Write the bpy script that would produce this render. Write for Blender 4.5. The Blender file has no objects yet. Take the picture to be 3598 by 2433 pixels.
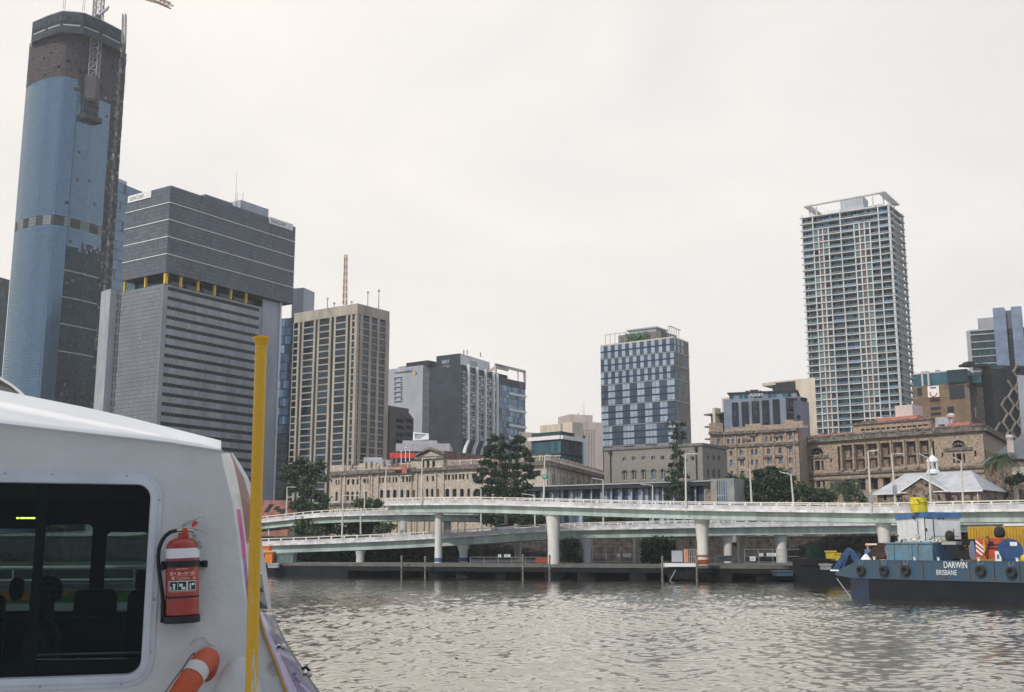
import bpy, math, random
import numpy as np
from mathutils import Vector, Matrix
random.seed(7)
S = bpy.context.scene
COL = S.collection
R = math.radians

# ---------------- camera, sky, sun, exposure ----------------
FPX, CX, CY, PITCH, CZ = 3900.0, 1799.0, 1216.5, R(10.27), 5.0
cam = bpy.data.cameras.new('camera'); camo = bpy.data.objects.new('camera', cam); COL.objects.link(camo)
camo.location = (0, 0, CZ); camo.rotation_euler = (R(90)+PITCH, 0, 0)
cam.sensor_width = 36; cam.lens = 36*FPX/3598; cam.clip_start = .1; cam.clip_end = 9000
S.camera = camo
SUN_DIR = Vector((-math.cos(R(37))*.64, -math.cos(R(37))*.77, math.sin(R(37)))).normalized()
w = bpy.data.worlds.new('World'); S.world = w; w.use_nodes = True
nt = w.node_tree; nt.nodes.clear(); N = nt.nodes.new; L = nt.links.new
out = N('ShaderNodeOutputWorld'); bg = N('ShaderNodeBackground'); bg.inputs[1].default_value = .1
sky = N('ShaderNodeTexSky'); sky.sky_type = 'NISHITA'; sky.sun_disc = False; sky.dust_density = 3
sky.sun_elevation = math.asin(SUN_DIR.z); sky.sun_rotation = math.atan2(SUN_DIR.x, SUN_DIR.y)
tc = N('ShaderNodeTexCoord')
mp = N('ShaderNodeMapping'); mp.inputs['Scale'].default_value = (1, 1, 2.2); mp.inputs['Rotation'].default_value = (0, R(-18), 0)
L(tc.outputs['Generated'], mp.inputs[0])
nz = N('ShaderNodeTexNoise'); nz.inputs['Scale'].default_value = 2.6; nz.inputs['Detail'].default_value = 7; nz.inputs['Roughness'].default_value = .55; nz.inputs['Distortion'].default_value = .5
L(mp.outputs[0], nz.inputs[0])
cr = N('ShaderNodeValToRGB'); e = cr.color_ramp.elements
e[0].position = .3; e[0].color = (7.1, 6.75, 6.5, 1); e[1].position = .7; e[1].color = (8.35, 7.85, 7.25, 1)
L(nz.outputs['Fac'], cr.inputs[0])
# thinner cloud towards the upper right lets more blue through
sp = N('ShaderNodeSeparateXYZ'); L(tc.outputs['Generated'], sp.inputs[0])
m1 = N('ShaderNodeMath'); m1.operation = 'MULTIPLY_ADD'; m1.inputs[1].default_value = .9; L(sp.outputs['X'], m1.inputs[0]); L(sp.outputs['Z'], m1.inputs[2])
mr = N('ShaderNodeMapRange'); mr.inputs['From Min'].default_value = .25; mr.inputs['From Max'].default_value = 1.1; mr.inputs['To Min'].default_value = .97; mr.inputs['To Max'].default_value = .74
L(m1.outputs[0], mr.inputs[0])
mx = N('ShaderNodeMix'); mx.data_type = 'RGBA'; L(mr.outputs[0], mx.inputs[0]); L(sky.outputs[0], mx.inputs[6]); L(cr.outputs[0], mx.inputs[7])
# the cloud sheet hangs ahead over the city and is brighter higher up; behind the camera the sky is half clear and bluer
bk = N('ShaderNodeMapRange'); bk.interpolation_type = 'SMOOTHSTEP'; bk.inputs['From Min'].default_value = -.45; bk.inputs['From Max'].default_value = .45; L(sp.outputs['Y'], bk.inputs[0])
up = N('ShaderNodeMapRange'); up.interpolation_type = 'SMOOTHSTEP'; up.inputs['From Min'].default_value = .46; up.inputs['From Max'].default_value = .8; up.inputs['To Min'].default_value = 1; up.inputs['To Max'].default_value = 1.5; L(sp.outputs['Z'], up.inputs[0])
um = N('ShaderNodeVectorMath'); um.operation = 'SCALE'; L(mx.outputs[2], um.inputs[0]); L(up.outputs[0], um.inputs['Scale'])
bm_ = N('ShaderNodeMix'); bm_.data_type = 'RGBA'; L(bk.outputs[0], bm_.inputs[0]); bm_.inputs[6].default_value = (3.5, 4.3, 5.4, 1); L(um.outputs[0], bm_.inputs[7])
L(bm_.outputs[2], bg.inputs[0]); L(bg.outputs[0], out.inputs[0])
sl = bpy.data.lights.new('sun', 'SUN'); sl.energy = 2.0; sl.angle = R(2); sl.color = (1, .94, .85)
so = bpy.data.objects.new('sun', sl); COL.objects.link(so); so.rotation_euler = (-SUN_DIR).to_track_quat('-Z', 'Y').to_euler()
S.view_settings.view_transform = 'Standard'; S.view_settings.look = 'None'; S.view_settings.exposure = .44; S.view_settings.gamma = 1
S.render.engine = 'CYCLES'
S.cycles.max_bounces = 8; S.cycles.transparent_max_bounces = 16

# ---------------- helpers ----------------
cP, sP = math.cos(PITCH), math.sin(PITCH)
def ray(u, v):
    x = (u-CX)/FPX; y = (CY-v)/FPX
    return Vector((x, cP-y*sP, sP+y*cP))
def atY(u, v, Y):
    r = ray(u, v); return Vector((0, 0, CZ))+r*(Y/r.y)
def atZ(u, v, z):
    r = ray(u, v); return Vector((0, 0, CZ))+r*((z-CZ)/r.z)
def Z(ox, oy, s): return lambda x, y: (ox+x/s, oy+y/s)
R1 = Z(0,0,1.965); R2 = Z(0,700,1.965); R3 = Z(380,600,1.747); R4 = Z(1000,860,1.872); RM = Z(1300,1200,3.145); RQ = Z(1850,1100,2.246)
RA = Z(2450,1250,2.858); RC = Z(2750,620,1.691); RR = Z(3050,1050,2.097); B1 = Z(900,1600,2.905); B2 = Z(1600,1600,2.905); B3 = Z(2300,1600,2.905)
RB = Z(2850,1680,3.107); RF = Z(0,1280,1.3635); RG = Z(500,1750,2.3015); W1 = Z(0,1780,3.743); RT = Z(1150,1560,4.648); RL = Z(2780,1440,3.32); RK = Z(80,0,4.1375)

class MB:
    def __init__(s): s.v = []; s.f = []; s.mi = []
    def poly(s, pts, mi=0):
        n = len(s.v); s.v += [tuple(p) for p in pts]; s.f.append(tuple(range(n, n+len(pts)))); s.mi.append(mi)
    def obox(s, o, a, b, c, mi=0):
        o, a, b, c = map(Vector, (o, a, b, c)); n = len(s.v)
        s.v += [tuple(p) for p in (o, o+a, o+a+b, o+b, o+c, o+a+c, o+a+b+c, o+b+c)]
        fs = ((0,3,2,1), (4,5,6,7), (0,1,5,4), (1,2,6,5), (2,3,7,6), (3,0,4,7))
        if a.cross(b).dot(c) < 0: fs = tuple(tuple(reversed(f)) for f in fs)
        for f in fs: s.f.append(tuple(n+i for i in f)); s.mi.append(mi)
    def box(s, x0, y0, z0, x1, y1, z1, mi=0): s.obox((x0,y0,z0), (x1-x0,0,0), (0,y1-y0,0), (0,0,z1-z0), mi)
    def prism(s, poly, z0, z1, mi=0, mt=None):
        n = len(s.v); k = len(poly)
        a = sum(poly[i][0]*poly[(i+1)%k][1]-poly[(i+1)%k][0]*poly[i][1] for i in range(k))
        if a < 0: poly = poly[::-1]
        s.v += [(p[0], p[1], z0) for p in poly]+[(p[0], p[1], z1) for p in poly]
        for i in range(k): j = (i+1) % k; s.f.append((n+i, n+j, n+k+j, n+k+i)); s.mi.append(mi)
        s.f.append(tuple(range(n+k, n+2*k))); s.mi.append(mi if mt is None else mt)
        s.f.append(tuple(range(n+k-1, n-1, -1))); s.mi.append(mi)
    def rings(s, rs, mi=0, closed=True, cap=True):
        n = len(s.v); k = len(rs[0])
        for r in rs: s.v += [tuple(p) for p in r]
        for a in range(len(rs)-1):
            for i in range(k if closed else k-1):
                j = (i+1) % k; s.f.append((n+a*k+i, n+a*k+j, n+(a+1)*k+j, n+(a+1)*k+i)); s.mi.append(mi)
        if cap and closed:
            s.f.append(tuple(range(n+k-1, n-1, -1))); s.mi.append(mi)
            q = n+(len(rs)-1)*k; s.f.append(tuple(range(q, q+k))); s.mi.append(mi)
    def path(s, pts, r, n=8, mi=0, cap=True):
        pts = [Vector(p) for p in pts]; rs = []; ref = None
        rr = r if isinstance(r, (list, tuple)) else [r]*len(pts)
        for i, p in enumerate(pts):
            t = (pts[min(i+1, len(pts)-1)]-pts[max(i-1, 0)]).normalized()
            if ref is None: ref = Vector((0,0,1)) if abs(t.z) < .9 else Vector((1,0,0))
            a = (ref-t*ref.dot(t)).normalized(); b = t.cross(a); ref = a
            rs.append([p+(a*math.cos(2*math.pi*q/n)+b*math.sin(2*math.pi*q/n))*rr[i] for q in range(n)])
        s.rings(rs, mi, True, cap)
    def tube(s, p0, p1, r0, r1=None, n=8, mi=0): s.path([p0, p1], [r0, r0 if r1 is None else r1], n, mi)
    def lathe(s, c, prof, n=16, mi=0, ax=None):
        c = Vector(c); M = Matrix.Identity(3) if ax is None else Vector(ax).to_track_quat('Z', 'Y').to_matrix()
        s.rings([[c+M@Vector((r*math.cos(2*math.pi*q/n), r*math.sin(2*math.pi*q/n), z)) for q in range(n)] for r, z in prof], mi)
    def build(s, name, mats, parent=None, smooth=False, bevel=0, origin=None, label=None):
        me = bpy.data.meshes.new(name)
        o = bpy.data.objects.new(name, me); COL.objects.link(o)
        off = Vector((0,0,0))
        if parent is not None: o.parent = parent; off = wloc(parent)
        elif origin is not None: off = Vector(origin); o.location = off
        V = np.array(s.v, dtype=np.float32).reshape(-1, 3)-np.array(off, dtype=np.float32)
        me.from_pydata(V.tolist(), [], s.f)
        for m in (mats if isinstance(mats, (list, tuple)) else [mats]): me.materials.append(m)
        me.polygons.foreach_set('material_index', s.mi)
        if smooth: me.polygons.foreach_set('use_smooth', [True]*len(s.f))
        me.update()
        if smooth == 'auto':
            mo = o.modifiers.new('e', 'EDGE_SPLIT'); mo.split_angle = R(35)
        if bevel:
            mo = o.modifiers.new('b', 'BEVEL'); mo.width = bevel; mo.segments = 2; mo.limit_method = 'ANGLE'
        if label: o['label'] = label
        return o
def catmull(P, n):
    o = []
    for i in range(len(P)-1):
        a, b, c, d = P[max(i-1,0)], P[i], P[i+1], P[min(i+2,len(P)-1)]
        for k in range(n): t = k/n; o.append(.5*((2*b)+(c-a)*t+(2*a-5*b+4*c-d)*t*t+(3*b-a-3*c+d)*t**3))
    return o+[P[-1]]
def split_build(s, name, mats, parent, **kw):
    par = list(range(len(s.v)))
    def fd(i):
        while par[i] != i: par[i] = par[par[i]]; i = par[i]
        return i
    for f in s.f:
        for q in f[1:]: par[fd(q)] = fd(f[0])
    gr = {}
    for f, mi in zip(s.f, s.mi): gr.setdefault(fd(f[0]), []).append((f, mi))
    for k, fs in gr.items():
        m = MB(); mp = {}
        for f, mi in fs:
            for q in f:
                if q not in mp: mp[q] = len(m.v); m.v.append(s.v[q])
            m.f.append(tuple(mp[q] for q in f)); m.mi.append(mi)
        m.build(name, mats, parent, **kw)
MB.split = split_build
def wloc(o):
    v = Vector(o.location); p = o.parent
    while p is not None: v = v+Vector(p.location); p = p.parent
    return v
def thing(name, label, cat, loc=(0,0,0), group=None):
    o = bpy.data.objects.new(name, None); COL.objects.link(o); o.location = loc; o.empty_display_size = .2
    return tag(o, label, cat, group)
def tag(o, label, cat, group=None):
    o['label'] = label; o['category'] = cat
    if group: o['group'] = group
    return o
def kind(o, k, label=None):
    o['kind'] = k
    if label: o['label'] = label
    return o
def slab(m, outer, holes, fn, o0, o1, mi=0, ms=None):
    """planar outline with holes, in (s,z); fn(s,z,off)->point; thickness o0..o1 (o1 is the outer face)"""
    import bmesh
    bm = bmesh.new(); loops = [outer]+list(holes)
    for lp in loops:
        vs = [bm.verts.new((p[0], p[1], 0)) for p in lp]
        for i in range(len(vs)): bm.edges.new((vs[i], vs[(i+1) % len(vs)]))
    bmesh.ops.triangle_fill(bm, use_beauty=True, use_dissolve=False, edges=bm.edges[:])
    bm.verts.index_update()
    for f in bm.faces:
        ps = [(v.co.x, v.co.y) for v in f.verts]
        m.poly([fn(a, b, o1) for a, b in ps], mi); m.poly([fn(a, b, o0) for a, b in ps[::-1]], mi)
    bm.free()
    for lp in loops:
        for i in range(len(lp)):
            a, b = lp[i], lp[(i+1) % len(lp)]
            m.poly([fn(*a, o0), fn(*b, o0), fn(*b, o1), fn(*a, o1)], mi if ms is None else ms)
def rr(s0, s1, z0, z1, r, n=8):
    p = []
    for cx, cz, a0 in ((s1-r, z1-r, 0), (s0+r, z1-r, 90), (s0+r, z0+r, 180), (s1-r, z0+r, 270)):
        for i in range(n+1): a = R(a0+90*i/n); p.append((cx+r*math.cos(a), cz+r*math.sin(a)))
    return p

# ---------------- materials ----------------
def mat(name, col, rough=.7, var=.12, scale=.6, metal=0, bump=0, streak=0, spec=.4, bscale=None, col2=None, island=0, coat=0):
    m = bpy.data.materials.new(name); m.use_nodes = True; nt = m.node_tree; b = nt.nodes['Principled BSDF']; N = nt.nodes.new; L = nt.links.new
    b.inputs['Roughness'].default_value = rough; b.inputs['Metallic'].default_value = metal; b.inputs['Specular IOR Level'].default_value = spec
    if coat: b.inputs['Coat Weight'].default_value = coat; b.inputs['Coat Roughness'].default_value = .06
    tc = N('ShaderNodeTexCoord'); mp = N('ShaderNodeMapping'); L(tc.outputs['Object'], mp.inputs[0])
    nz = N('ShaderNodeTexNoise'); nz.inputs['Scale'].default_value = scale; nz.inputs['Detail'].default_value = 6; nz.inputs['Roughness'].default_value = .65; L(mp.outputs[0], nz.inputs[0])
    if streak: mp.inputs['Scale'].default_value = (1, 1, streak)
    mx = N('ShaderNodeMix'); mx.data_type = 'RGBA'
    c2 = col2 or tuple(max(0, c*(1-2.2*var)) for c in col); c1 = col if col2 else tuple(min(1, c*(1+var)) for c in col)
    mx.inputs[6].default_value = (*c2, 1); mx.inputs[7].default_value = (*c1, 1)
    mr = N('ShaderNodeMapRange'); mr.inputs['From Min'].default_value = .3; mr.inputs['From Max'].default_value = .66; L(nz.outputs['Fac'], mr.inputs[0])
    fac = mr.outputs[0]
    if island:
        g = N('ShaderNodeNewGeometry'); oi = N('ShaderNodeObjectInfo'); ad = N('ShaderNodeMath'); ad.operation = 'ADD'; L(g.outputs['Random Per Island'], ad.inputs[0]); L(oi.outputs['Random'], ad.inputs[1])
        fr = N('ShaderNodeMath'); fr.operation = 'FRACT'; L(ad.outputs[0], fr.inputs[0])
        mm = N('ShaderNodeMix'); mm.data_type = 'FLOAT'; mm.inputs[0].default_value = island; L(fac, mm.inputs[2]); L(fr.outputs[0], mm.inputs[3]); fac = mm.outputs[0]
    L(fac, mx.inputs[0]); L(mx.outputs[2], b.inputs['Base Color'])
    if bump:
        n2 = N('ShaderNodeTexNoise'); n2.inputs['Scale'].default_value = bscale or scale*6; n2.inputs['Detail'].default_value = 5; L(tc.outputs['Object'], n2.inputs[0])
        bp = N('ShaderNodeBump'); bp.inputs['Strength'].default_value = min(1, bump); bp.inputs['Distance'].default_value = .05 if bump <= 1 else .05*bump; L(n2.outputs['Fac'], bp.inputs['Height']); L(bp.outputs[0], b.inputs['Normal'])
    return m
def gls(name, col, rough=.06, var=.5, metal=.25, spec=.8, island=.8): return mat(name, col, rough, var, .15, metal=metal, spec=spec, island=island)
M = {}
def dm(k, *a, **kw): M[k] = mat(k, *a, **kw); return M[k]
dm('rail', (.8,.75,.66), .6, .06, 1.2); dm('lamp', (.6,.57,.51), .5, .08, 1); dm('parapet', (.6,.585,.6), .85, .18, .6, streak=.2); dm('slabedge', (.78,.74,.69), .8, .2, .8, streak=.2)
dm('girder', (.45,.53,.48), .75, .2, .35, streak=.15); dm('soffit', (.2,.24,.22), .85, .1); dm('asphalt', (.06,.06,.06), .9, .15, .8)
dm('pier', (.66,.63,.59), .85, .12, .5, streak=.3, bump=.2); dm('pierblue', (.06,.16,.3), .6, .15); dm('pierred', (.35,.09,.05), .6, .15)
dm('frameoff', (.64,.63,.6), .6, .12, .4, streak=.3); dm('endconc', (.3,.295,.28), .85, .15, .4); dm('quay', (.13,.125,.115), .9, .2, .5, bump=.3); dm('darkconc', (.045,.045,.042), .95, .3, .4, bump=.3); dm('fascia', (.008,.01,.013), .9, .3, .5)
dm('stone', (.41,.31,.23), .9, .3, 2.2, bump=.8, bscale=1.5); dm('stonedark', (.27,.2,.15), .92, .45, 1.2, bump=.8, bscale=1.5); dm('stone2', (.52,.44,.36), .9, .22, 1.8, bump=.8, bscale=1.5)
dm('stonegrime', (.2,.17,.15), .95, .4, 1.2, bump=.8, bscale=1.5)
dm('library', (.27,.245,.215), .9, .14, 2.5, bump=.4, bscale=2); dm('libtrim', (.2,.19,.18), .9, .2)
dm('terracotta', (.5,.22,.16), .8, .25, .5); dm('redroof', (.55,.2,.14), .8, .2, .5); dm('awning', (.62,.06,.03), .6, .15)
dm('white', (.8,.8,.79), .5, .07, 1); dm('whitewall', (.72,.72,.73), .6, .1, .3); dm('palegrey', (.42,.43,.47), .7, .1, .2, streak=.3)
dm('cream', (.62,.54,.43), .8, .12, .4, streak=.3); dm('beigeconc', (.42,.37,.305), .85, .14, .3, streak=.3, bump=.3); dm('pinkbeige', (.62,.52,.47), .85, .1, .3, streak=.3)
dm('nextdark', (.047,.06,.08), .55, .2, .2); dm('dark', (.03,.033,.037), .6, .3, .5); dm('black', (.012,.012,.013), .5, .2, 3); dm('roofmetal', (.46,.47,.5), .45, .12, .6, metal=.2, streak=1)
dm('sunfacade', (.1,.115,.138), .35, .1, .12, spec=.6); dm('sunfacade2', (.19,.205,.22), .5, .1, .15, spec=.5); dm('sunstrip', (.36,.37,.395), .7, .15, .3, streak=.25); dm('yellow', (.75,.5,.04), .5, .1)
dm('bronze', (.075,.05,.035), .8, .4, .5); dm('mesh', (.11,.07,.062), .9, .35, .35, streak=.3, col2=(.05,.065,.08)); dm('formwork', (.035,.05,.065), .8, .35, .4); dm('concfloor', (.2,.18,.17), .9, .3, .8)
dm('abian', (.2,.24,.31), .6, .12, .2); dm('brownwall', (.2,.145,.095), .85, .2, .4, bump=.3); dm('tealwall', (.03,.11,.15), .5, .2, .2); dm('bluepanel', (.17,.22,.32), .4, .15, .3, spec=.6)
dm('trunk', (.16,.13,.1), .95, .3, 3, bump=.5); dm('metalgrey', (.45,.46,.46), .4, .1, 4, metal=.5); dm('steel', (.5,.48,.45), .25, .08, 8, metal=.9)
dm('craneyel', (.42,.3,.2), .7, .3, 1); dm('cranegrey', (.4,.38,.37), .7, .3, 1); dm('green', (.02,.28,.2), .5, .1); dm('orange', (.75,.22,.03), .6, .15, 1); dm('redorange', (.5,.08,.035), .5, .25, 3)
dm('bargeblue', (.026,.085,.15), .55, .3, 1.1, bump=.3, col2=(.07,.075,.08), streak=.35); dm('bargedark', (.006,.008,.013), .8, .4, .4, bump=.4); dm('bargerust', (.05,.025,.02), .9, .4, .6); dm('skip', (.1,.28,.42), .6, .2, 1.2, col2=(.15,.13,.1), bump=.3); dm('rubber', (.03,.03,.028), .85, .3, 4, bump=.5)
dm('bargeyel', (.58,.42,.03), .55, .15, .8); dm('yelbox', (.52,.3,.03), .6, .15, .8); dm('lightblue', (.07,.18,.38), .5, .15, 1); dm('rubbish', (.5,.47,.4), .9, .5, 3)
for k, c in (('g1', (.02,.04,.055)), ('g2', (.035,.065,.085)), ('gblue', (.09,.18,.29))): M[k] = gls(k, c)
M['gteal'] = gls('gteal', (.025,.11,.13), metal=.15); M['gcas'] = gls('gcas', (.1,.16,.18), var=.5); M['gold'] = gls('gold', (.02,.022,.026), var=.5, metal=0, rough=.15, spec=.5)
M['gsky'] = gls('gsky', (.2,.3,.42), metal=.35)
M['tw1'] = mat('tw1', (.15,.235,.32), .12, .04, .02, metal=.6, spec=.7, island=.3); M['tw2'] = mat('tw2', (.13,.212,.3), .14, .04, .02, metal=.6, spec=.7, island=.3); M['twd'] = mat('twd', (.012,.035,.045), .15, .35, .1, metal=.5, spec=.4, island=.6)
M['ck1'] = mat('ck1', (.42,.49,.58), .3, .12, .3, metal=.2, island=.6); M['ck2'] = mat('ck2', (.09,.12,.165), .2, .2, .3, metal=.2, island=.6); M['ckd'] = mat('ckd', (.03,.045,.065), .2, .3, .3, metal=.1, island=.6)

# ---------------- facades ----------------
class Face:
    """vertical facade from plan point a (left, seen from outside) to b (right)"""
    def __init__(s, a, b):
        s.o = Vector((a[0], a[1], 0)); d = Vector((b[0]-a[0], b[1]-a[1], 0)); s.w = d.length; s.u = d/s.w; s.n = Vector((s.u.y, -s.u.x, 0))
    def p(s, t, z, off=0): q = s.o+s.u*t+s.n*off; return Vector((q.x, q.y, z))
    def px(s, u, v, off=0):
        r = ray(u, v); c = Vector((0,0,CZ)); k = (s.o+s.n*off-c).dot(s.n)/r.dot(s.n); q = c+r*k; return (q-s.o).dot(s.u), q.z
    def rect(s, F, x0, y0, x1, y1, k='r'):
        """pixel rectangle (in zoom frame F) -> (t0,t1,z0,z1,k)"""
        a = s.px(*F(x0, (y0+y1)/2)); b = s.px(*F(x1, (y0+y1)/2)); c = s.px(*F((x0+x1)/2, y0)); d = s.px(*F((x0+x1)/2, y1))
        return (a[0], b[0], d[1], c[1], k)
    def bar(s, m, t0, t1, z0, z1, o0, o1, mi=0): m.obox(s.p(t0, z0, o0), s.u*(t1-t0), s.n*(o1-o0), Vector((0,0,z1-z0)), mi)
def gridwall(m, f, z0, z1, holes, mi=0, depth=.4, t0=0, t1=None, off=0):
    t1 = f.w if t1 is None else t1
    H = []
    for h in holes:
        a, b, c, d = max(h[0], t0+.05), min(h[1], t1-.05), max(h[2], z0+.05), min(h[3], z1-.05)
        if b-a > .1 and d-c > .1: H.append((a, b, c, d, h[4] if len(h) > 4 else 'r'))
    ts = sorted({round(x, 3) for h in H for x in h[:2]} | {round(t0, 3), round(t1, 3)}); zs = sorted({round(x, 3) for h in H for x in h[2:4]} | {round(z0, 3), round(z1, 3)})
    for j in range(len(zs)-1):
        zc = (zs[j]+zs[j+1])/2; row = [h for h in H if h[2] < zc < h[3]]; st = None
        for i in range(len(ts)-1):
            tcn = (ts[i]+ts[i+1])/2; inside = any(h[0] < tcn < h[1] for h in row)
            if not inside and st is None: st = ts[i]
            if (inside or i == len(ts)-2) and st is not None:
                en = ts[i] if inside else ts[i+1]
                if en > st: m.poly([f.p(st, zs[j], off), f.p(en, zs[j], off), f.p(en, zs[j+1], off), f.p(st, zs[j+1], off)], mi)
                st = None
    for a, b, c, d, k in H:
        P = lambda t, z, o: f.p(t, z, off-o)
        for q in (((a,c),(a,d)), ((b,d),(b,c)), ((b,c),(a,c)), ((a,d),(b,d))):
            m.poly([P(*q[0], 0), P(*q[1], 0), P(*q[1], depth), P(*q[0], depth)], mi)
        if k == 'a':
            r = (b-a)/2; cx = (a+b)/2; r2 = min(r, d-c); n = 6
            for sgn in (-1, 1):
                arc = [(cx+sgn*r*math.cos(R(90*i/n)), d-r2+r2*math.sin(R(90*i/n))) for i in range(n+1)]
                for i in range(n):
                    pts = [P(*arc[i], .01), P(*arc[i+1], .01), P(cx+sgn*r, d, .01)]
                    m.poly(pts if sgn > 0 else pts[::-1], mi)
    return H
class Win:
    """collects panes of one building, builds the 100 largest as parts and the rest as one"""
    cache = {}
    def __init__(s, root, mats, bars=1, name='window'): s.root = root; s.mats = mats; s.L = []; s.bars = bars; s.name = name
    def add(s, f, H, depth=.4, off=0):
        for h in H: s.L.append((f, h, depth-off))
    def geo(s, w, h, m, P):
        m.poly([P(0,0,0), P(w,0,0), P(w,h,0), P(0,h,0)], 0); t = min(.12, w*.08)
        for a, b, c, d in ((0,t,0,h), (w-t,w,0,h), (t,w-t,h-t,h), (t,w-t,0,t))+(((w/2-t/2, w/2+t/2, t, h-t),) if s.bars and w > .8 else ()):
            m.poly([P(a,c,.05), P(b,c,.05), P(b,d,.05), P(a,d,.05)], 1)
    def build(s, limit=100):
        s.L.sort(key=lambda q: -(q[1][1]-q[1][0])*(q[1][3]-q[1][2])/max(50, q[0].p(q[1][0], 0).length)**2)
        mb = MB()
        for i, (f, h, dp) in enumerate(s.L):
            w, hh = round((h[1]-h[0])*5)/5 or .2, round((h[3]-h[2])*5)/5 or .2
            w0, h0 = h[1]-h[0], h[3]-h[2]
            if i < limit and len(s.L) <= 400:
                key = (w, hh, s.bars, tuple(x.name for x in s.mats))
                if key not in Win.cache:
                    m = MB(); s.geo(w, hh, m, lambda a, b, o: Vector((a, -o, b))); o = m.build(s.name, s.mats); Win.cache[key] = o.data; COL.objects.unlink(o); bpy.data.objects.remove(o)
                o = bpy.data.objects.new(s.name, Win.cache[key]); COL.objects.link(o); o.parent = s.root
                o.location = f.p(h[0], h[2], -dp)-wloc(s.root); o.rotation_euler = (0, 0, math.atan2(f.u.y, f.u.x)); o.scale = (w0/w, 1, h0/hh)
            else: s.geo(w0, h0, mb, lambda a, b, o: f.p(h[0]+a, h[2]+b, -dp+o))
        if mb.f: kind(mb.build(s.name, s.mats, s.root), 'stuff')
def corner(tl, c, tr, Yc):
    """near corner c at depth Yc; the top outline is level, so the other two corners follow from its height"""
    C = atY(*c, Yc); return atZ(*tl, C.z), C, atZ(*tr, C.z), C.z
def curtain(m, f, z0, z1, nx, nz, pick, gx=.12, gz=.25, off=.03, t0=0, t1=None, jit=0):
    t1 = f.w if t1 is None else t1; dx = (t1-t0)/nx; dz = (z1-z0)/nz
    for j in range(nz):
        for i in range(nx):
            k = pick(i, j)
            if k is None: continue
            a = t0+i*dx+gx/2; b = a+dx-gx; c = z0+j*dz+gz/2; d = c+dz-gz
            q = [random.uniform(-jit, jit) for _ in range(3)] if jit else (0, 0, 0)
            m.poly([f.p(a, c, off+q[0]), f.p(b, c, off+q[1]), f.p(b, d, off+q[1]+q[2]-q[0]*0), f.p(a, d, off+q[0]+q[2])], k)
def rows(n, z0, z1, fr=.6): d = (z1-z0)/n; return [(z0+i*d+d*(1-fr)/2, z0+i*d+d*(1+fr)/2) for i in range(n)]
FONT_FIX = []
def text(s, f, t, z, off, w, h, m, parent, name='lettering'):
    cu = bpy.data.curves.new(name, 'FONT'); cu.body = s; cu.size = 1; cu.extrude = .01; o = bpy.data.objects.new(name, cu); COL.objects.link(o); cu.materials.append(m)
    o.parent = parent; o.rotation_euler = (R(90), 0, math.atan2(f.u.y, f.u.x)); o.location = f.p(t, z, off)-wloc(parent); FONT_FIX.append((o, w, h)); return o
def para(a, c, b): return [a, c, b, Vector((a.x+b.x-c.x, a.y+b.y-c.y, a.z))]
ZG = 5.9

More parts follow.
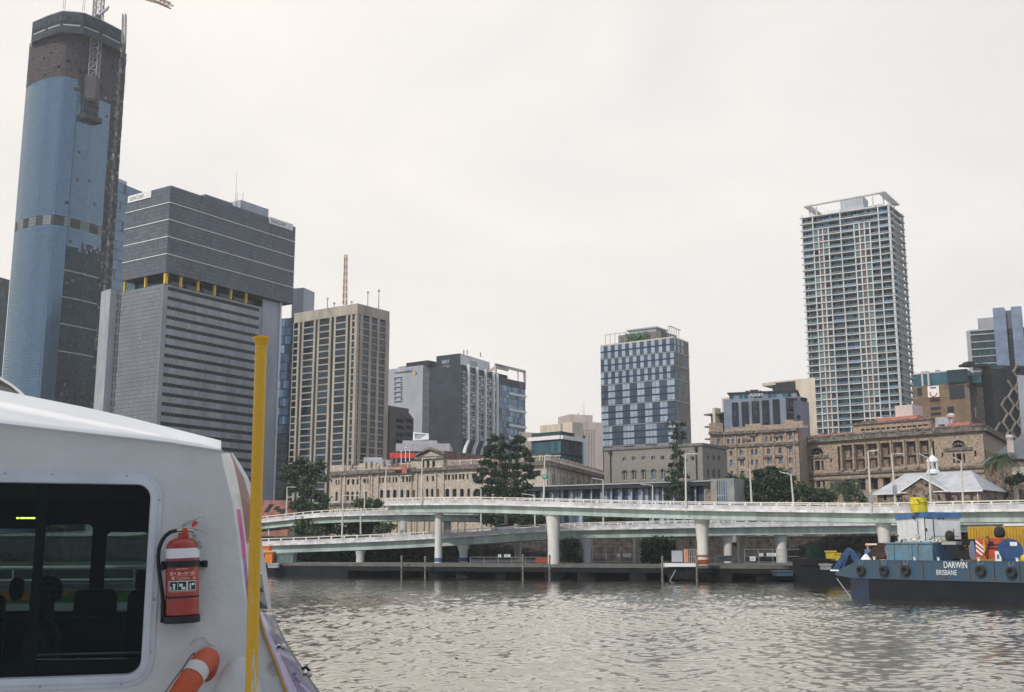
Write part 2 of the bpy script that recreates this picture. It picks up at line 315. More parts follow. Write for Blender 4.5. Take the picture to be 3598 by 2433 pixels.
# ---- bare concrete glass tower under construction (far left)
def skytower():
    Hb = None; c0 = atY(*R1(375, 1487), 430); Hb = c0.z
    bandpx = [R1(103,1546), R1(135,1530), R1(180,1514), R1(250,1497), R1(320,1489), R1(375,1487), R1(470,1503), R1(590,1535), R1(706,1572)]
    P = [atZ(*p, Hb) for p in bandpx]
    root = thing('glass_tower', 'tallest blue glass tower, still bare and screened at its top, at far left', 'building', (c0.x, c0.y, ZG))
    P = catmull(P[:7], 3)+P[7:]; J = len(P)-3; P.append(atZ(*R1(793, 1592), Hb)); aw = lambda p: Vector((p.x, p.y, 0)).normalized()*26; back = [P[-1]+aw(P[-1])-Vector((2,0,0)), P[0]+aw(P[0])+Vector((2,0,0))]
    zt = atY(*R1(400, 515), 430).z; zr = Face(P[J], P[J+2]).px(*R1(720, 705))[1]; zr0 = Face(P[J], P[J+2]).px(*R1(560, 530))[1]
    ztop = atY(*R1(520, 215), 430).z; zsc = atY(*R1(500, 72), 425).z
    m = MB(); poly = P+back; m.prism(poly, ZG, zt-1); m.build('core', M['dark'], root)
    fl = 1.32
    def band(p):
        u = CX+p.x/(p.y*cP+(p.z-CZ)*sP)*FPX
        return any(a_ < u < b_ for a_, b_ in ((57,62), (84,104), (126,154), (179,224), (246,281), (314,346)))
    m = MB()
    for i in range(J+2):
        f = Face(P[i], P[i+1]); nx = max(1, round(f.w/1.1))
        zz1 = zt
        if i >= J: zz1 = zr0+(zr-zr0)*(0 if i == J else .5)
        nz = int((zz1-ZG)/fl)
        def pick(a, b, f=f, nx=nx, i=i):
            z = ZG+(b+.5)*fl
            if abs(z-Hb+1.3) < 2.1: return 3 if band(f.p(f.w*(a+.5)/nx, Hb)) else 2
            if i >= J and z < 5+(Hb-5)*.93-random.choice((0, 0, 1.3, 2.6, 4)):
                return None
            if i >= J-1 and random.random() < .003: return 3
            return 0 if random.random() < .5 else 1
        curtain(m, f, ZG, ZG+nz*fl, nx, nz, pick, .1, .17, .05, jit=.0015)
    m.build('glass_facade', [M['tw1'], M['tw2'], M['sunfacade2'], M['dark']], root)
    m = MB()
    for i in (J, J+1):
        f = Face(P[i], P[i+1]); z1 = ZG+int((Hb*.92-ZG)/fl)*fl; nz = round((z1-ZG)/fl)
        curtain(m, f, ZG, z1, max(1, round(f.w/1.1)), nz, lambda a, b: None if random.random() < .06 else (1 if random.random() < .02 else 0), .1, .14, .04, jit=.003)
        for k in range(4): f.bar(m, 0, f.w, Hb-22-k*11, Hb-21.6-k*11, .05, .15, 2)
    m.build('lower_facade', [M['twd'], M['concfloor'], M['palegrey']], root, label='dark glazing on the lower right face')  # dark panes with a few gaps, in place of the blue glass
    # bare floors over the glass
    m = MB(); k = 0; z = zt-1; f8 = Face(P[J+2], P[J+3])
    while z < ztop:
        m.prism(poly, z, z+.3, 0); z += 2.6; k += 1
    m.build('bare_floor', M['concfloor'], root)
    m = MB()
    for i in range(J+3):
        f = Face(P[i], P[i+1]); n_ = max(1, round(f.w/1.1)); z = zt-1; top = ztop
        if i >= J and i < J+2: z = zr
        nz = max(1, round((top-z)/1.3))
        curtain(m, f, z, top, n_, nz, lambda a, b: None if random.random() < .03 else random.choice((0, 0, 0, 0, 1, 2)), .06, .12, .12, jit=.02)
    ff = Face(P[J+3], back[0]); curtain(m, ff, ZG, ztop, 14, 110, lambda a, b: None if random.random() < .1 else random.choice((0, 1)), .1, .3, .1, jit=.1)
    curtain(m, f8, ZG, ztop, 4, 110, lambda a, b: None if random.random() < .3 else random.choice((0, 1, 3)), .2, .4, .15, jit=.25)
    m.build('safety_mesh', [M['mesh'], M['formwork'], M['bronze'], M['concfloor']], root)
    # protection screens
    cen = sum(P, Vector())/len(P)
    spx = [R1(228,150), R1(330,105), R1(430,72), R1(575,84), R1(700,135), R1(848,212)]
    Q = [atZ(*p, zsc) for p in spx]; d2 = (Q[-1]-Q[0]).normalized(); n2 = Vector((-d2.y, d2.x, 0)); Qb = [Q[-1]+n2*14, Q[0]+n2*12]
    m = MB(); zlo = zsc-9.5
    for i in range(len(Q)-1):
        f = Face(Q[i], Q[i+1]); f.bar(m, 0, f.w, zlo, zsc-.4, -.5, 0, 0); f.bar(m, .3, f.w-.3, zsc-.4, zsc, -.4, -.1, 1); f.bar(m, f.w*.1, f.w*.9, zsc-6.5, zsc-6, .01, .12, 1)
        for q in range(int(f.w/2)): f.bar(m, q*2, q*2+.1, zlo, zsc-.4, .01, .1, 0)
    m.poly([Vector((q.x, q.y, zlo+2)) for q in Q+Qb], 0); m.prism([q for q in Q+Qb], zlo+4, zlo+5)
    f = Face(Q[-1], Qb[0]); f.bar(m, 0, f.w, zlo, zsc, -.5, 0); f = Face(Qb[1], Q[0]); f.bar(m, 0, f.w, zlo, zsc, -.5, 0)
    m.build('protection_screen', [M['formwork'], M['palegrey']], root)
    m = MB(); m.lathe(Q[1]+Vector((.5, 2, 0)), [(.1, 1.6), (1, 1.3), (1.5, .6), (1.6, 0)][::-1], 10); m.build('tank', M['whitewall'], root)
    m = MB()
    for x, y in ((585,70), (610,85), (870,100), (895,105)):
        a = atY(*RK(x, y+60), 425); m.tube(a, a+Vector((0,0,5)), .12, .1, 5)
    m.build('reinforcement_bars', M['cranegrey'], root)
    m = MB(); a = atY(*R1(850, 300), 432)
    for k in range(86):
        b = Vector((a.x-.4+.6*math.sin(k*2.1)*.5, a.y, a.z-2-k*2.3)); m.box(b.x-.5, b.y-.5, b.z-2.2, b.x+.15, b.y+.7, b.z-.15, 1 if k % 4 else 0)
    m.build('hoist', [M['concfloor'], M['dark']], root)
    # platform hanging at the crane foot
    f = Face(P[J], P[J+2]); t0, z0 = f.px(*R1(545, 880)); t1, z1 = f.px(*R1(665, 850)); zt2 = f.px(*R1(600, 520))[1]
    m = MB(); f.bar(m, t0, t1, z1-1, z1+1.2, -.2, 3.5, 0); f.bar(m, t0+.5, t1-.3, z1+1, zt2, .2, 1.2, 1)
    m.build('crane_gantry', [M['dark'], M['formwork']], root); m = MB()
    for k in range(7): f.bar(m, t0+.5, t1-.3, z1+3+k*3, z1+3.3+k*3, 1.2, 1.6, 0)
    m.split('gantry_rung', M['dark'], root)
    # climbing tower crane
    cr = thing('tower_crane', 'grey lattice tower crane climbing the face of the tall glass tower', 'crane', f.p((t0+t1)/2, z1, 4))
    def lattice(m, a, b, w, step, r=.16, mi=0):
        a, b = Vector(a), Vector(b); t = (b-a).normalized(); s = t.cross(Vector((0,1,0)) if abs(t.y) < .9 else Vector((1,0,0))).normalized(); q = t.cross(s); Ln = (b-a).length; n = max(1, int(Ln/step))
        cs = [s*w/2*i+q*w/2*j for i, j in ((-1,-1), (1,-1), (1,1), (-1,1))]
        for c in cs: m.tube(a+c, b+c, r, r, 4, mi)
        for k in range(n):
            p0 = a+(b-a)*(k/n); p1 = a+(b-a)*((k+1)/n)
            for i in range(4): c, d = cs[i], cs[(i+1) % 4]; m.tube(p0+c, p1+d, r*.6, r*.6, 3, mi); m.tube(p0+c, p0+d, r*.6, r*.6, 3, mi)
    skytower.lattice = lattice
    Yc = f.p((t0+t1)/2, 0, 4).y
    a = atY(*R1(635, 700), Yc); b = atY(*R1(688, -60), Yc); m = MB(); lattice(m, a, b, 3.2, 3.2, .3); m.build('mast', M['cranegrey'], cr)
    m = MB(); z_ = atY(*R1(640, 600), Yc); m.box(z_.x-2.2, z_.y-2.2, z_.z-6, z_.x+2.2, z_.y+2, z_.z+4); m.build('climbing_collar', M['mesh'], cr)
    m = MB(); z_ = atY(*R1(690, -60), Yc); m.box(z_.x-3, z_.y-2, z_.z, z_.x+4, z_.y+2, z_.z+4); m.build('machinery_deck', M['cranegrey'], cr)
    m = MB(); e0 = z_+Vector((2,0,3)); e1 = atY(*R1(1180, 42), Yc-20); e2 = atY(*R1(1070, -5), Yc-14); lattice(m, e0+(e2-e0)*0, e2, 2, 3, .25); lattice(m, e2, e1, 1.7, 3, .25); m.build('jib', M['craneyel'], cr)
    b2 = thing('concrete_boom', 'short pale boom leaning out of the top of the tall tower', 'boom', atY(*R1(680, 112), Yc-2))
    m = MB(); m.obox(atY(*R1(680,112), Yc-2), atY(*R1(742,62), Yc-2)-atY(*R1(680,112), Yc-2), (0,1,0), (.4,0,1.4)); m.build('boom_arm', M['palegrey'], b2)
    m = MB(); a = atY(*R1(680,118), Yc-2); m.box(a.x-1, a.y-1, a.z-3, a.x+1, a.y+1, a.z+.5); m.build('base', M['dark'], b2)
    a = atY(*R1(855, 300), 431); b = atY(*R1(859, 98), 431)
    m = MB(); lattice(m, a, b, 1.3, 1.6, .18); o = m.build('hoist_mast', M['cranegrey'], None, origin=a); tag(o, 'thin lattice hoist mast rising off the right edge of the tall tower', 'mast')
skytower()

def simple(name, label, tl, c, tr, Yc, fn, wallm, roofm=None, z0=ZG, ex=None):
    a, C, b, H = corner(tl, c, tr, Yc); root = thing(name, label, 'building', (C.x, C.y, z0)); m = MB(); poly = para(a, C, b)
    return a, C, b, H, root, poly

# far-left dark slab
a, C, b, H = corner(R2(-160, 520), R2(-60, 520), R2(68, 556), 520)
root = thing('office_tower', 'dark teal glass block cut off by the left edge of the picture', 'building', (C.x, C.y, ZG))
m = MB(); m.prism(para(a, C, b), ZG, H-.2); m.build('core', M['dark'], root); m = MB(); curtain(m, Face(C, b), ZG, H, 18, 34, lambda i, j: 0 if random.random() < .8 else 1, .3, .8); curtain(m, Face(a, C), ZG, H, 10, 34, lambda i, j: 0, .3, .8); m.build('glass_facade', [M['gteal'], M['g1']], root)

# blue block behind the twin-signed tower
a, C, b, H = corner(R1(760, 1240), R1(800, 1248), R1(985, 1325), 470)
root = thing('office_tower', 'blue-grey glass block between the tallest tower and the white-lined one', 'building', (C.x, C.y, ZG))
m = MB(); m.prism(para(a, C, b), ZG, H-.2); m.build('core', M['dark'], root)
m = MB(); f = Face(C, b); nz = 36; fz = (H-ZG)/nz; curtain(m, f, ZG, H, 16, nz, lambda i, j: 1 if j < 24 and j > 20 else (0 if random.random() < .8 else 2), .12, .3)
for k in (30, 33, 27): f.bar(m, 0, f.w, ZG+k*fz, ZG+k*fz+.35, .06, .2, 3)
curtain(m, Face(a, C), ZG, H, 4, nz, lambda i, j: 0, .12, .3); m.build('glass_facade', [M['tw2'], M['dark'], M['gblue'], M['palegrey']], root)
m = MB(); q = Face(C, b); q.bar(m, 0, q.w*.4, H, H+1.5, -3, 0); m.build('plant_screen', M['roofmetal'], root)

# ---- dark tower with white lines and two name boards
def suncorp():
    cpx = R3(385, 90); a, C, b, H = corner(R3(118, 160), cpx, R3(1150, 346), 330)
    root = thing('office_tower', 'dark grey tower with thin white lines, yellow posts and two white name boards', 'building', (C.x, C.y, ZG))
    fl, fr = Face(a, C), Face(C, b)
    zb = fr.px(*R3(360, 625))[1]
    m = MB(); m.prism(para(a, C, b), zb, H-.3); m.build('upper_core', M['dark'], root)
    m = MB(); hl = [fr.px(*R3(380, y))[1] for y in (195, 302, 408, 515)]
    for f in (fl, fr):
        nx = round(f.w/1.0); nz = round((H-zb)/1.25)
        curtain(m, f, zb, H, nx, nz, lambda i, j: 0 if random.random() < .6 else 1, .05, .1)
        for z in hl: f.bar(m, -.1, f.w+.1, z-.11, z+.11, .06, .25, 2)
    m.build('upper_facade', [M['sunfacade'], mat('sf2', (.092,.107,.13), .4, .1, .2), M['white']], root)
    m = MB()
    for f in (Face(b, para(a, C, b)[3]), Face(para(a, C, b)[3], a)): f.bar(m, 0, f.w, zb, H, 0, .06)
    m.build('rear_facade', M['sunfacade'], root)
    # lower shaft
    zl = fr.px(*R3(330, 680))[1]; tr = fr.px(*R3(1055, 830), -2)[0]; tl = fl.px(*R3(85, 725), -1.2)[0]
    g, h = Face(fl.p(0, 0, -1.2), fl.p(fl.w+2, 0, -1.2)), Face(fr.p(0, 0, -2), fr.p(fr.w, 0, -2))
    A2 = fl.p(tl, 0, -1.2); C2 = fr.p(.9, 0, -2); B2 = fr.p(tr, 0, -2); D2 = A2+B2-C2
    fl2, fr2 = Face(A2, C2), Face(C2, B2)
    m = MB(); m.prism([A2, C2, B2, D2], ZG, zl-.05); m.build('lower_core', M['black'], root)
    m = MB(); nz = round((zl-ZG)/1.3); curtain(m, fl2, ZG, zl, round(fl2.w/1.1), nz, lambda i, j: 0 if random.random() < .7 else 1, .05, .1); m.build('side_facade', [M['sunfacade2'], mat('sfc', (.178,.193,.208), .5, .1, .2)], root)
    zs = [fr2.px(*R3(365-i*2.9, y))[1] for i, y in enumerate((712,770,825,880,935,990,1045,1100,1157,1213,1268,1325,1380,1437,1492,1548))]
    dz = zs[0]-zs[1]; s0 = fr2.px(*R3(366, 715))[0]; s1 = fr2.px(*R3(928, 855))[0]; m = MB(); bs = MB()
    k = 0; z = zs[0]; prev = zl
    while z > ZG+2:
        fr2.bar(m, 0, fr2.w, z, prev, -.3, .1, 0)
        fr2.bar(m, 0, s0, z-dz*.38, z, -.3, .1, 0); fr2.bar(m, s1, fr2.w, z-dz*.38, z, -.3, .1, 0)
        if k > 8: fr2.bar(bs, s0+(s1-s0)*.42, s1, z-dz*.34, z-dz*.1, -.3, -.12, 0)
        elif k: fr2.bar(bs, s0+(s1-s0)*random.uniform(.3,.8), s1, z-dz*.3, z-dz*.12, -.3, -.12, 0)
        prev = z-dz*.38; z = zs[0]-dz*(k+1); k += 1
    fr2.bar(m, 0, fr2.w, ZG, prev, -.3, .1, 0)
    m.build('striped_facade', M['sunstrip'], root)
    m = MB(); x = s0
    while x < s1-2: 
        fr2.bar(m, x, x+.07, ZG, zl-1.5, .1, .14); x += random.choice((1.6, 1.6, 3.2))
    m.build('panel_joint', M['sunfacade2'], root); bs.split('blind', M['metalgrey'], root)
    m = MB(); fr2.bar(m, s1+1.2, fr2.w, ZG, fr.px(*R3(990, 790))[1], .1, .35); m.build('stair_wall', M['palegrey'], root)
    m = MB(); p = fr2.p(fr2.w-.2, 0, .7); m.tube(Vector((p.x, p.y, ZG)), Vector((p.x, p.y, zb)), .32, .32, 8); m.build('corner_pipe', M['white'], root)
    # recessed storey and posts
    m = MB(); m.prism([fl.p(2,0,-3.5), C2+(B2+A2-2*C2).normalized()*5, fr.p(fr.w*.8,0,-4), D2], zl-.1, zb+.05); m.build('recessed_storey', M['g1'], root)
    for f, xs in ((fl, (85, 217)), (fr, (355, 458, 563, 665, 765, 858))):
        for x in xs:
            yv = 650+(x-355)*.215 if f is fr else 650+(355-x)*.19
            t, _ = f.px(*R3(x, yv)); wd = .55 if x == 355 else .26
            mm = MB(); t = min(max(t, wd+.3), f.w-wd-.2); f.bar(mm, t-wd, t+wd, zl-.2, zb, -1.3, -.5); mm.build('post', M['yellow'], root)
    for f, x0, x1, y0, y1 in ((fl, 126, 268, 160, 122), (fr, 985, 1130, 300, 342)):
        t0 = max(.1, f.px(*R3(x0, y0+20))[0]); t1 = min(f.w-.4, f.px(*R3(x1, y1+20))[0]); zz = H-.1 if f is fl else H+.5
        mm = MB(); f.bar(mm, t0, t1, zz-2.3, zz, .1, .3); sg = mm.build('sign_board', M['white'], root)
        text('SUNCORP', f, t0+(t1-t0)*.07, zz-1.75, .32, (t1-t0)*.62, 1.15, M['black'], root)
        mm = MB(); c = f.p(t0+(t1-t0)*.84, zz-1.15, .33); n = 14
        for q in range(n):
            a0, a1 = R(360*q/n*.8-150), R(360*(q+1)/n*.8-150)
            mm.poly([c+(f.u*math.cos(x_)+Vector((0,0,1))*math.sin(x_))*r_ for x_, r_ in ((a0,.4), (a1,.4), (a1,.7), (a0,.7))])
        mm.build('logo', mat('logo_pink', (.75,.55,.5)), root)
    m = MB(); t0 = fr.px(*R3(600, 150))[0]; t1 = fr.px(*R3(770, 203))[0]; fr.bar(m, t0, t1, H-.3, H+1, -8, -.3, 0)
    fr.bar(m, t1, fr.w*.86, H-.3, H+.3, -10, -.3, 0); m.build('parapet', M['sunfacade'], root)
    m = MB(); t0, zz = fr.px(*R3(840, 188), -12); t1 = fr.px(*R3(985, 250), -12)[0]; fr.bar(m, t0-2, t1, H-.3, zz, -22, -12, 0); m.build('plant_room', M['palegrey'], root)
    m = MB(); p = fr.p(t0-2.5, 0, -14); m.tube((p.x, p.y, H), (p.x, p.y, zz+11), .13, .05, 5)
    for q in (1.5, 3.5): m.tube((p.x-1+q, p.y, H), (p.x-1+q, p.y, zz+3), .1, .08, 4)
    m.split('antenna', M['cranegrey'], root)
suncorp()
# strip building left of it
a, C, b, H = corner(R2(700, 640), R2(765, 618), R2(850, 630), 345)
root = thing('office_block', 'narrow grey concrete slab block left of the white-lined tower', 'building', (C.x, C.y, ZG))
m = MB(); m.prism(para(a, C, b), ZG, H); m.build('wall', M['sunstrip'], root); m = MB(); f = Face(C, b); H_ = []
curtain(m, f, ZG, H-1, 2, 30, lambda i, j: 0, .8, .8, .03, f.w*.5, f.w); curtain(m, f, ZG, H-1, 3, 90, lambda i, j: 1, .3, .2, .03, 0, f.w*.5); m.build('glass_facade', [M['g1'], M['palegrey']], root)
# teal glass tower right of it
a, C, b, H = corner(R3(1000, 870), R3(1040, 862), R3(1198, 850), 400)
root = thing('office_tower', 'slim blue-teal glass tower between the white-lined tower and the beige one', 'building', (C.x, C.y, ZG))
m = MB(); m.prism(para(a, C, b), ZG, H-3); m.build('core', M['dark'], root); m = MB(); f = Face(C, b); nz = round((H-ZG)/3.4); curtain(m, f, ZG, H-3, 9, nz, lambda i, j: (2 if j < nz*.45 else random.choice((0, 0, 1))), .12, .4, jit=.01); curtain(m, Face(a, C), ZG, H-3, 4, nz, lambda i, j: 0, .12, .4)
m.build('glass_facade', [M['gblue'], M['gsky'], M['g1']], root)
m = MB(); t = f.w*.55; f.bar(m, t, f.w, H-3, H+8, -8, .1); m.build('crown', M['palegrey'], root)

# ---- beige concrete frame tower
def beige():
    a, C, b, H = corner(R4(62, 452), R4(480, 385), R4(692, 440), 330)
    root = thing('office_tower', 'beige concrete office tower gridded with dark windows, with a tall red mast', 'building', (C.x, C.y, ZG))
    fl, fr = Face(a, C), Face(C, b); zc = fr.px(*R4(485, 456))[1]
    m = MB(); m.prism(para(a, C, b), zc, H); m.build('crown_wall', M['beigeconc'], root, bevel=.15)
    m = MB(); k = 1.1; A_, C_, B_ = fl.p(0,0,-k), (fl.p(fl.w,0,-k)+fr.p(0,0,-k))/2, fr.p(fr.w,0,-k); m.prism([A_, C_, B_, A_+B_-C_], ZG, zc); m.build('core', M['black'], root)
    rz = (fr.px(*R4(490, 500))[1]-fr.px(*R4(478, 1370))[1])/19.4
    zs = [zc-i*rz for i in range(int((zc-ZG)/rz)+1)]; zs[14:] = [z-.9 for z in zs[14:]]
    W = Win(root, [M['g1'], M['dark']], 0); m = MB()
    colsL = [(0, 26), (66, 90, 1), (100, 124, 1), (192, 204, 1), (214, 228, 1), (294, 308, 1), (320, 336, 1), (403, 414, 1), (428, 445, 1)]
    def T(f, x, y): return f.px(*R4(x, y))[0]
    winL = [(30, 88), (126, 191), (229, 294), (337, 403), (444, 498)]; yL = lambda x: 540+(480-x)*.12
    tL = [(T(fl, x0, yL(x0)), T(fl, x1, yL(x1))) for x0, x1 in winL]; tR = [(T(fr, x0, 540), T(fr, x1, 545)) for x0, x1 in ((470, 497), (516, 556), (573, 609), (625, 663))]
    tL[-1] = (tL[-1][0], fl.w-.15); tL[0] = (.2, tL[0][1]); tR[0] = (.15, tR[0][1])
    for f, tt in ((fl, tL), (fr, tR)):
        H_ = []
        for (t0, t1) in tt:
            for i in range(len(zs)-1): H_.append((t0, t1, zs[i+1]+.2, zs[i]-.14-(.2 if i == 0 else 0)))
        for i in range(len(zs)-1):
            for (t0, t1) in tt: f.bar(m, t0-.05, t1+.05, zs[i+1]-.15, zs[i+1]+.2, -.9, .0, 0)
        W.add(f, [(x0, x1, z0, z1) for x0, x1, z0, z1 in H_], .1)
        e = [0]+[x for t in tt for x in t]+[f.w]
        for i in range(0, len(e), 2):
            x0, x1 = e[i], e[i+1]
            if x1-x0 < .05: continue
            if f is fl and 1.6 < x1-x0 < 5: f.bar(m, x0, x0+(x1-x0)*.3, ZG, zc, -1, .06, 0); f.bar(m, x1-(x1-x0)*.3, x1, ZG, zc, -1, .06, 0)
            else: f.bar(m, x0, x1, ZG, zc, -1, .06, 0)
    m.build('frame', M['beigeconc'], root); W.build()
    d = para(a, C, b)[3]; m = MB(); m.prism([fr.p(fr.w-.4,0,-.2), b, d, fl.p(.2,0,-.4), Vector((a.x,a.y,0)).lerp(d, .5), fr.p(fr.w-.4,0,-3)], ZG, zc); m.build('rear_wall', M['beigeconc'], root)
    mk = atY(*R4(396, 392), 345); mt = atY(*R4(403, 66), 345)
    ms = thing('radio_mast', 'red and white lattice radio mast on the beige tower roof', 'mast', mk)
    m = MB(); n = 14
    for i in range(n):
        p0 = mk.lerp(mt, i/n); p1 = mk.lerp(mt, (i+1)/n); skytower.lattice(m, p0, p1, 1.1-.4*i/n, 1.2, .16, i % 2)
    m.build('lattice', [mat('mastorange', (.5,.27,.17), .7, .1), M['cream']], ms)
    m = MB()
    for x, y, h in ((280,400,3), (546,360,5), (618,378,5.5), (440,385,2), (325,395,1.5)):
        p = atY(*R4(x, y+40), 336); m.tube((p.x, p.y, H-1), (p.x, p.y, H+h), .18, .12, 5); m.box(p.x-.3, p.y-.3, H+h-.5, p.x+.3, p.y+.3, H+h)
    m.split('antenna', M['cranegrey'], root)
beige()

# small grey-brown block with chamfered shoulder
a, C, b, H = corner(RM(150, 700), RM(206, 708), RM(430, 746), 370)
root = thing('office_block', 'low dark brown block with sloping shoulder, tucked behind the beige tower', 'building', (C.x, C.y, ZG))
f = Face(C, b); m = MB(); m.prism(para(a, C, b), ZG, H); zsld = f.px(*RM(430, 800))[1]; z2 = f.px(*RM(475, 860))[1]; t2 = f.px(*RM(473, 862))[0]
bw = [f.p(f.w,zsld,.4), f.p(t2,z2,.4), f.p(t2,ZG,.4), f.p(f.w,ZG,.4)]; 
pr = [(0, z2), (0, ZG), (t2, ZG), (t2, z2), (f.w, zsld), (f.w*.5, zsld), (.0, zsld)]
slab(m, pr, [], lambda s, z, o: f.p(s, z, o), -12, .4); m.build('wall', mat('brownblock', (.12,.105,.1), .7, .2, .3), root)
W = Win(root, [M['g1'], M['dark']], 0); Hs = [f.rect(RM, x0, y, x1, y+42) for y in (858, 930, 1010, 1082) for x0, x1 in ((275, 360), (378, 455))]; W.add(f, Hs, -.43); W.build()

# ---- pale bank tower
a, C, b, H = corner(RM(150, 318), RM(585, 262), RM(670, 292), 460)
root = thing('office_tower', 'pale grey blank-walled tower with dark lettering and a yellow diamond', 'building', (C.x, C.y, ZG))
fl, fr = Face(a, C), Face(C, b); m = MB(); m.prism(para(a, C, b), ZG, H); m.build('wall', M['palegrey'], root)
m = MB(); curtain(m, fr, ZG, H-1, 5, 28, lambda i, j: 0 if random.random() < .7 else 1, .1, .2); m.build('glass_facade', [M['sunfacade'], M['g2']], root)
W = Win(root, [M['gblue'], M['palegrey']], 0, 'window_band'); W.add(fl, [fl.rect(RM, 268, y+dy, 360, y+dy+20) for y in (393, 447, 500, 553, 607, 658) for dy in (0,)]+[fl.rect(RM, x, y+20, x+22, y+42) for y in (393, 447, 500, 553, 607) for x in (268, 338)], -.05); W.build()
t, z = fl.px(*RM(272, 372)); t1 = fl.px(*RM(468, 350))[0]; text('CommonwealthBank', fl, t, z+.3, .1, t1-t, 1.25, M['black'], root)
m = MB(); c = fl.px(*RM(500, 350)); r_ = 1.25; Pq = lambda x, y: fl.p(c[0]+x*r_, c[1]+y*r_, .15); m.poly([Pq(-.8,-.2), Pq(.1,-1), Pq(.3,0), Pq(-.2,.9)], 0); m.poly([Pq(.3,0), Pq(.1,-1), Pq(.95,-.1), Pq(-.2,.9)], 1); m.build('logo', [M['yellow'], M['dark']], root)
m = MB(); t0, z1 = fl.px(*RM(400, 240), -3); t1 = fl.px(*RM(640, 215), -3)[0]; fl.bar(m, t0, t1, H, z1, -14, -3); m.build('plant_room', M['dark'], root)
m = MB()
for x in (330, 372): p = fl.px(*RM(x, 290), -1); fl.bar(m, p[0]-.8, p[0]+.8, H, H+.8, -2.5, -1)
m.split('roof_unit', M['cranegrey'], root)

# ---- dark hotel tower with white fins
def nexth():
    a, C, b, H = corner(RM(735, 166), RM(1000, 134), RM(1320, 232), 400)
    root = thing('hotel_tower', 'dark slate hotel tower with white wavy fins down its right face', 'building', (C.x, C.y, ZG))
    fl, fr = Face(a, C), Face(C, b); z2 = fr.px(*RM(1010, 262))[1]
    tl = fl.px(*RM(664, 292))[0]; tr = fr.px(*RM(1395, 350))[0]
    A2, B2 = fl.p(tl, 0, .3), fr.p(tr, 0, .8)
    C2 = C+(Vector((C.x,C.y,0))-A2).normalized()*.8; C2.z = 0; D2 = A2+B2-C2
    m = MB(); m.prism(para(a, C, b), z2-1, H, 1); fl.bar(m, 0, fl.w+.02, z2-1, H+.05, 0, .05, 0); fr.bar(m, .1, fr.w, z2-.9, H+.02, 0, .06, 1)
    m.build('crown_wall', [M['nextdark'], M['whitewall']], root)
    m = MB(); f2 = Face(C2, B2); g2 = Face(A2, C2); m.prism([A2, C2, B2, D2], ZG, z2); m.build('wall', M['nextdark'], root)
    W = Win(root, [M['g2'], M['whitewall']], 1); fx = [1022, 1075, 1170, 1262, 1350, 1392]; tt = [f2.px(*RM(x, 330+(x-1015)*.18))[0] for x in fx]; n = 11
    z1 = f2.px(*RM(1022, 335))[1]; z0 = f2.px(*RM(1030, 1085))[1]; dz = (z1-z0)/n; m = MB(); bl = MB()
    gridH = []
    for i in range(n):
        for k in range(5):
            x0, x1 = tt[k], tt[k+1]; w_ = x1-x0; gridH.append((x0+w_*.12, x0+w_*.88, z0+i*dz+dz*.3, z0+i*dz+dz*.82))
            if random.random() < .35: f2.bar(bl, x0+w_*.6, x0+w_*.86, z0+i*dz+dz*.3, z0+i*dz+dz*.8, .14, .2)
        f2.bar(m, tt[0], tt[-1], z0+i*dz+dz*.9, z0+i*dz+dz*1.1, .05, .35)
    W.add(f2, gridH, -.1); W.build(); m.build('spandrel', M['metalgrey'], root); bl.split('curtain', M['whitewall'], root)
    for k, t in enumerate(tt[1:]):
        mm = MB(); w_ = .45; pts = [(z2+(H-z2)*(.12 if k < 3 else .0), 0), (z0, 0)]
        if k < 3: pts += [(z0-3, -2.2), (z0-9, -4.4), (ZG+16, -4.7)]
        else: pts += [(ZG, 0)]
        for (za, da), (zb, db) in zip(pts, pts[1:]): mm.obox(f2.p(t-w_+db, zb, .1), f2.u*2*w_, f2.n*(.9+(0 if db == da == 0 else .25)), f2.p(t-w_+da, za, .1)-f2.p(t-w_+db, zb, .1))
        mm.build('fin', M['white'], root)
    m = MB()
    for k in range(6): f2.bar(m, tt[0], tt[-1], ZG+2+k*3.4, ZG+4.2+k*3.4, .05, .1)
    m.build('podium_glass', M['g2'], root)
    t0, zz = fl.px(*RM(795, 250)); t1 = fl.px(*RM(875, 240))[0]; text('NEXT', fl, t0, zz, .12, t1-t0, 1.25, M['white'], root); text('HOTELS', fl, t0, zz-1.5, .12, t1-t0, .7, M['white'], root)
    m = MB(); t0, t1 = fr.px(*RM(1105, 200))[0], fr.px(*RM(1185, 200))[0]; fr.bar(m, t0, t1, z2+1, H-1.5, .02, .1); m.build('louvre', M['palegrey'], root)
    m = MB(); fr.bar(m, fr.w-.8, fr.w+1.2, z2-1, H-1, -4, -.5); m.build('side_panel', M['dark'], root)
    m = MB()
    for x in (975, 1000, 1092): p = fl.p(fl.w, 0, -2) if x < 1050 else fr.p(fr.w*.3, 0, -2); m.tube((p.x+(x-975)*.05, p.y, H), (p.x+(x-975)*.05, p.y, H+1.6), .25, .2, 6)
    m.build('roof_vent', M['cranegrey'], root)
nexth()

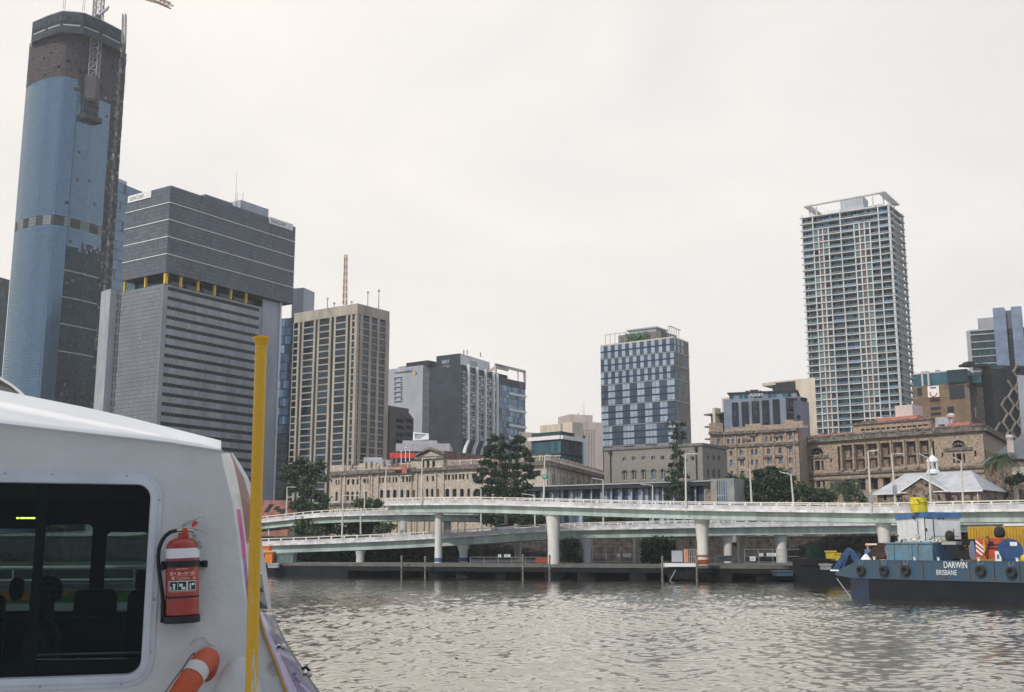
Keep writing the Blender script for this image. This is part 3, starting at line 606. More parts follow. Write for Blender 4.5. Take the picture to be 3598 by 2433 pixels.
# ---- blue glass tower with open roof frame
a, C, b, H = corner(RM(1300, 320), RM(1385, 272), RM(1716, 350), 440)
root = thing('office_tower', 'light blue glass tower with an open white roof frame and ringed logo', 'building', (C.x, C.y, ZG))
fr = Face(C, b); zd0 = fr.px(*RM(1700, 455))[1]; zd1 = fr.px(*RM(1700, 530))[1]
m = MB(); m.prism(para(a, C, b), ZG, zd0); m.build('core', M['dark'], root)
m = MB(); nz = 26; curtain(m, fr, ZG, zd1, 14, nz, lambda i, j: (2 if i < 4 and j > 9 and j < 17 and random.random() < .6 else random.choice((0, 0, 1))), .08, .2, jit=.01); 
for y in (600, 775, 945, 1085): z = fr.px(*RM(1650, y))[1]; fr.bar(m, fr.w*.42, fr.w, z-.5, z+.5, .06, .6, 3)
m.build('glass_facade', [M['gblue'], M['gsky'], M['g1'], M['white']], root)
m = MB(); fr.bar(m, 0, fr.w, zd1, zd0, .02, .2); m.build('sign_band', M['nextdark'], root)
m = MB(); t, z = fr.px(*RM(1665, 482))
for q in range(5):
    an = R(90+72*q); c = fr.p(t+.85*math.cos(an), z+.85*math.sin(an), .25)
    for s_ in range(8): a0, a1 = R(45*s_), R(45*s_+45); m.poly([c+(fr.u*math.cos(x_)+Vector((0,0,1))*math.sin(x_))*r_ for x_, r_ in ((a0,.45), (a1,.45), (a1,.65), (a0,.65))])
m.build('logo', M['palegrey'], root)
m = MB(); zt = H; fr.bar(m, 0, fr.w, zd0+5.2, zt, -.4, .2); fr.bar(m, fr.w-1, fr.w+.1, zd0, zd0+5.2, -.4, .2); fr.bar(m, 0, fr.w*.42, zd0+3.2, zd0+5.2, -.4, .2); fr.bar(m, 0, .8, zd0, zd0+3.2, -.4, .2)
fr.bar(m, fr.w*.75, fr.w*.76, zd0, zd0+5.2, -.3, .1)
g = Face(a, C); g.bar(m, 0, g.w, zd0+3, zt, -.4, 0); m.build('roof_frame', M['pinkbeige'], root)
m = MB(); fr.bar(m, fr.w*.05, fr.w*.6, zd0, zd0+2.2, -12, -3); m.build('plant_room', M['dark'], root)

# ---- low things on the roofs left of the pediment
a, C, b, H = corner(RM(270, 1180), RM(285, 1186), RM(880, 1168), 262)
def strip(name, label, F, pts, Y, th, m_, cat, depth=6, z=None):
    f = Face(atY(*F(*pts[0]), Y), atY(*F(*pts[1]), Y)); o = thing(name, label, cat, f.p(0, atY(*F(*pts[0]), Y).z))
    return f, o
def billblock(name, label, cat, F, x0, y0, x1, y1, Y, depth, m_, extra=None):
    p0 = atY(*F(x0, y1), Y); p1 = atY(*F(x1, y0), Y); root = thing(name, label, cat, (p0.x, Y, ZG)); mm = MB(); mm.box(p0.x, Y, p0.z, p1.x, Y+depth, p1.z); mm.build('wall', m_, root, bevel=.05); return root, p0, p1
root, p0, p1 = billblock('car_park', 'long grey stepped roof structure behind the pediment of the ornate stone building', 'building', RM, 285, 1130, 880, 1215, 300, 14, M['palegrey'])
m = MB(); q = atY(*RM(355, 1092), 300); q2 = atY(*RM(735, 1130), 300); m.box(q.x, 301, p1.z, q2.x, 312, q.z); m.build('upper_storey', M['palegrey'], root)
m = MB(); m.box(p0.x+1, 300.3, ZG, p1.x-1, 313, p0.z-.01); m.build('lower_wall', M['dark'], root)
root = thing('billboard', 'white framed billboard standing on the grey roof left of the dark hotel tower', 'billboard', atY(*RM(560, 1095), 306)); f = Face(atY(*RM(475, 1050), 306), atY(*RM(650, 1050), 306))
m = MB(); A = [f.px(*RM(*q)) for q in ((475,1095), (650,1085), (650,1022), (480,1003))]; ih = [f.px(*RM(*q)) for q in ((500,1078), (560,1082), (625,1030), (495,1022))]
slab(m, A, [ih], lambda s, z, o: f.p(s, z, o), 0, .5); m.build('frame', M['white'], root); m = MB(); slab(m, ih, [], lambda s, z, o: f.p(s, z, o), .05, .2); m.build('panel', M['palegrey'], root)
m = MB(); [m.tube(f.p(f.w*q, f.px(*RM(560, 1130))[1], .2), f.p(f.w*q, A[0][1], .2), .25, .25, 6) for q in (.3, .6)]; m.build('leg', M['cranegrey'], root)
root, p0, p1 = billblock('shop_awning_block', 'low roof block with bright red fascia left of the pediment', 'building', RM, 218, 1232, 495, 1290, 284, 8, M['awning'])
m = MB(); q = atY(*RM(500, 1345), 284); m.box(p0.x+.4, 284.4, q.z, p1.x, 291, p0.z-.01); m.build('shopfront', M['g1'], root); m = MB(); m.box(p0.x+.3, 285, ZG, p1.x, 291, q.z-.01); m.build('lower_wall', M['stonegrime'], root)
root, p0, p1 = billblock('rooftop_shed', 'pale corrugated rooftop shed in front of the beige tower', 'shed', RT, 590, 222, 895, 318, 292, 6, M['palegrey'])
m = MB(); q0 = atY(*RT(640, 385), 290.5); q1 = atY(*RT(1030, 262), 290.5); m.box(q0.x, 290.6, ZG, q1.x, 295, q1.z); m.build('lower_shed', M['palegrey'], root)

# ---- ornate cream stone building (two long fronts)
def ornate():
    # front facade plane: right corner near, left end farther
    C = atY(1921, 1612, 248); H = C.z; a = atZ(*RT(60, 430), H); b = atZ(*RQ(640, 1275), H)
    f, g = Face(a, C), Face(C, b)
    root = thing('heritage_hall', 'long cream stone heritage building with arched windows and a pediment', 'building', (a.x, a.y, ZG))
    W = Win(root, [M['gold'], M['dark']], 0)
    m = MB(); H1 = []
    for x0, x1 in ((135,160), (178,208), (320,362), (400,441), (477,522), (600,630), (652,684), (848,874), (892,924), (968,985), (1003,1032), (1068,1092), (1110,1143), (1225,1255), (1285,1318), (1335,1366), (1620,1652), (1708,1742), (1920,1950), (1968,2005), (2035,2068), (2085,2120), (2152,2186), (2205,2240), (2275,2305)):
        yc = 632-(x0-140)*.034-(12 if x0 > 800 else 0)-(22 if x0 > 1900 else 0)*0.6
        H1.append(f.rect(RT, x0, yc-44, x1, yc+44))
    for x0, x1 in ((132,168), (310,354), (388,430), (470,515), (615,645), (858,912), (968,1020), (1070,1132), (1195,1242), (1290,1342), (1395,1428), (1545,1565), (1608,1650), (1692,1732), (1795,1822), (1925,1992), (2042,2110), (2165,2230), (2285,2330)):
        yc = (862 if x0 < 800 else 812 if x0 < 1400 else 795); H1.append(f.rect(RT, x0, yc-(82 if x0 < 800 else 62), x1, yc+70, 'a'))
    # the front right of the last measured bay, hidden in part by the pine
    tl = H1[18][0]
    s1 = f.px(*RT(2305, 540))[0]; za, zb = H1[22][2], H1[22][3]; zc, zd = H1[-2][2], H1[-2][3]
    t = s1+1
    while t < f.w-3: H1.append((t, t+1.5, za, zb)); H1.append((t+2.1, t+3.6, za, zb)); t += 5.2
    t = s1+1
    while t < f.w-4: H1.append((t+.3, t+3.6, zc, zd, 'a')); t += 6
    H_ = gridwall(m, f, ZG, H-.8, H1, 0, .5); W.add(f, H_, .5)
    H2 = []; t = 4
    while t < g.w-4:
        H2 += [(t, t+.9, H-6.6, H-3.2), (t+1.5, t+2.4, H-6.6, H-3.2), (t+3, t+3.9, H-6.6, H-3.2)]; H2.append((t, t+3.6, H-15, H-9.5, 'a')); t += g.w/8
    H_ = gridwall(m, g, ZG, H-.8, H2, 0, .5); W.add(g, H_, .5)
    d = para(a, C, b)[3]; m.poly([Vector((p.x, p.y, H-1)) for p in (a, C, b, d)], 1)
    k = Face(d, a); k.bar(m, 0, k.w, ZG, H-1, -.3, 0)
    m.build('wall', [M['stone2'], M['redroof']], root)
    m = MB(); zm = H1[0][2]-1.2
    for ff in (f, g):
        for z, hh, oo in ((H-1.5, .7, .9), (H-.8, .35, .6), (H-8.9, .5, .6), (H-9.4, .3, .35)): ff.bar(m, -.3, ff.w+.3, z, z+hh, -.3, oo)
    m.build('cornice', M['stonegrime'], root)
    m = MB()
    for ff in (f, g):
        t = 0
        while t < ff.w-1:
            ff.bar(m, t, t+.5, H-.45, H+.9, -.2, .25); ff.bar(m, t+.5, t+3.2, H+.45, H+.75, -.05, .15)
            for q in range(5): ff.bar(m, t+.8+q*.5, t+1+q*.5, H-.45, H+.45, 0, .12)
            t += 3.2
    m.build('balustrade', M['stone2'], root)
    # pilasters and columns standing proud between the openings
    m = MB()
    cols = [70, 110, 190, 225, 292, 370, 452, 535, 575, 660, 700, 735, 835, 930, 1045, 1150, 1265, 1360, 1378, 1440, 1470, 1590, 1670, 1755, 1780, 1840, 1870, 1905, 2012, 2135, 2250]
    for x in cols:
        t = f.px(*RT(x, 700))[0]; f.bar(m, t-.22, t+.22, ZG, H-9.5, .05, .4)
        if x in (225, 292, 535, 700, 735, 835, 1378, 1470, 1780, 1905): f.bar(m, t-.25, t+.25, H-8.4, H-1.5, .05, .35)
    for q in range(int(g.w/5.2)): g.bar(m, q*5.2+.6, q*5.2+1.1, ZG, H-1.5, .05, .35)
    m.split('pilaster', M['stone2'], root)
    # corner pavilions and attic
    m = MB()
    for x0, x1, dz in ((60, 290, .4), (530, 800, .6), (1378, 1480, .2), (1870, 1910, .2)):
        t0, t1 = f.px(*RT(x0, 500))[0], f.px(*RT(x1, 500))[0]; f.bar(m, t0, t1, H-.8, H+.9+dz*.6, -.6, .3)
    m.split('attic', M['stone2'], root)
    # central block with pediment
    t0, t1 = f.px(*RT(1462, 300), 1)[0], f.px(*RT(1895, 300), 1)[0]; zt = f.px(*RT(1680, 205), 1)[1]; zp = f.px(*RT(1640, 112), 1)[1]; D = 9.5
    pl = Face(f.p(t0, 0, 1), f.p(t1, 0, 1)); m = MB()
    Ha = [pl.rect(RT, x0, 272, x1, 440, 'a') for x0, x1 in ((1548,1586), (1622,1668), (1712,1760))]; H_ = gridwall(m, pl, H-.9, zt, Ha, 0, .5); W.add(pl, H_, .5)
    q = Face(pl.p(pl.w, 0, 0), pl.p(pl.w, 0, -D*1.6)); H_ = gridwall(m, q, H-.9, zt, [], 0, .4)
    tr = [(0, zt), (pl.w, zt), (pl.w/2, zp)]; slab(m, tr, [], lambda s_, z, o: pl.p(s_, z, o), -.8, -.3, 0)
    f.bar(m, t0, t1, H-.9, zt, -D*1.6, -D*1.6+1.2, 0)
    r0, r1, r2 = pl.p(-.4, zt+.1, .5), pl.p(pl.w+.4, zt+.1, .5), pl.p(pl.w/2, zp+.3, .5); bk = -pl.n*D*1.5
    for u_, v_ in ((r0, r2), (r1, r2)): m.obox(u_, v_-u_, pl.n*(-1.2), Vector((0,0,.5)), 1)
    m.poly([r0, r2, r2+bk, r0+bk], 2); m.poly([r2, r1, r1+bk, r2+bk], 2)
    pl.bar(m, -.4, pl.w+.4, zt-.7, zt, -.3, .5, 1); q.bar(m, 0, q.w, zt-.4, zt+1.1, -.3, .5, 1)
    m.build('central_block', [M['stone2'], M['stonegrime'], M['redroof']], root)
    W.build()
    m = MB()
    for x, y, s_ in ((340,395,3.5), (560,380,2), (770,362,3), (880,378,5), (660,365,1.6), (1110,370,1.5)):
        p = atY(*RT(x, y), a.y-2); m.box(p.x-s_*.25, p.y+3, H-1, p.x+s_*.25, p.y+5, p.z+.4)
    m.split('roof_unit', M['white'], root)
    m = MB()
    for x, y in ((110,350), (240,370), (455,370), (700,330), (790,325), (1145,270), (1220,260), (1010,320)):
        p = atY(*RT(x, y), a.y); f_ = p.z; m.lathe((p.x, a.y+1-(x*.012), H), [(.3,0), (.2,.7), (.32,.9), (.12,min(2.4, max(1.3, f_-H)))], 6)
    m.split('urn', M['stonegrime'], root)
    m = MB(); q0 = atY(*RT(1215, 440), 268); m.box(q0.x, 268, H-2, q0.x+1.2, 269, q0.z+1.5); q0 = atY(*RT(1070, 470), 270); m.box(q0.x, 270, H-1, q0.x+2, 276, H-.3)
    m.split('chimney', [M['redroof']], root)
    for k, (x, y, y2) in enumerate(((1207,150,340), (1278,90,300), (1345,140,290))):
        p = atY(*RT(x, y2), 250); p1 = atY(*RT(x, y), 250); o = thing('flagpole', ('leftmost', 'tallest, ball-topped middle', 'rightmost')[k]+' of the three white poles before the red fascia', 'flagpole', p, 'white poles on the stone building roof')
        m = MB(); m.tube(p, p1, .12, .07, 6); m.build('pole', M['white'], o); m = MB(); m.lathe(p1, [(.05,0), (.3 if k == 1 else .16,.25), (.05,.5)], 8); m.build('finial', M['white'], o)
ornate()

# ---- teal glass low block with white frame
a, C, b, H = corner(RQ(38, 988), RQ(272, 968), RQ(466, 1000), 320)
root = thing('office_block', 'low green-glass block with a white frame beside the windowed pale tower', 'building', (C.x, C.y, ZG)); fl, fr = Face(a, C), Face(C, b)
m = MB(); m.prism(para(a, C, b), ZG, H-.6); m.build('core', M['dark'], root)
m = MB(); n = 7; curtain(m, fl, ZG, H-1, 9, n, lambda i, j: 0, .1, 1.1)
for j in range(n): z = ZG+(H-1-ZG)/n*(j); fl.bar(m, 0, fl.w, z+0, z+.5, .05, .3, 1); fr.bar(m, 0, fr.w, z, z+.4, .05, .2, 1)
curtain(m, fr, ZG, H-1, 6, n, lambda i, j: 0 if i < 6 else 1, 1.3, 1.2); m.build('glass_facade', [M['gteal'], M['g2']], root)
m = MB(); fl.bar(m, -1, fl.w, H-1, H+.1, -2, .6); fr.bar(m, 0, fr.w+.4, H-1, H+.1, -2, .6); fr.bar(m, fr.w-2.2, fr.w+.4, ZG, H-1, -.5, .6); m.build('frame', M['white'], root)
m = MB(); fl.bar(m, 0, fl.w, H+.1, H+1.3, -.2, -.1); fr.bar(m, 0, fr.w, H+.1, H+1.3, -.2, -.1); m.build('glass_balustrade', M['gteal'], root)
m = MB(); t, z = fl.px(*RQ(106, 890), -6); t1 = fl.px(*RQ(268, 880), -6)[0]; fl.bar(m, t, t1, H-.5, z, -16, -6); t2 = fl.px(*RQ(362, 900), -7)[0]; fl.bar(m, t1, min(t2, t1+8), H-.5, z+.3, -12, -7, 0); m.build('plant_room', M['cream'], root)
# pale slab left of it
a, C, b, H = corner(RQ(-60, 940), RQ(0, 945), RQ(100, 950), 345)
root = thing('office_block', 'plain pale stone block end rising left of the low green-glass block', 'building', (C.x, C.y, ZG)); m = MB(); m.prism(para(a, C, b), ZG, H); m.build('wall', M['pinkbeige'], root)
# pale tower with five columns of windows
a, C, b, H = corner(RQ(335, 860), RQ(360, 856), RQ(600, 866), 370)
root = thing('office_tower', 'pale pink-beige tower with five narrow columns of small dark windows', 'building', (C.x, C.y, ZG)); fr = Face(C, b)
W = Win(root, [M['gold'], M['dark']], 0); m = MB(); Hs = [fr.rect(RQ, x, y, x+11, y+17) for x in (446, 467, 488, 510, 531) for y in (922, 947, 972, 997, 1022, 1047, 1072, 1097, 1122, 1147, 1172, 1197, 1215)]
H_ = gridwall(m, fr, ZG, H, Hs, 0, .5); W.add(fr, H_, .5); W.build(); d = para(a, C, b)[3]; m.prism([a, C-Vector((0,-.3,0)), b-Vector((0,-.3,0)), d], ZG, H-.1); m.build('wall', M['pinkbeige'], root)
m = MB(); z = fr.px(*RQ(430, 804), -4)[1]; t0 = fr.px(*RQ(338, 830), -4)[0]; t1 = fr.px(*RQ(522, 830), -4)[0]; fr.bar(m, t0, t1, H-.2, z, -14, -4); m.build('plant_room', M['pinkbeige'], root)
m = MB(); p = fr.p((t0+t1)/2+2, 0, -6); m.tube((p.x,p.y,z), (p.x,p.y,z+5), .12, .06, 5); m.tube((p.x-2,p.y,z), (p.x-2,p.y,z+.9), .2, .2, 5); m.split('antenna', M['cranegrey'], root)

# ---- checkered glass tower
def checker():
    a, C, b, H = corner(RQ(583, 260), RQ(1160, 190), RQ(1278, 235), 380)
    root = thing('office_tower', 'glass tower chequered in pale and dark blue panels with rooftop planting', 'building', (C.x, C.y, ZG)); fl, fr = Face(a, C), Face(C, b)
    m = MB(); m.prism(para(a, C, b), ZG, H-.3); m.build('core', M['ckd'], root)
    zs = [fl.px(*RQ(1158, y))[1] for y in (190, 305, 412, 520, 690, 858, 1024)]; m = MB(); ml = MB()
    for gi, (n, nf, ph) in enumerate(((20,2,0), (20,2,1), (20,2,0), (10,3,1), (10,3,0), (6.65,3,0), (6.65,3,1))):
        z1 = zs[gi] if gi < 7 else zs[-1]; z0 = zs[gi+1] if gi < 6 else ZG+14
        dz = (z1-z0)/nf
        for j in range(nf):
            t = 0; i = 0; wd = fl.w/n
            while t < fl.w-.1:
                e = min(fl.w, t+wd); sub = max(1, round((e-t)/1.5))
                for s_ in range(sub): x0 = t+(e-t)*s_/sub; x1 = t+(e-t)*(s_+1)/sub; m.poly([fl.p(x0+.05, z0+j*dz+.3, .06), fl.p(x1-.05, z0+j*dz+.3, .06), fl.p(x1-.05, z0+(j+1)*dz-.25, .06), fl.p(x0+.05, z0+(j+1)*dz-.25, .06)], 0 if (i+ph) % 2 == 0 else 1)
                t = e; i += 1
            wr = fr.w/8
            for q in range(8): m.poly([fr.p(q*wr+.1, z0+j*dz+.3, .06), fr.p((q+1)*wr-.1, z0+j*dz+.3, .06), fr.p((q+1)*wr-.1, z0+(j+1)*dz-.25, .06), fr.p(q*wr+.1, z0+(j+1)*dz-.25, .06)], 0 if gi == 0 and q % 2 == 0 and q < 5 else random.choice((1, 2, 2, 2)))
        if gi < 6 : fl.bar(ml, 0, fl.w+.15, z0-.12, z0+.12, .05, .25); fr.bar(ml, 0, fr.w, z0-.12, z0+.12, .05, .25)
    m.build('glass_facade', [M['ck1'], M['ck2'], M['ckd']], root); ml.build('transom', M['metalgrey'], root)
    m = MB(); fl.bar(m, 0, fl.w, H-.3, H+.2, -1, .1); fr.bar(m, 0, fr.w, H-.3, H+.2, -1, .1); m.build('coping', M['cream'], root)
    m = MB(); zb = fl.px(*RQ(630, 200))[1]
    for ff, t0, t1, zz in ((fl, 1.2, fl.w*.35, H+4.2), (fr, 0, fr.w*.75, H+4.2), (fl, fl.w*.9, fl.w-1, H+4.2)):
        x = t0
        while x < t1: ff.bar(m, x, x+.12, H, zz, -1.6, -1.4); x += 2
        ff.bar(m, t0, t1, zz-.15, zz, -1.65, -1.35)
    m.build('roof_railing', M['metalgrey'], root)
    m = MB(); t0, z1 = fl.px(*RQ(803, 135), -7); t1 = fl.px(*RQ(1020, 108), -7)[0]; z1 = fl.px(*RQ(1020, 108), -7)[1]; fl.bar(m, t0, t1, H+4, z1-.5, -15, -7, 0); fl.bar(m, t0-.5, t1+.5, z1-.5, z1, -15.5, -6.5, 1)
    fl.bar(m, t0+4, t0+9, z1-3, z1-2.5, -7, -6.4, 1); fl.bar(m, t0*.6, t1+3, H, H+4, -17, -5, 2); m.build('plant_room', [M['palegrey'], M['metalgrey'], M['concfloor']], root)
    m = MB(); t0, t1 = fl.px(*RQ(790, 215), -3)[0], fl.px(*RQ(955, 205), -3)[0]
    for i in range(240):
        c = fl.p(random.uniform(t0, t1), H+.5+random.random()**1.3*3.3, -random.uniform(2, 4)); leaf(m, c, .5)
    m.build('roof_planting', mat('limeleaf', (.07,.2,.07), .7, .3, 1), root)
def leaf(m, c, s, mi=0):
    a = Vector((random.gauss(0,1), random.gauss(0,1), random.gauss(0,1))).normalized()*s; b = Vector((random.gauss(0,1), random.gauss(0,1), random.gauss(0,1))); b = (b-a*b.dot(a)/a.dot(a)).normalized()*s*.7
    m.poly([c-a, c-b*.6, c+a, c+b], mi)
checker()

# ---- grey stone library block
def library():
    a, C, b, H = corner(RQ(610, 1072), RQ(1385, 1030), RQ(1580, 1062), 250)
    root = thing('library_block', 'plain grey stone block with a row of arched windows below the chequered tower', 'building', (C.x, C.y, ZG)); fl, fr = Face(a, C), Face(C, b)
    W = Win(root, [M['g2'], M['white']], 1); m = MB()
    A = [fl.rect(RQ, x-16, y-80, x+16, y, 'a') for x, y in ((773,1322), (848,1318), (925,1316), (1001,1314), (1078,1312), (1156,1309), (1234,1306))]+[fl.rect(RQ, x-14, y-17, x+14, y+17) for x, y in ((770,1155), (845,1152), (922,1149), (998,1146), (1073,1143), (1150,1140), (1310,1150))]
    B = [fr.rect(RQ, x-9, 1235, x+9, 1305) for x in (1435, 1477, 1520)]+[fr.rect(RQ, x-8, 1125, x+8, 1165) for x in (1435, 1477, 1520)]
    H_ = gridwall(m, fl, ZG, H-.3, A, 0, .45); W.add(fl, H_, .4); H_ = gridwall(m, fr, ZG, H-.3, B, 0, .45); W.add(fr, H_, .4); W.build()
    P = para(a, C, b); m.poly([Vector((p.x, p.y, H-.4)) for p in P], 0); k = Face(P[3], a); k.bar(m, 0, k.w, ZG, H-.4, -.3, 0); m.build('wall', M['library'], root)
    m = MB()
    for ff in (fl, fr): ff.bar(m, -.2, ff.w+.2, H-.5, H+.1, -.4, .35); ff.bar(m, -.2, ff.w+.2, fl.px(*RQ(1156, 1322))[1]-.5, fl.px(*RQ(1156, 1322))[1], -.1, .3)
    for h in A[:7]:
        cx = (h[0]+h[1])/2; r_ = (h[1]-h[0])/2+.25
        for i in range(6): a0, a1 = R(30*i), R(30*i+30); fl.bar(m, cx+r_*math.cos((a0+a1)/2)-.2, cx+r_*math.cos((a0+a1)/2)+.2, h[3]-r_+r_*math.sin((a0+a1)/2)-.05, h[3]-r_+r_*math.sin((a0+a1)/2)+.25, 0, .12)
    m.build('cornice', M['libtrim'], root)
    m = MB()
    for x, y0 in ((665, 1120), (1340, 1085)): t, z = fl.px(*RQ(x, y0)); fl.bar(m, t-.12, t+.12, ZG, z, .02, .3); fl.bar(m, t-.35, t+.35, z, z+1, .02, .5)
    m.split('downpipe', M['dark'], root)
library()
# glazed annex under it
def annex():
    a = atY(*RQ(-20, 1372), 246); H = a.z; b = atY(*RQ(1410, 1326), 234); b.z = H
    b = atZ(*RQ(1410, 1326), H); a = atZ(*RQ(-20, 1373), H); f = Face(a, b)
    root = thing('glazed_annex', 'long low glass-fronted annex with thin white posts in front of the grey stone block', 'building', (a.x, a.y, ZG))
    m = MB(); f.bar(m, 0, f.w, ZG, H-1, -12, -1); m.build('core', M['dark'], root)
    m = MB(); f.bar(m, -1, f.w+1.6, H-1, H-.2, -13, 1, 1); f.bar(m, -1.1, f.w+1.7, H-.2, H+.05, -13.2, 1.2, 0); m.build('roof', [M['palegrey'], M['dark']], root)
    n = 18; m = MB(); curtain(m, f, ZG, H-1, n*2, 3, lambda i, j: random.choice((0, 0, 1)), .12, .2, -.95); m.build('glazing', [M['ck2'], M['ck1']], root)
    for i in range(n+1): mm = MB(); t = f.w*i/n; t = min(t, f.w-.3); f.bar(mm, t, t+.28, ZG, H-1, -.6, 0); mm.build('post', M['palegrey'], root)
    m = MB(); f.bar(m, f.w, f.w+1.5, ZG, H-1, -10, .2, 0); m.build('pebble_wall', M['stonedark'], root)
    g = Face(f.p(f.w+1.5, 0, 1.0), f.p(f.w+6.4, 0, 1.0)); m = MB(); g.bar(m, 0, g.w, ZG, H+.3, -12, 0, 0); m.build('end_block', M['endconc'], root)
    m = MB(); curtain(m, g, ZG, H, 5, 4, lambda i, j: 0, .25, .2, .05, g.w*.25, g.w*.72); m.build('end_glazing', M['gblue'], root)
annex()

# ---- far right cluster behind the sandstone
def poster(root): pass
a, C, b, H = corner(RA(300, 440), RA(885, 418), RA(1120, 470), 315)
root = thing('hotel', 'grey-blue apartment hotel with tall black framed window strips and a script sign', 'building', (C.x, C.y, ZG)); fl, fr = Face(a, C), Face(C, b)
tl = fl.px(*RA(264, 462))[0]; g = Face(fl.p(tl,0,0), C); m = MB(); m.prism(para(fl.p(tl,0,0), C, b), ZG, H); m.build('wall', M['abian'], root)
W = Win(root, [M['g2'], M['black']], 1, 'window_strip')
for i, (x0, x1, y0, y1) in enumerate(((350,412,472,705), (447,515,466,705), (550,622,457,700), (652,722,450,690), (760,826,440,682))):
    q = fl.rect(RA, x0, y0, x1, y1); mm = MB(); fl.bar(mm, q[0], q[1], q[2], q[3], .02, .35); mm.build('window_surround', M['black'], root)
    d3 = (q[3]-q[2])/3; W.add(fl, [(q[0]+.45, q[1]-.45, q[2]+k*d3+.35, q[2]+(k+1)*d3-.25) for k in range(3)], -.42)
q = fr.rect(RA, 897, 430, 962, 650); W.add(fr, [(q[0], q[1], q[2]+k*(q[3]-q[2])/3+.4, q[2]+(k+1)*(q[3]-q[2])/3) for k in range(3)], -.1); q = fr.rect(RA, 1045, 425, 1100, 460); W.add(fr, [q, fr.rect(RA, 1000, 600, 1030, 640)], -.1); W.build()
m = MB(); t0, z = fl.px(*RA(320, 386), -2); t1 = fl.w+fr.w*.2; zp_ = max(1.5, fl.px(*RA(700, 360), -2)[1]-H); fl.bar(m, t0, t1, H, H+zp_-.3, -14, -2, 0)
curtain(m, Face(fl.p(t0,0,-2), fl.p(t1,0,-2)), H+.2, H+zp_-.5, 14, 1, lambda i, j: 1 if i % 3 != 1 else 0, .25, .2, .05); fl.bar(m, t0-.5, t1+.5, H+zp_-.3, H+zp_, -14.5, -1.2, 2); m.build('penthouse', [M['abian'], M['gteal'], M['dark']], root)
t, z = fl.px(*RA(520, 418), -1.5); t1 = fl.px(*RA(660, 400), -1.5)[0]; text('Abian', fl, t, z+.2, -1.5, t1-t, 1.3, M['white'], root)
m = MB()
for x, s_ in ((500, 1), (570, 2.4), (635, .5), (930, 1)): t = fl.px(*RA(x, 350), -5)[0]; fl.bar(m, t-s_/2, t+s_/2, H+zp_, H+zp_+.7+s_*.15, -8, -5)
m.split('roof_unit', M['dark'], root)
m = MB(); fr.bar(m, fr.w*.3, fr.w*.95, H, H+1.2, -3, -.2); m.build('terrace_rail', M['metalgrey'], root)

a, C, b, H = corner(RA(755, 262), RA(985, 240), RA(1180, 222), 350)
root = thing('office_block', 'cream and dark block with a projecting roof canopy behind the apartment hotel', 'building', (C.x, C.y, ZG)); fl, fr = Face(a, C), Face(C, b)
m = MB(); m.prism(para(a, C, b), ZG, H, 0); fl.bar(m, 0, fl.w, ZG, H-.5, .01, .1, 1); m.build('wall', [M['cream'], M['dark']], root)
m = MB(); t = fl.px(*RA(655, 275))[0]; fl.bar(m, t, fl.w*.15, H-1.2, H-.2, -8, .4); m.build('canopy', M['cream'], root)
a, C, b, H = corner(RA(100, 592), RA(160, 585), RA(275, 572), 325)
root = thing('apartment_block', 'half-hidden block of stacked bare concrete balconies left of the apartment hotel', 'building', (C.x, C.y, ZG)); f = Face(a, b)
m = MB()
for k in range(9): z = H-k*3.6; f.bar(m, 0, f.w, z-.4, z, -8, 1.5, 0)
f.bar(m, f.w*.15, f.w, ZG, H-.2, -7, -.5, 1); m.build('balcony_slab', [M['concfloor'], M['dark']], root); m = MB(); f.bar(m, f.w*.52, f.w*.66, ZG, H+1.5, -1, 1.7); m.build('column', M['cream'], root)
m = MB(); q = f.px(*RA(245, 430), -5); f.bar(m, q[0], q[0]+6, H, q[1], -12, -5); m.build('upper_wall', M['pinkbeige'], root)

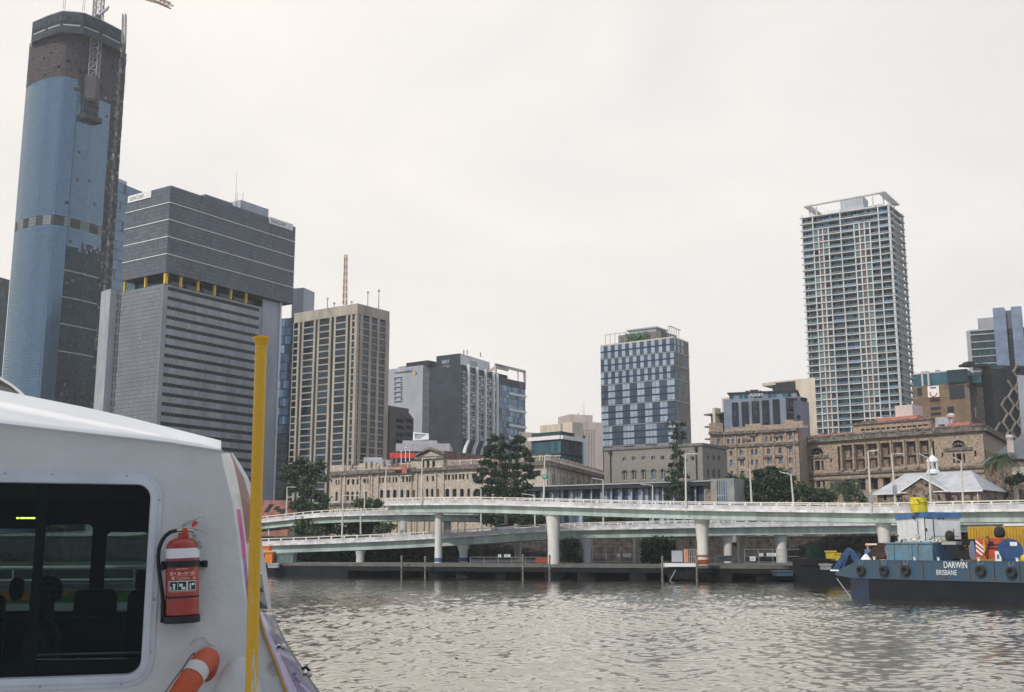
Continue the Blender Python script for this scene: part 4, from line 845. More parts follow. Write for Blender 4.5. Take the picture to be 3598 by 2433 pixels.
def casino():
    a, C, b, H = corner(RC(108, 248), RC(632, 168), RC(716, 238), 385)
    root = thing('apartment_tower', 'tall white-framed apartment tower of balconies with a flat ring canopy on top', 'building', (C.x, C.y, ZG)); fl, fr = Face(a, C), Face(C, b)
    fh = 2.56; n = int((H-ZG)/fh)+1; P = para(a, C, b)
    def inset(k): A, B = fl.p(k*.9,0,-k), fr.p(fr.w-k*.9,0,-k); Cc = (fl.p(fl.w-k,0,-k)+fr.p(k,0,-k))/2; return A, Cc, B, A+B-Cc
    # narrow bays are flush, balcony bays are recessed
    bl = [0, .135, .195, .245, .31, .45, .6, .66, .715, .775, .875, 1]; recL = {0, 4, 5, 10, 9}
    br = [0, .3, .42, .56, .7, 1]; recR = {0, 4}
    m = MB(); gl = MB(); A, Cc, B, D = inset(1.7); m.prism([A, Cc, B, D], ZG, H-.5); m.build('core', M['pinkbeige'], root)
    for f, bb, rec in ((fl, bl, recL), (fr, br, recR)):
        for j in range(n):
            z1 = H-j*fh; z0 = z1-fh
            if z0 < ZG: break
            for k in range(len(bb)-1):
                x0, x1 = bb[k]*f.w, bb[k+1]*f.w; r_ = k in rec or (j < 2)
                o = -1.6 if r_ else -.3
                if not r_: 
                    f.bar(gl, x0, x1, z0, z1, -.6, -.45, 3); gl.poly([f.p(x0+.22, z0+.45, o), f.p(x1-.22, z0+.45, o), f.p(x1-.22, z1-.3, o), f.p(x0+.22, z1-.3, o)], random.choice((0, 0, 1, 2)) if k not in (2, 7) else 4)
                else:
                    nn = max(2, round((x1-x0)/1.1))
                    for q in range(nn): w_ = (x1-x0)/nn; gl.poly([f.p(x0+q*w_+.06, z0+.2, o), f.p(x0+(q+1)*w_-.06, z0+.2, o), f.p(x0+(q+1)*w_-.06, z1-.3, o), f.p(x0+q*w_+.06, z1-.3, o)], random.choice((0, 0, 1, 2, 1, 5 if f is fl and q == 0 and k else 0)))
                    gl.poly([f.p(x0, z0+.2, -.1), f.p(x1, z0+.2, -.1), f.p(x1, z0+.8, -.1), f.p(x0, z0+.8, -.1)], 2 if random.random() < .8 else 5)
                    if k == 0 or k == len(bb)-2: pass
    gl.build('glazing', [M['gcas'], M['g1'], mat('gcas2', (.17,.25,.27), .1, .3, .2, metal=.2, spec=.8, island=.7), M['pinkbeige'], mat('brownpanel', (.16,.12,.1), .6, .2), M['gsky']], root)
    m = MB(); m.prism([p for p in (fl.p(-.5,0,.35), (fl.p(fl.w,0,.35)+fr.p(0,0,.35))/2, fr.p(fr.w+.5,0,.35), P[3])], 0, .27); o = m.build('floor_slab', M['frameoff'], None); dt = o.data
    for j in range(n):
        q = o if j == 0 else o.copy()
        if j: COL.objects.link(q)
        q.parent = root; q.location = Vector((0,0,H-j*fh-.27))-wloc(root)
    for f, bb, rec in ((fl, bl, recL), (fr, br, recR)):
        for k, x in enumerate(bb):
            mm = MB(); t = min(max(x*f.w, .3), f.w-.3); lo = 0 if (k in (0, 5, len(bb)-1)) else 0
            top = H+1.0 if k in (0, 1, 5, 10, len(bb)-1) else H-2*fh
            w_ = .19 if f is fl else .16; f.bar(mm, t-w_, t+w_, ZG, top, -.7, .12); mm.build('column', M['frameoff'], root)
    # canopy ring
    Hc = fl.px(*RC(600, 86))[1]; q = [atZ(*RC(*p), Hc) for p in ((122,175), (605,86), (694,166))]; q.append(q[0]+q[2]-q[1]); cen = sum(q, Vector())/4
    inn = [p.lerp(cen, .16) for p in q]; m = MB(); slab(m, [(p.x, p.y) for p in q], [[(p.x, p.y) for p in inn]], lambda x, y, o: Vector((x, y, Hc+o)), -.45, 0); m.build('roof_canopy', M['whitewall'], root)
    m = MB()
    for i in range(4):
        for s_ in (.12, .5, .88): p = q[i].lerp(q[(i+1) % 4], s_).lerp(cen, .09); m.tube((p.x, p.y, H), (p.x, p.y, Hc-1.1), .3, .3, 6)
    m.split('canopy_post', M['frameoff'], root)
    m = MB(); f2 = Face(inn[0], inn[1]); f2.bar(m, f2.w*.1, f2.w, H, H+1.8, -12, -2, 0); t0, z = fl.px(*RC(340, 122), -9); t1 = fl.px(*RC(475, 110), -9)[0]; fl.bar(m, t0, t1, H, z-.8, -17, -9, 1); m.build('plant_room', [M['palegrey'], M['palegrey']], root)
    t0, z = fl.px(*RC(240, 192), -1); t1 = fl.px(*RC(480, 152), -1)[0]; text('CASINO TOWERS', fl, t0, H+.5, -1, t1-t0, 1.2, M['metalgrey'], root)
casino()

def rightside():
    # teal topped brown block
    a, C, b, H = corner(RR(330, 650), RR(742, 615), RR(885, 715), 330)
    root = thing('office_block', 'brown block with a white square sign panel and a teal upper storey', 'building', (C.x, C.y, ZG)); fl, fr = Face(a, C), Face(C, b)
    m = MB(); m.prism(para(a, C, b), ZG, H); m.build('wall', M['brownwall'], root)
    W = Win(root, [M['gold'], M['dark']], 0); W.add(fl, [fl.rect(RR, *q) for q in ((365,655,398,715), (600,638,712,738), (585,795,633,842), (458,740,532,756), (462,800,538,818), (465,840,540,858))], -.12)
    W.add(fr, [fr.rect(RR, x, y, x+7, y+22) for x in (800, 815, 830, 845, 858) for y in (720, 770, 820, 870)]+[fr.rect(RR, 783, 800, 797, 880), fr.rect(RR, 730, 640, 745, 740)], -.1); W.build()
    m = MB(); q = fl.rect(RR, 443, 645, 527, 727); fl.bar(m, *q[:4], .1, .5, 0); m.build('sign_panel', M['white'], root)
    m = MB(); fl.bar(m, q[0]+(q[1]-q[0])*.25, q[0]+(q[1]-q[0])*.78, q[3]-.75, q[3]-.35, .51, .56, 0); m.build('sign_caption', M['dark'], root)
    m = MB(); c = fl.p((q[0]+q[1])/2, (q[2]+q[3])/2-.5, .53)
    for s_ in range(9): a0, a1 = R(150+24*s_), R(174+24*s_); m.poly([c+(fl.u*math.cos(x_)+Vector((0,0,1))*math.sin(x_))*r_ for x_, r_ in ((a0,.85), (a1,.85), (a1,1.2), (a0,1.2))])
    m.build('logo', M['redorange'], root)
    z1 = fl.px(*RR(690, 510), -2)[1]; ts = fl.px(*RR(690, 560), -1)[0]
    m = MB(); fl.bar(m, 0, ts, H, z1-1, -14, -1.2, 0); fl.bar(m, ts+.1, fl.w+3, H, z1-2.5, -14, -2.5, 1); fl.bar(m, 0, ts, z1-1, z1-.6, -14, -1, 2); 
    for x in (400, 445): t = fl.px(*RR(x, 560), -1)[0]; fl.bar(m, t-.3, t+.3, H, z1-.4, -1.1, -.6, 2)
    m.build('upper_storey', [M['tealwall'], M['gteal'], M['palegrey']], root)
    m = MB(); g = Face(fr.p(0,0,.1), fr.p(fr.w*.9,0,.1)); g.bar(m, -.5, g.w, H+.1, H+4, -6, -.3); m.build('glass_pavilion', M['gteal'], root)
    m = MB()
    for x, w_ in ((410, 1.0), (505, .5)): t = fl.px(*RR(x, 500), -5)[0]; fl.bar(m, t-w_, t+w_, z1-.6, z1+.5, -7, -5)
    m.split('roof_unit', M['cranegrey'], root)
    # diamond lattice block
    a, C, b, H = corner(RR(835, 515), RR(905, 488), RR(1230, 500), 325)
    root = thing('office_block', 'dark block wrapped in a raised bronze diamond lattice, right of the brown block', 'building', (C.x, C.y, ZG)); f = Face(C, b); fl = Face(a, C)
    m = MB(); m.prism(para(a, C, b), ZG, H); m.build('wall', M['dark'], root)
    m = MB(); z0 = f.px(*RR(1000, 1040))[1]; top = H-1; hh = 9.2
    for k, x in enumerate((885, 945, 1005, 1060, 1112)):
        t = f.px(*RR(x-12, 900))[0]; z = z0; s_ = 1 if k % 2 else -1; i = 0; lim = top-(4-k)*5.5 if k < 4 else top
        while z < lim:
            d = s_*(1 if i % 2 else -1)*.85; p0, p1 = f.p(t-d, z, .5), f.p(t+d, z+hh/2*.55, .5); m.obox(p0, f.u*.55, f.n*.5, p1-p0); z += hh/2*.55; i += 1
    m.build('lattice', M['cream' if 0 else 'brownwall'] if 0 else mat('bronze_pale', (.27,.23,.19), .6, .2, .5), root)
    W = Win(root, [M['gteal'], M['dark']], 0); W.add(f, [f.rect(RR, 900, 490, 1000, 520), f.rect(RR, 1085, 495, 1150, 520)], -.1); W.build()
    m = MB(); t = f.px(*RR(1095, 700))[0]; f.bar(m, t, f.w, ZG, H-3, .6, 1.2); m.build('pale_wall', M['palegrey'], root)
    m = MB(); t = fl.w
    for x, w_, h_ in ((722, .5, .7), (765, 1.1, 1.4), (850, 1.5, .9)): q = f.px(*RR(x, 480), -3); f.bar(m, q[0]-w_, q[0]+w_, H, H+h_, -6, -3)
    m.build('roof_unit', M['dark'], root)
    # blue-grey tower
    a, C, b, H = corner(RR(724, 240), RR(752, 232), RR(1300, 190), 420)
    root = thing('office_tower', 'blue-grey stepped tower with teal window bands at the right edge', 'building', (C.x, C.y, ZG)); f = Face(C, b); P = para(a, C, b)
    m = MB(); m.prism(P, ZG, H-.5); m.build('core', M['dark'], root)
    m = MB(); tt = f.px(*RR(940, 300))[0]; zs = [f.px(*RR(850, y))[1] for y in (262, 316, 368, 417)]; dz = zs[0]-zs[1]; z = H; k = 0
    curtain(m, f, ZG, H, 40, round((H-ZG)/dz*2), lambda i, j: 0 if random.random() < .7 else 1, .1, .2, .03, 0, tt)
    for i in range(26):
        z = zs[0]-i*dz
        if z > ZG: f.bar(m, 0, tt, z-.2, z+.2, .05, .4, 2)
    f.bar(m, 0, tt, H-.6, H, .05, .4, 2); m.build('window_band', [M['gteal'], M['g2'], M['palegrey']], root)
    g = Face(a, C); m = MB(); g.bar(m, 0, g.w, ZG, H, -.2, .1); m.build('side_wall', M['palegrey'], root)
    m = MB(); q = f.rect(RR, 806, 130, 932, 225); f.bar(m, q[0], q[1]+3, H-.5, q[3], -14, -3); m.build('upper_block', M['sunstrip'], root)
    m = MB(); t0, t1, t2, t3 = [f.px(*RR(x, 300), 2)[0] for x in (935, 1020, 1070, 1150)]; z1 = f.px(*RR(1010, 62), 2)[1]; z2 = f.px(*RR(1110, 56), 2)[1]
    f.bar(m, t0, t1, ZG, z1, -18, 2, 0); f.bar(m, t1, t2, ZG, z1-1, -16, 0, 1); f.bar(m, t2, t3, ZG, z2, -18, 2, 0); f.bar(m, t3, t3+12, ZG, z2-11, -18, 1, 1)
    curtain(m, Face(f.p(t0,0,2), f.p(t3,0,2)), ZG, z1-.5, 9, 28, lambda i, j: 2 if random.random() < .9 and not (t1-t0 < (i+.5)*(t3-t0)/9 < t2-t0) else None, .1, .25, .05); m.build('lift_tower', [M['bluepanel'], M['sunfacade'], M['bluepanel']], root)
rightside()

# ---- brown sandstone government building
def sand():
    C = atY(*RL(2225, 165), 260); H = C.z; a = atZ(*RL(40, 330), H); b = atZ(*RR(1105, 1070), H)
    f, g = Face(a, C), Face(C, b); root = thing('sandstone_building', 'grand brown sandstone building with tall colonnade bays and two arched pavilions', 'building', (a.x, a.y, ZG))
    W = Win(root, [M['gold'], M['dark']], 0); m = MB(); Hh = []; back = []
    for x0, x1 in ((603,716), (748,860), (893,1008), (1045,1158), (1192,1308), (1345,1462), (1500,1617)):
        yt = 412-(x0-603)*.058; Hh.append(f.rect(RL, x0, yt, x1, yt+300-(x0-603)*.035)); back.append(Hh[-1])
    for x0, x1 in ((637,718), (778,866), (922,1012), (1072,1162), (1218,1312), (1372,1472)): yt = 800-(x0-637)*.03; Hh.append(f.rect(RL, x0, yt, x1, yt+140))
    Hh += [f.rect(RL, 545, 430, 572, 715), f.rect(RL, 1648, 365, 1675, 670)]
    for cx, ya, yb, yc in ((296, 448, 525, 595), (1948, 355, 440, 512)):
        Hh += [f.rect(RL, cx-78, ya, cx+80, yb, 'a'), f.rect(RL, cx-62, yc, cx-38, yc+110), f.rect(RL, cx-20, yc, cx+38, yc+110), f.rect(RL, cx+58, yc, cx+82, yc+105)]
    Hh += [f.rect(RL, 238, 818, 262, 905), f.rect(RL, 292, 818, 340, 905), f.rect(RL, 368, 815, 392, 905), f.rect(RL, 118, 588, 138, 638), f.rect(RL, 456, 570, 474, 620), f.rect(RL, 460, 855, 492, 935), f.rect(RL, 1752, 500, 1775, 555), f.rect(RL, 2135, 480, 2160, 545), f.rect(RL, 1885, 752, 1960, 800), f.rect(RL, 2150, 790, 2185, 850)]
    zc = f.px(*RL(1800, 278))[1]
    H_ = gridwall(m, f, ZG, zc, Hh, 0, 1.6); deep = [h for h in H_ if any(abs(h[0]-q[0]) < .01 for q in back)]; W.add(f, [h for h in H_ if h not in deep], 1.4)
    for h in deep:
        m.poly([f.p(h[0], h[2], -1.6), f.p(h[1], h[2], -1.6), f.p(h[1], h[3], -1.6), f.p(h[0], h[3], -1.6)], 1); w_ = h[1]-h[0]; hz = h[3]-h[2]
        W.add(f, [(h[0]+w_*.5, h[1]-.2, h[2]+.6, h[2]+hz*.4), (h[0]+w_*.5, h[1]-.2, h[2]+hz*.56, h[3]-hz*.12)], 1.45); f.bar(m, h[0], h[1], h[2]+hz*.42, h[2]+hz*.5, -1.5, -.9, 1)
    H2 = []; nb = 16
    for i in range(nb):
        t = (i+.3)*g.w/nb
        for z0, z1 in ((H-9, H-6), (H-14, H-11), (H-20, H-16)): H2.append((t, t+g.w/nb*.35, z0, z1))
    H_ = gridwall(m, g, ZG, zc, H2, 0, .5); W.add(g, H_, .5); W.build()
    P = para(a, C, b); m.poly([Vector((p.x, p.y, H-1)) for p in P], 2); k = Face(P[3], a); k.bar(m, 0, k.w, ZG, H-1, -.3, 0)
    m.build('wall', [M['stone'], M['stonedark'], M['redroof']], root)
    m = MB()
    for ff in (f, g):
        ff.bar(m, -.3, ff.w+.3, zc, zc+.7, -.5, 1.0); ff.bar(m, -.1, ff.w+.1, zc+.7, H-.4, -.5, .2); ff.bar(m, -.2, ff.w+.2, H-.4, H, -.6, .4)
        zz = f.px(*RL(1100, 700))[1]; ff.bar(m, -.1, ff.w+.1, zz-.7, zz-.1, 0, .5); ff.bar(m, -.1, ff.w+.1, zz-3.2+1.2, zz-1.7, 0, .3)
        t = 1.5
        while t < ff.w: ff.bar(m, t, t+.7, zc+.7, H+.2, .2, .4); t += 4.5
    for cx, ya in ((296, 448), (1948, 355)):
        t, z = f.px(*RL(cx, ya+62)); 
        for s_ in range(7): a0 = R(15+25*s_); f.bar(m, t+1.6*math.cos(a0)-.25, t+1.6*math.cos(a0)+.25, z-1.2+1.6*math.sin(a0)-.2, z-1.2+1.6*math.sin(a0)+.3, -.6, .1)
        f.bar(m, t-3.4, t+3.4, f.px(*RL(cx, ya+115))[1]-.2, f.px(*RL(cx, ya+90))[1], .0, .35)
    m.build('cornice', M['stonegrime'], root)
    m = MB()
    for x in (590, 732, 876, 1025, 1174, 1326, 1480, 1632): t = f.px(*RL(x, 550))[0]; z0 = f.px(*RL(x, 712-(x-590)*.04))[1]; m.lathe(f.p(t, z0, .25), [(.42,0), (.42,.4), (.33,.5), (.29,deep[0][3]-z0-.5), (.42,deep[0][3]-z0-.1), (.42,deep[0][3]-z0+.3)], 12)
    m.split('column', M['stone'], root)
    m = MB(); t0, z0 = f.px(*RL(720, 235), -4); t1 = f.px(*RL(1625, 100), -4)[0]; z1 = f.px(*RL(1500, 100), -4)[1]; zk = H-.2
    at = Face(f.p(t0,0,-4), f.p(t1,0,-4)); hs = [(i*at.w/15+.8, i*at.w/15+1.9, H+.9, z1-1.6) for i in range(1, 15)]; H_ = gridwall(m, at, H-1, z1-.5, hs, 0, .4); W2 = Win(root, [M['gold'], M['dark']], 0, 'attic_window'); W2.add(at, H_, .4); W2.build()
    at.bar(m, -.3, at.w+.3, z1-.5, z1, -14, .5, 1); q = Face(at.p(at.w,0,0), at.p(at.w,0,-13)); q.bar(m, 0, q.w, H-1, z1-.5, -.3, 0, 0)
    at.bar(m, at.w*.28, at.w*.8, z1, z1+1.1, -9, -2, 2); at.bar(m, at.w*.5, at.w*.72, z1+1.1, z1+4, -9, -3, 3); at.bar(m, 1, at.w*.28, z1, z1+.8, -9, -3, 1)
    m.build('attic', [M['stone'], M['stonegrime'], M['redroof'], M['pinkbeige']], root)
    m = MB(); t0, t1 = f.px(*RL(1820, 165), -1.5)[0], f.px(*RL(2085, 150), -1.5)[0]; f.bar(m, t0, t1, H-.2, H+.9, -8, -1.5); t0, t1 = f.px(*RL(240, 270), -2)[0], f.px(*RL(700, 240), -2)[0]; f.bar(m, t0, t1, H-.2, H+.5, -8, -1.5); m.build('tiled_roof', M['redroof'], root)
    m = MB()
    for x, s_ in ((350, 2), (480, 2), (1740, 2), (2100, 1.6)): t = f.px(*RL(x, 200), -3)[0]; f.bar(m, t-s_/4, t+s_/4, H-.3, H+1.0, -4.5, -3)
    m.split('chimney', M['stonegrime'], root)
    m = MB(); p = f.px(*RL(1865, 80), -6); c = f.p(p[0], p[1], -6); m.lathe((c.x, c.y, H), [(.2,0), (.2,max(.1,p[1]-H-.4)), (.95,p[1]-H-.2), (1.05,p[1]-H+.3), (.6,p[1]-H+.7), (.1,p[1]-H+.85)], 14); m.build('roof_dome', M['pinkbeige'], root)
    m = MB(); p = f.px(*RL(1700, 120), -6); f.bar(m, p[0]-2.4, p[0]+3, H-.3, p[1]+.6, -9, -6); m.build('skylight', M['roofmetal'], root)
    # narrow stone wing to the left
    C2 = atY(*RA(990, 815), 286); Hw = atY(*RA(700, 745), 286).z; C2 = atZ(*RA(1010, 738), Hw); a2 = atZ(*RA(262, 778), Hw); a3 = atZ(*RA(125, 775), Hw)
    f = Face(a2, C2); root = thing('sandstone_wing', 'lighter sandstone wing with arched dormers and blue-paned windows, left of the colonnade', 'building', (a2.x, a2.y, ZG))
    W = Win(root, [M['gblue'], M['white']], 1); m = MB(); Hh = []
    for x, y, w_, h_, k in ((300,838,24,50,'r'), (345,838,24,50,'r'), (408,832,22,52,'r'), (452,830,22,52,'r'), (556,822,24,45,'r'), (683,812,24,54,'r'), (730,812,22,50,'r'), (790,805,22,50,'r'), (838,802,22,50,'r'), (325,955,30,50,'a'), (425,945,34,58,'a'), (540,938,22,58,'r'), (582,936,22,58,'r'), (700,930,32,62,'a'), (815,922,32,62,'a'), (326,1045,32,66,'r'), (432,1045,36,62,'r'), (540,1045,22,56,'r'), (586,1042,22,56,'r'), (705,1035,36,60,'r'), (820,1030,34,58,'r'), (330,1160,28,50,'r'), (438,1155,34,58,'r'), (560,1150,24,50,'r'), (710,1145,30,50,'r'), (820,1135,30,40,'r')): Hh.append(f.rect(RA, x, y, x+w_, y+h_, k))
    Hh += [f.rect(RA, 920, y, 955, y+62) for y in (785, 915, 1022, 1130)]
    H_ = gridwall(m, f, ZG, Hw-.5, Hh, 0, .5); W.add(f, H_, .45); g = Face(a3, a2+(a3-a2)*.02); H_ = gridwall(m, g, ZG, Hw-.5, [g.rect(RA, 200, 835, 232, 890)], 0, .5); W.add(g, H_, .45); W.build()
    d_ = Vector((f.u.y, -f.u.x, 0))*-14; m.prism([a3+f.n*-.7, a2+f.n*-.7, C2+f.n*-.7, C2+f.n*-14, a3+f.n*-14], ZG, Hw-.6, 0); m.build('wall', M['stone'], root)
    m = MB(); f.bar(m, -.2, f.w, Hw-.5, Hw+.2, -.5, .9, 1); f.bar(m, 0, f.w, f.px(*RA(600, 893))[1]-.5, f.px(*RA(600, 893))[1]+.2, 0, .5, 1); g.bar(m, -.2, g.w, Hw-.5, Hw+.2, -.5, .7, 1)
    zz = Hw+.2
    for x0, x1, y in ((270, 480, 735), (480, 642, 690), (642, 870, 700), (870, 960, 650), (960, 1062, 660), (1045,1110,705)): q0 = f.px(*RA(x0, y)); q1 = f.px(*RA(x1, y)); f.bar(m, q0[0], q1[0], zz, max(zz+.5, q0[1]), -1.2, 0, 0)
    q0 = g.px(*RA(140, 715)); g.bar(m, .3, g.w, zz, q0[1]+1, -1.2, 0, 0)
    for x, y in ((915, 905), (800, 812), (500, 850), (560, 800), (710, 1020), (820, 1012), (440, 1035)): q = f.px(*RA(x, y)); f.bar(m, q[0]-1, q[0]+1, q[1]-.2, q[1]+.4, 0, .5, 1)
    for x in (275, 390, 500, 640, 655, 770, 895, 975): t = f.px(*RA(x, 1000))[0]; f.bar(m, t-.25, t+.25, ZG, Hw-.5, 0, .3, 0)
    m.build('parapet', [M['stone'], M['stonegrime']], root)
sand()

# ---- long stone house with white iron roof
def house():
    Y = 234; e = atY(*RL(1240, 962), Y)
    zE = atY(*RL(945, 978), Y+3).z; zR = zE+4.3
    root = thing('stone_house', 'low stone house with pale iron hipped roof, front gable and white cupola', 'house', (e.x, Y, ZG))
    x0 = atZ(*RL(945, 980), zE).x; y0 = atZ(*RL(945, 980), zE).y; A = atZ(*RL(945, 980), zE); B = atZ(*RL(2235, 935), zE); D = atZ(*RL(2330, 935), zE)
    f = Face(A, B); dp = 13
    P = lambda t, o, z: f.p(t, z, -o)
    w_ = f.w; r0, r1 = P(4.6, dp/2, zR), P(w_-4.6, dp/2, zR)
    m = MB(); a, b, c, d = P(0,0,zE), P(w_,0,zE), P(w_,dp,zE), P(0,dp,zE)
    m.poly([a, b, r1, r0]); m.poly([b, c, r1]); m.poly([c, d, r0, r1]); m.poly([d, a, r0])
    # gable
    tg0, tg1 = f.px(*RL(1270, 965))[0], f.px(*RL(1860, 945))[0]; tm = (tg0+tg1)/2; zg = f.px(*RL(1555, 775), 1)[1]; G0, G1, Gm = P(tg0,-1.2,zE), P(tg1,-1.2,zE), P(tm,-1.2,zg); Rm = P(tm, dp/2, zg)
    m.poly([G0, Gm, Rm, P(tg0, dp/2-.1, zE)]); m.poly([Gm, G1, P(tg1, dp/2-.1, zE), Rm])
    m.build('roof', M['roofmetal'], root)
    m = MB()
    for u_, v_ in ((G0, Gm), (G1, Gm)): m.obox(u_, v_-u_, f.n*.15, Vector((0,0,-.35)))
    m.obox(a+f.n*.05, b-a, f.n*.12, Vector((0,0,-.3))); m.obox(G0+f.n*.1-f.u*1.5, f.u*3.5, f.n*.15, Vector((0,0,-.2))); m.obox(G1+f.n*.1-f.u*3, f.u*3.5, f.n*.15, Vector((0,0,-.2))); m.build('gutter', M['white'], root)
    W = Win(root, [M['g1'], M['white']], 1); m = MB(); wl = Face(P(.8,.6,0), P(w_-.8,.6,0)); hh = [wl.rect(RL, x, 995, x+42, 1065) for x in (1070, 1225, 1925, 2080)]
    H_ = gridwall(m, wl, ZG-1, zE-.02, hh, 0, .3); W.add(wl, H_, .25); gw = Face(P(tg0+.8,-.9,0), P(tg1-.8,-.9,0)); hh = [gw.rect(RL, x, 995, x+45, 1065) for x in (1415, 1550, 1695)]; H_ = gridwall(m, gw, ZG-1, zE, hh, 0, .3); W.add(gw, H_, .25); W.build()
    slab(m, [(0, zE), (gw.w, zE), (gw.w/2, zg-.5)], [], lambda s_, z, o: gw.p(s_, z, o), -.3, 0)
    for q in (0, gw.w): m.poly([gw.p(q, ZG-1, 0), gw.p(q, ZG-1, -3), gw.p(q, zE, -3), gw.p(q, zE, 0)])
    e1 = Face(wl.p(wl.w,0,0), P(w_-.8,dp-.6,0)); e1.bar(m, 0, e1.w, ZG-1, zE, -.3, 0); m.build('wall', M['stonedark'], root)
    m = MB(); t, z = gw.px(*RL(1578, 880)); m.lathe(gw.p(t, z, .03), [(.4,-.05), (.4,.05)], 12, 0, gw.n); m.build('round_vent', M['dark'], root)
    c = P(f.px(*RL(1660, 765), -dp/2)[0], dp/2, zR); m = MB(); m.lathe(c, [(1.4,-.3), (1.4,.3), (1.1,.5), (1.1,.7)], 8)
    for q in range(6): an = R(60*q); m.tube(c+Vector((math.cos(an), math.sin(an), .6)), c+Vector((math.cos(an), math.sin(an), 2.2)), .14, .14, 5)
    m.lathe(c+Vector((0,0,2.2)), [(1.3,0), (1.3,.25), (.9,.8), (.45,1.2), (.12,1.5), (.05,3)], 10); m.build('cupola', M['white'], root)
    # verandah posts and drop pipe
    m = MB(); 
    for x in (2178, 2000): t = wl.px(*RL(x, 1000))[0]; wl.bar(m, t-.06, t+.06, ZG-1, zE, .02, .15)
    m.split('downpipe', M['white'], root)
    # house at far right edge
    root = thing('stone_house', 'dark stone house with steep slate roof and pale chimney at the right edge', 'house', atY(3560, 1790, 238)); A = atY(*RR(1045, 1180), 238); p = atY(*RR(1149, 1030), 238)
    m = MB(); ze = A.z; m.poly([A, A+Vector((26,0,0)), Vector((A.x+16, 246, p.z+3)), Vector((A.x+9, 246, p.z+3))]); m.poly([A+Vector((0,16,0)), A, Vector((A.x+9, 246, p.z+3))]); m.poly([A+Vector((26,0,0)), A+Vector((26,16,0)), Vector((A.x+16,246,p.z+3))]); m.build('roof', M['sunfacade'], root)
    m = MB(); m.box(A.x+.8, 238.7, ZG-1, A.x+25, 253, ze-.01); m.build('wall', M['stonedark'], root)
    m = MB(); t0 = atY(*RR(1062, 1150), 240); t1 = atY(*RR(1062, 1035), 240); m.box(t0.x-.5, 240, t0.z-1, t0.x+.5, 241, t1.z); m.lathe((t0.x, 240.5, t1.z), [(.7,0), (.9,.4), (.6,1)], 8); m.build('chimney', M['pinkbeige'], root)
    m = MB(); q = atY(*RR(1060, 1240), 238.5); q2 = atY(*RR(1130, 1300), 238.5); m.box(q.x, 238.4, q2.z, q.x+12, 238.7, q.z); q = atY(*RR(1068, 1370), 237); m.box(q.x, 236, ZG-1, q.x+.6, 237, q.z); m.box(q.x+2.6, 236, ZG-1, q.x+8, 236.4, q.z); m.build('string_course', M['cream'], root)
house()
# terracotta pavilion with slanting slots
a, b = atY(900, 1759, 262), atY(*B1(332, 462), 262); f = Face(a-Vector((8,0,0)), b); root = thing('pavilion', 'terracotta clad pavilion with slanting dark slots beside the left viaduct', 'building', (a.x, a.y, ZG))
m = MB(); f.bar(m, 0, f.w, ZG, a.z, -12, 0); m.build('wall', M['terracotta'], root); m = MB()
for x0, y0, x1, y1 in ((100,585,158,500), (195,560,225,520), (228,578,245,545), (258,600,310,540)):
    p0, p1 = f.px(*B1(x0, y0)), f.px(*B1(x1, y1)); d = .55; m.poly([f.p(p0[0]-d, p0[1], .05), f.p(p0[0]+d, p0[1], .05), f.p(p1[0]+d, p1[1], .05), f.p(p1[0]-d, p1[1], .05)])
m.split('slot', M['dark'], root)

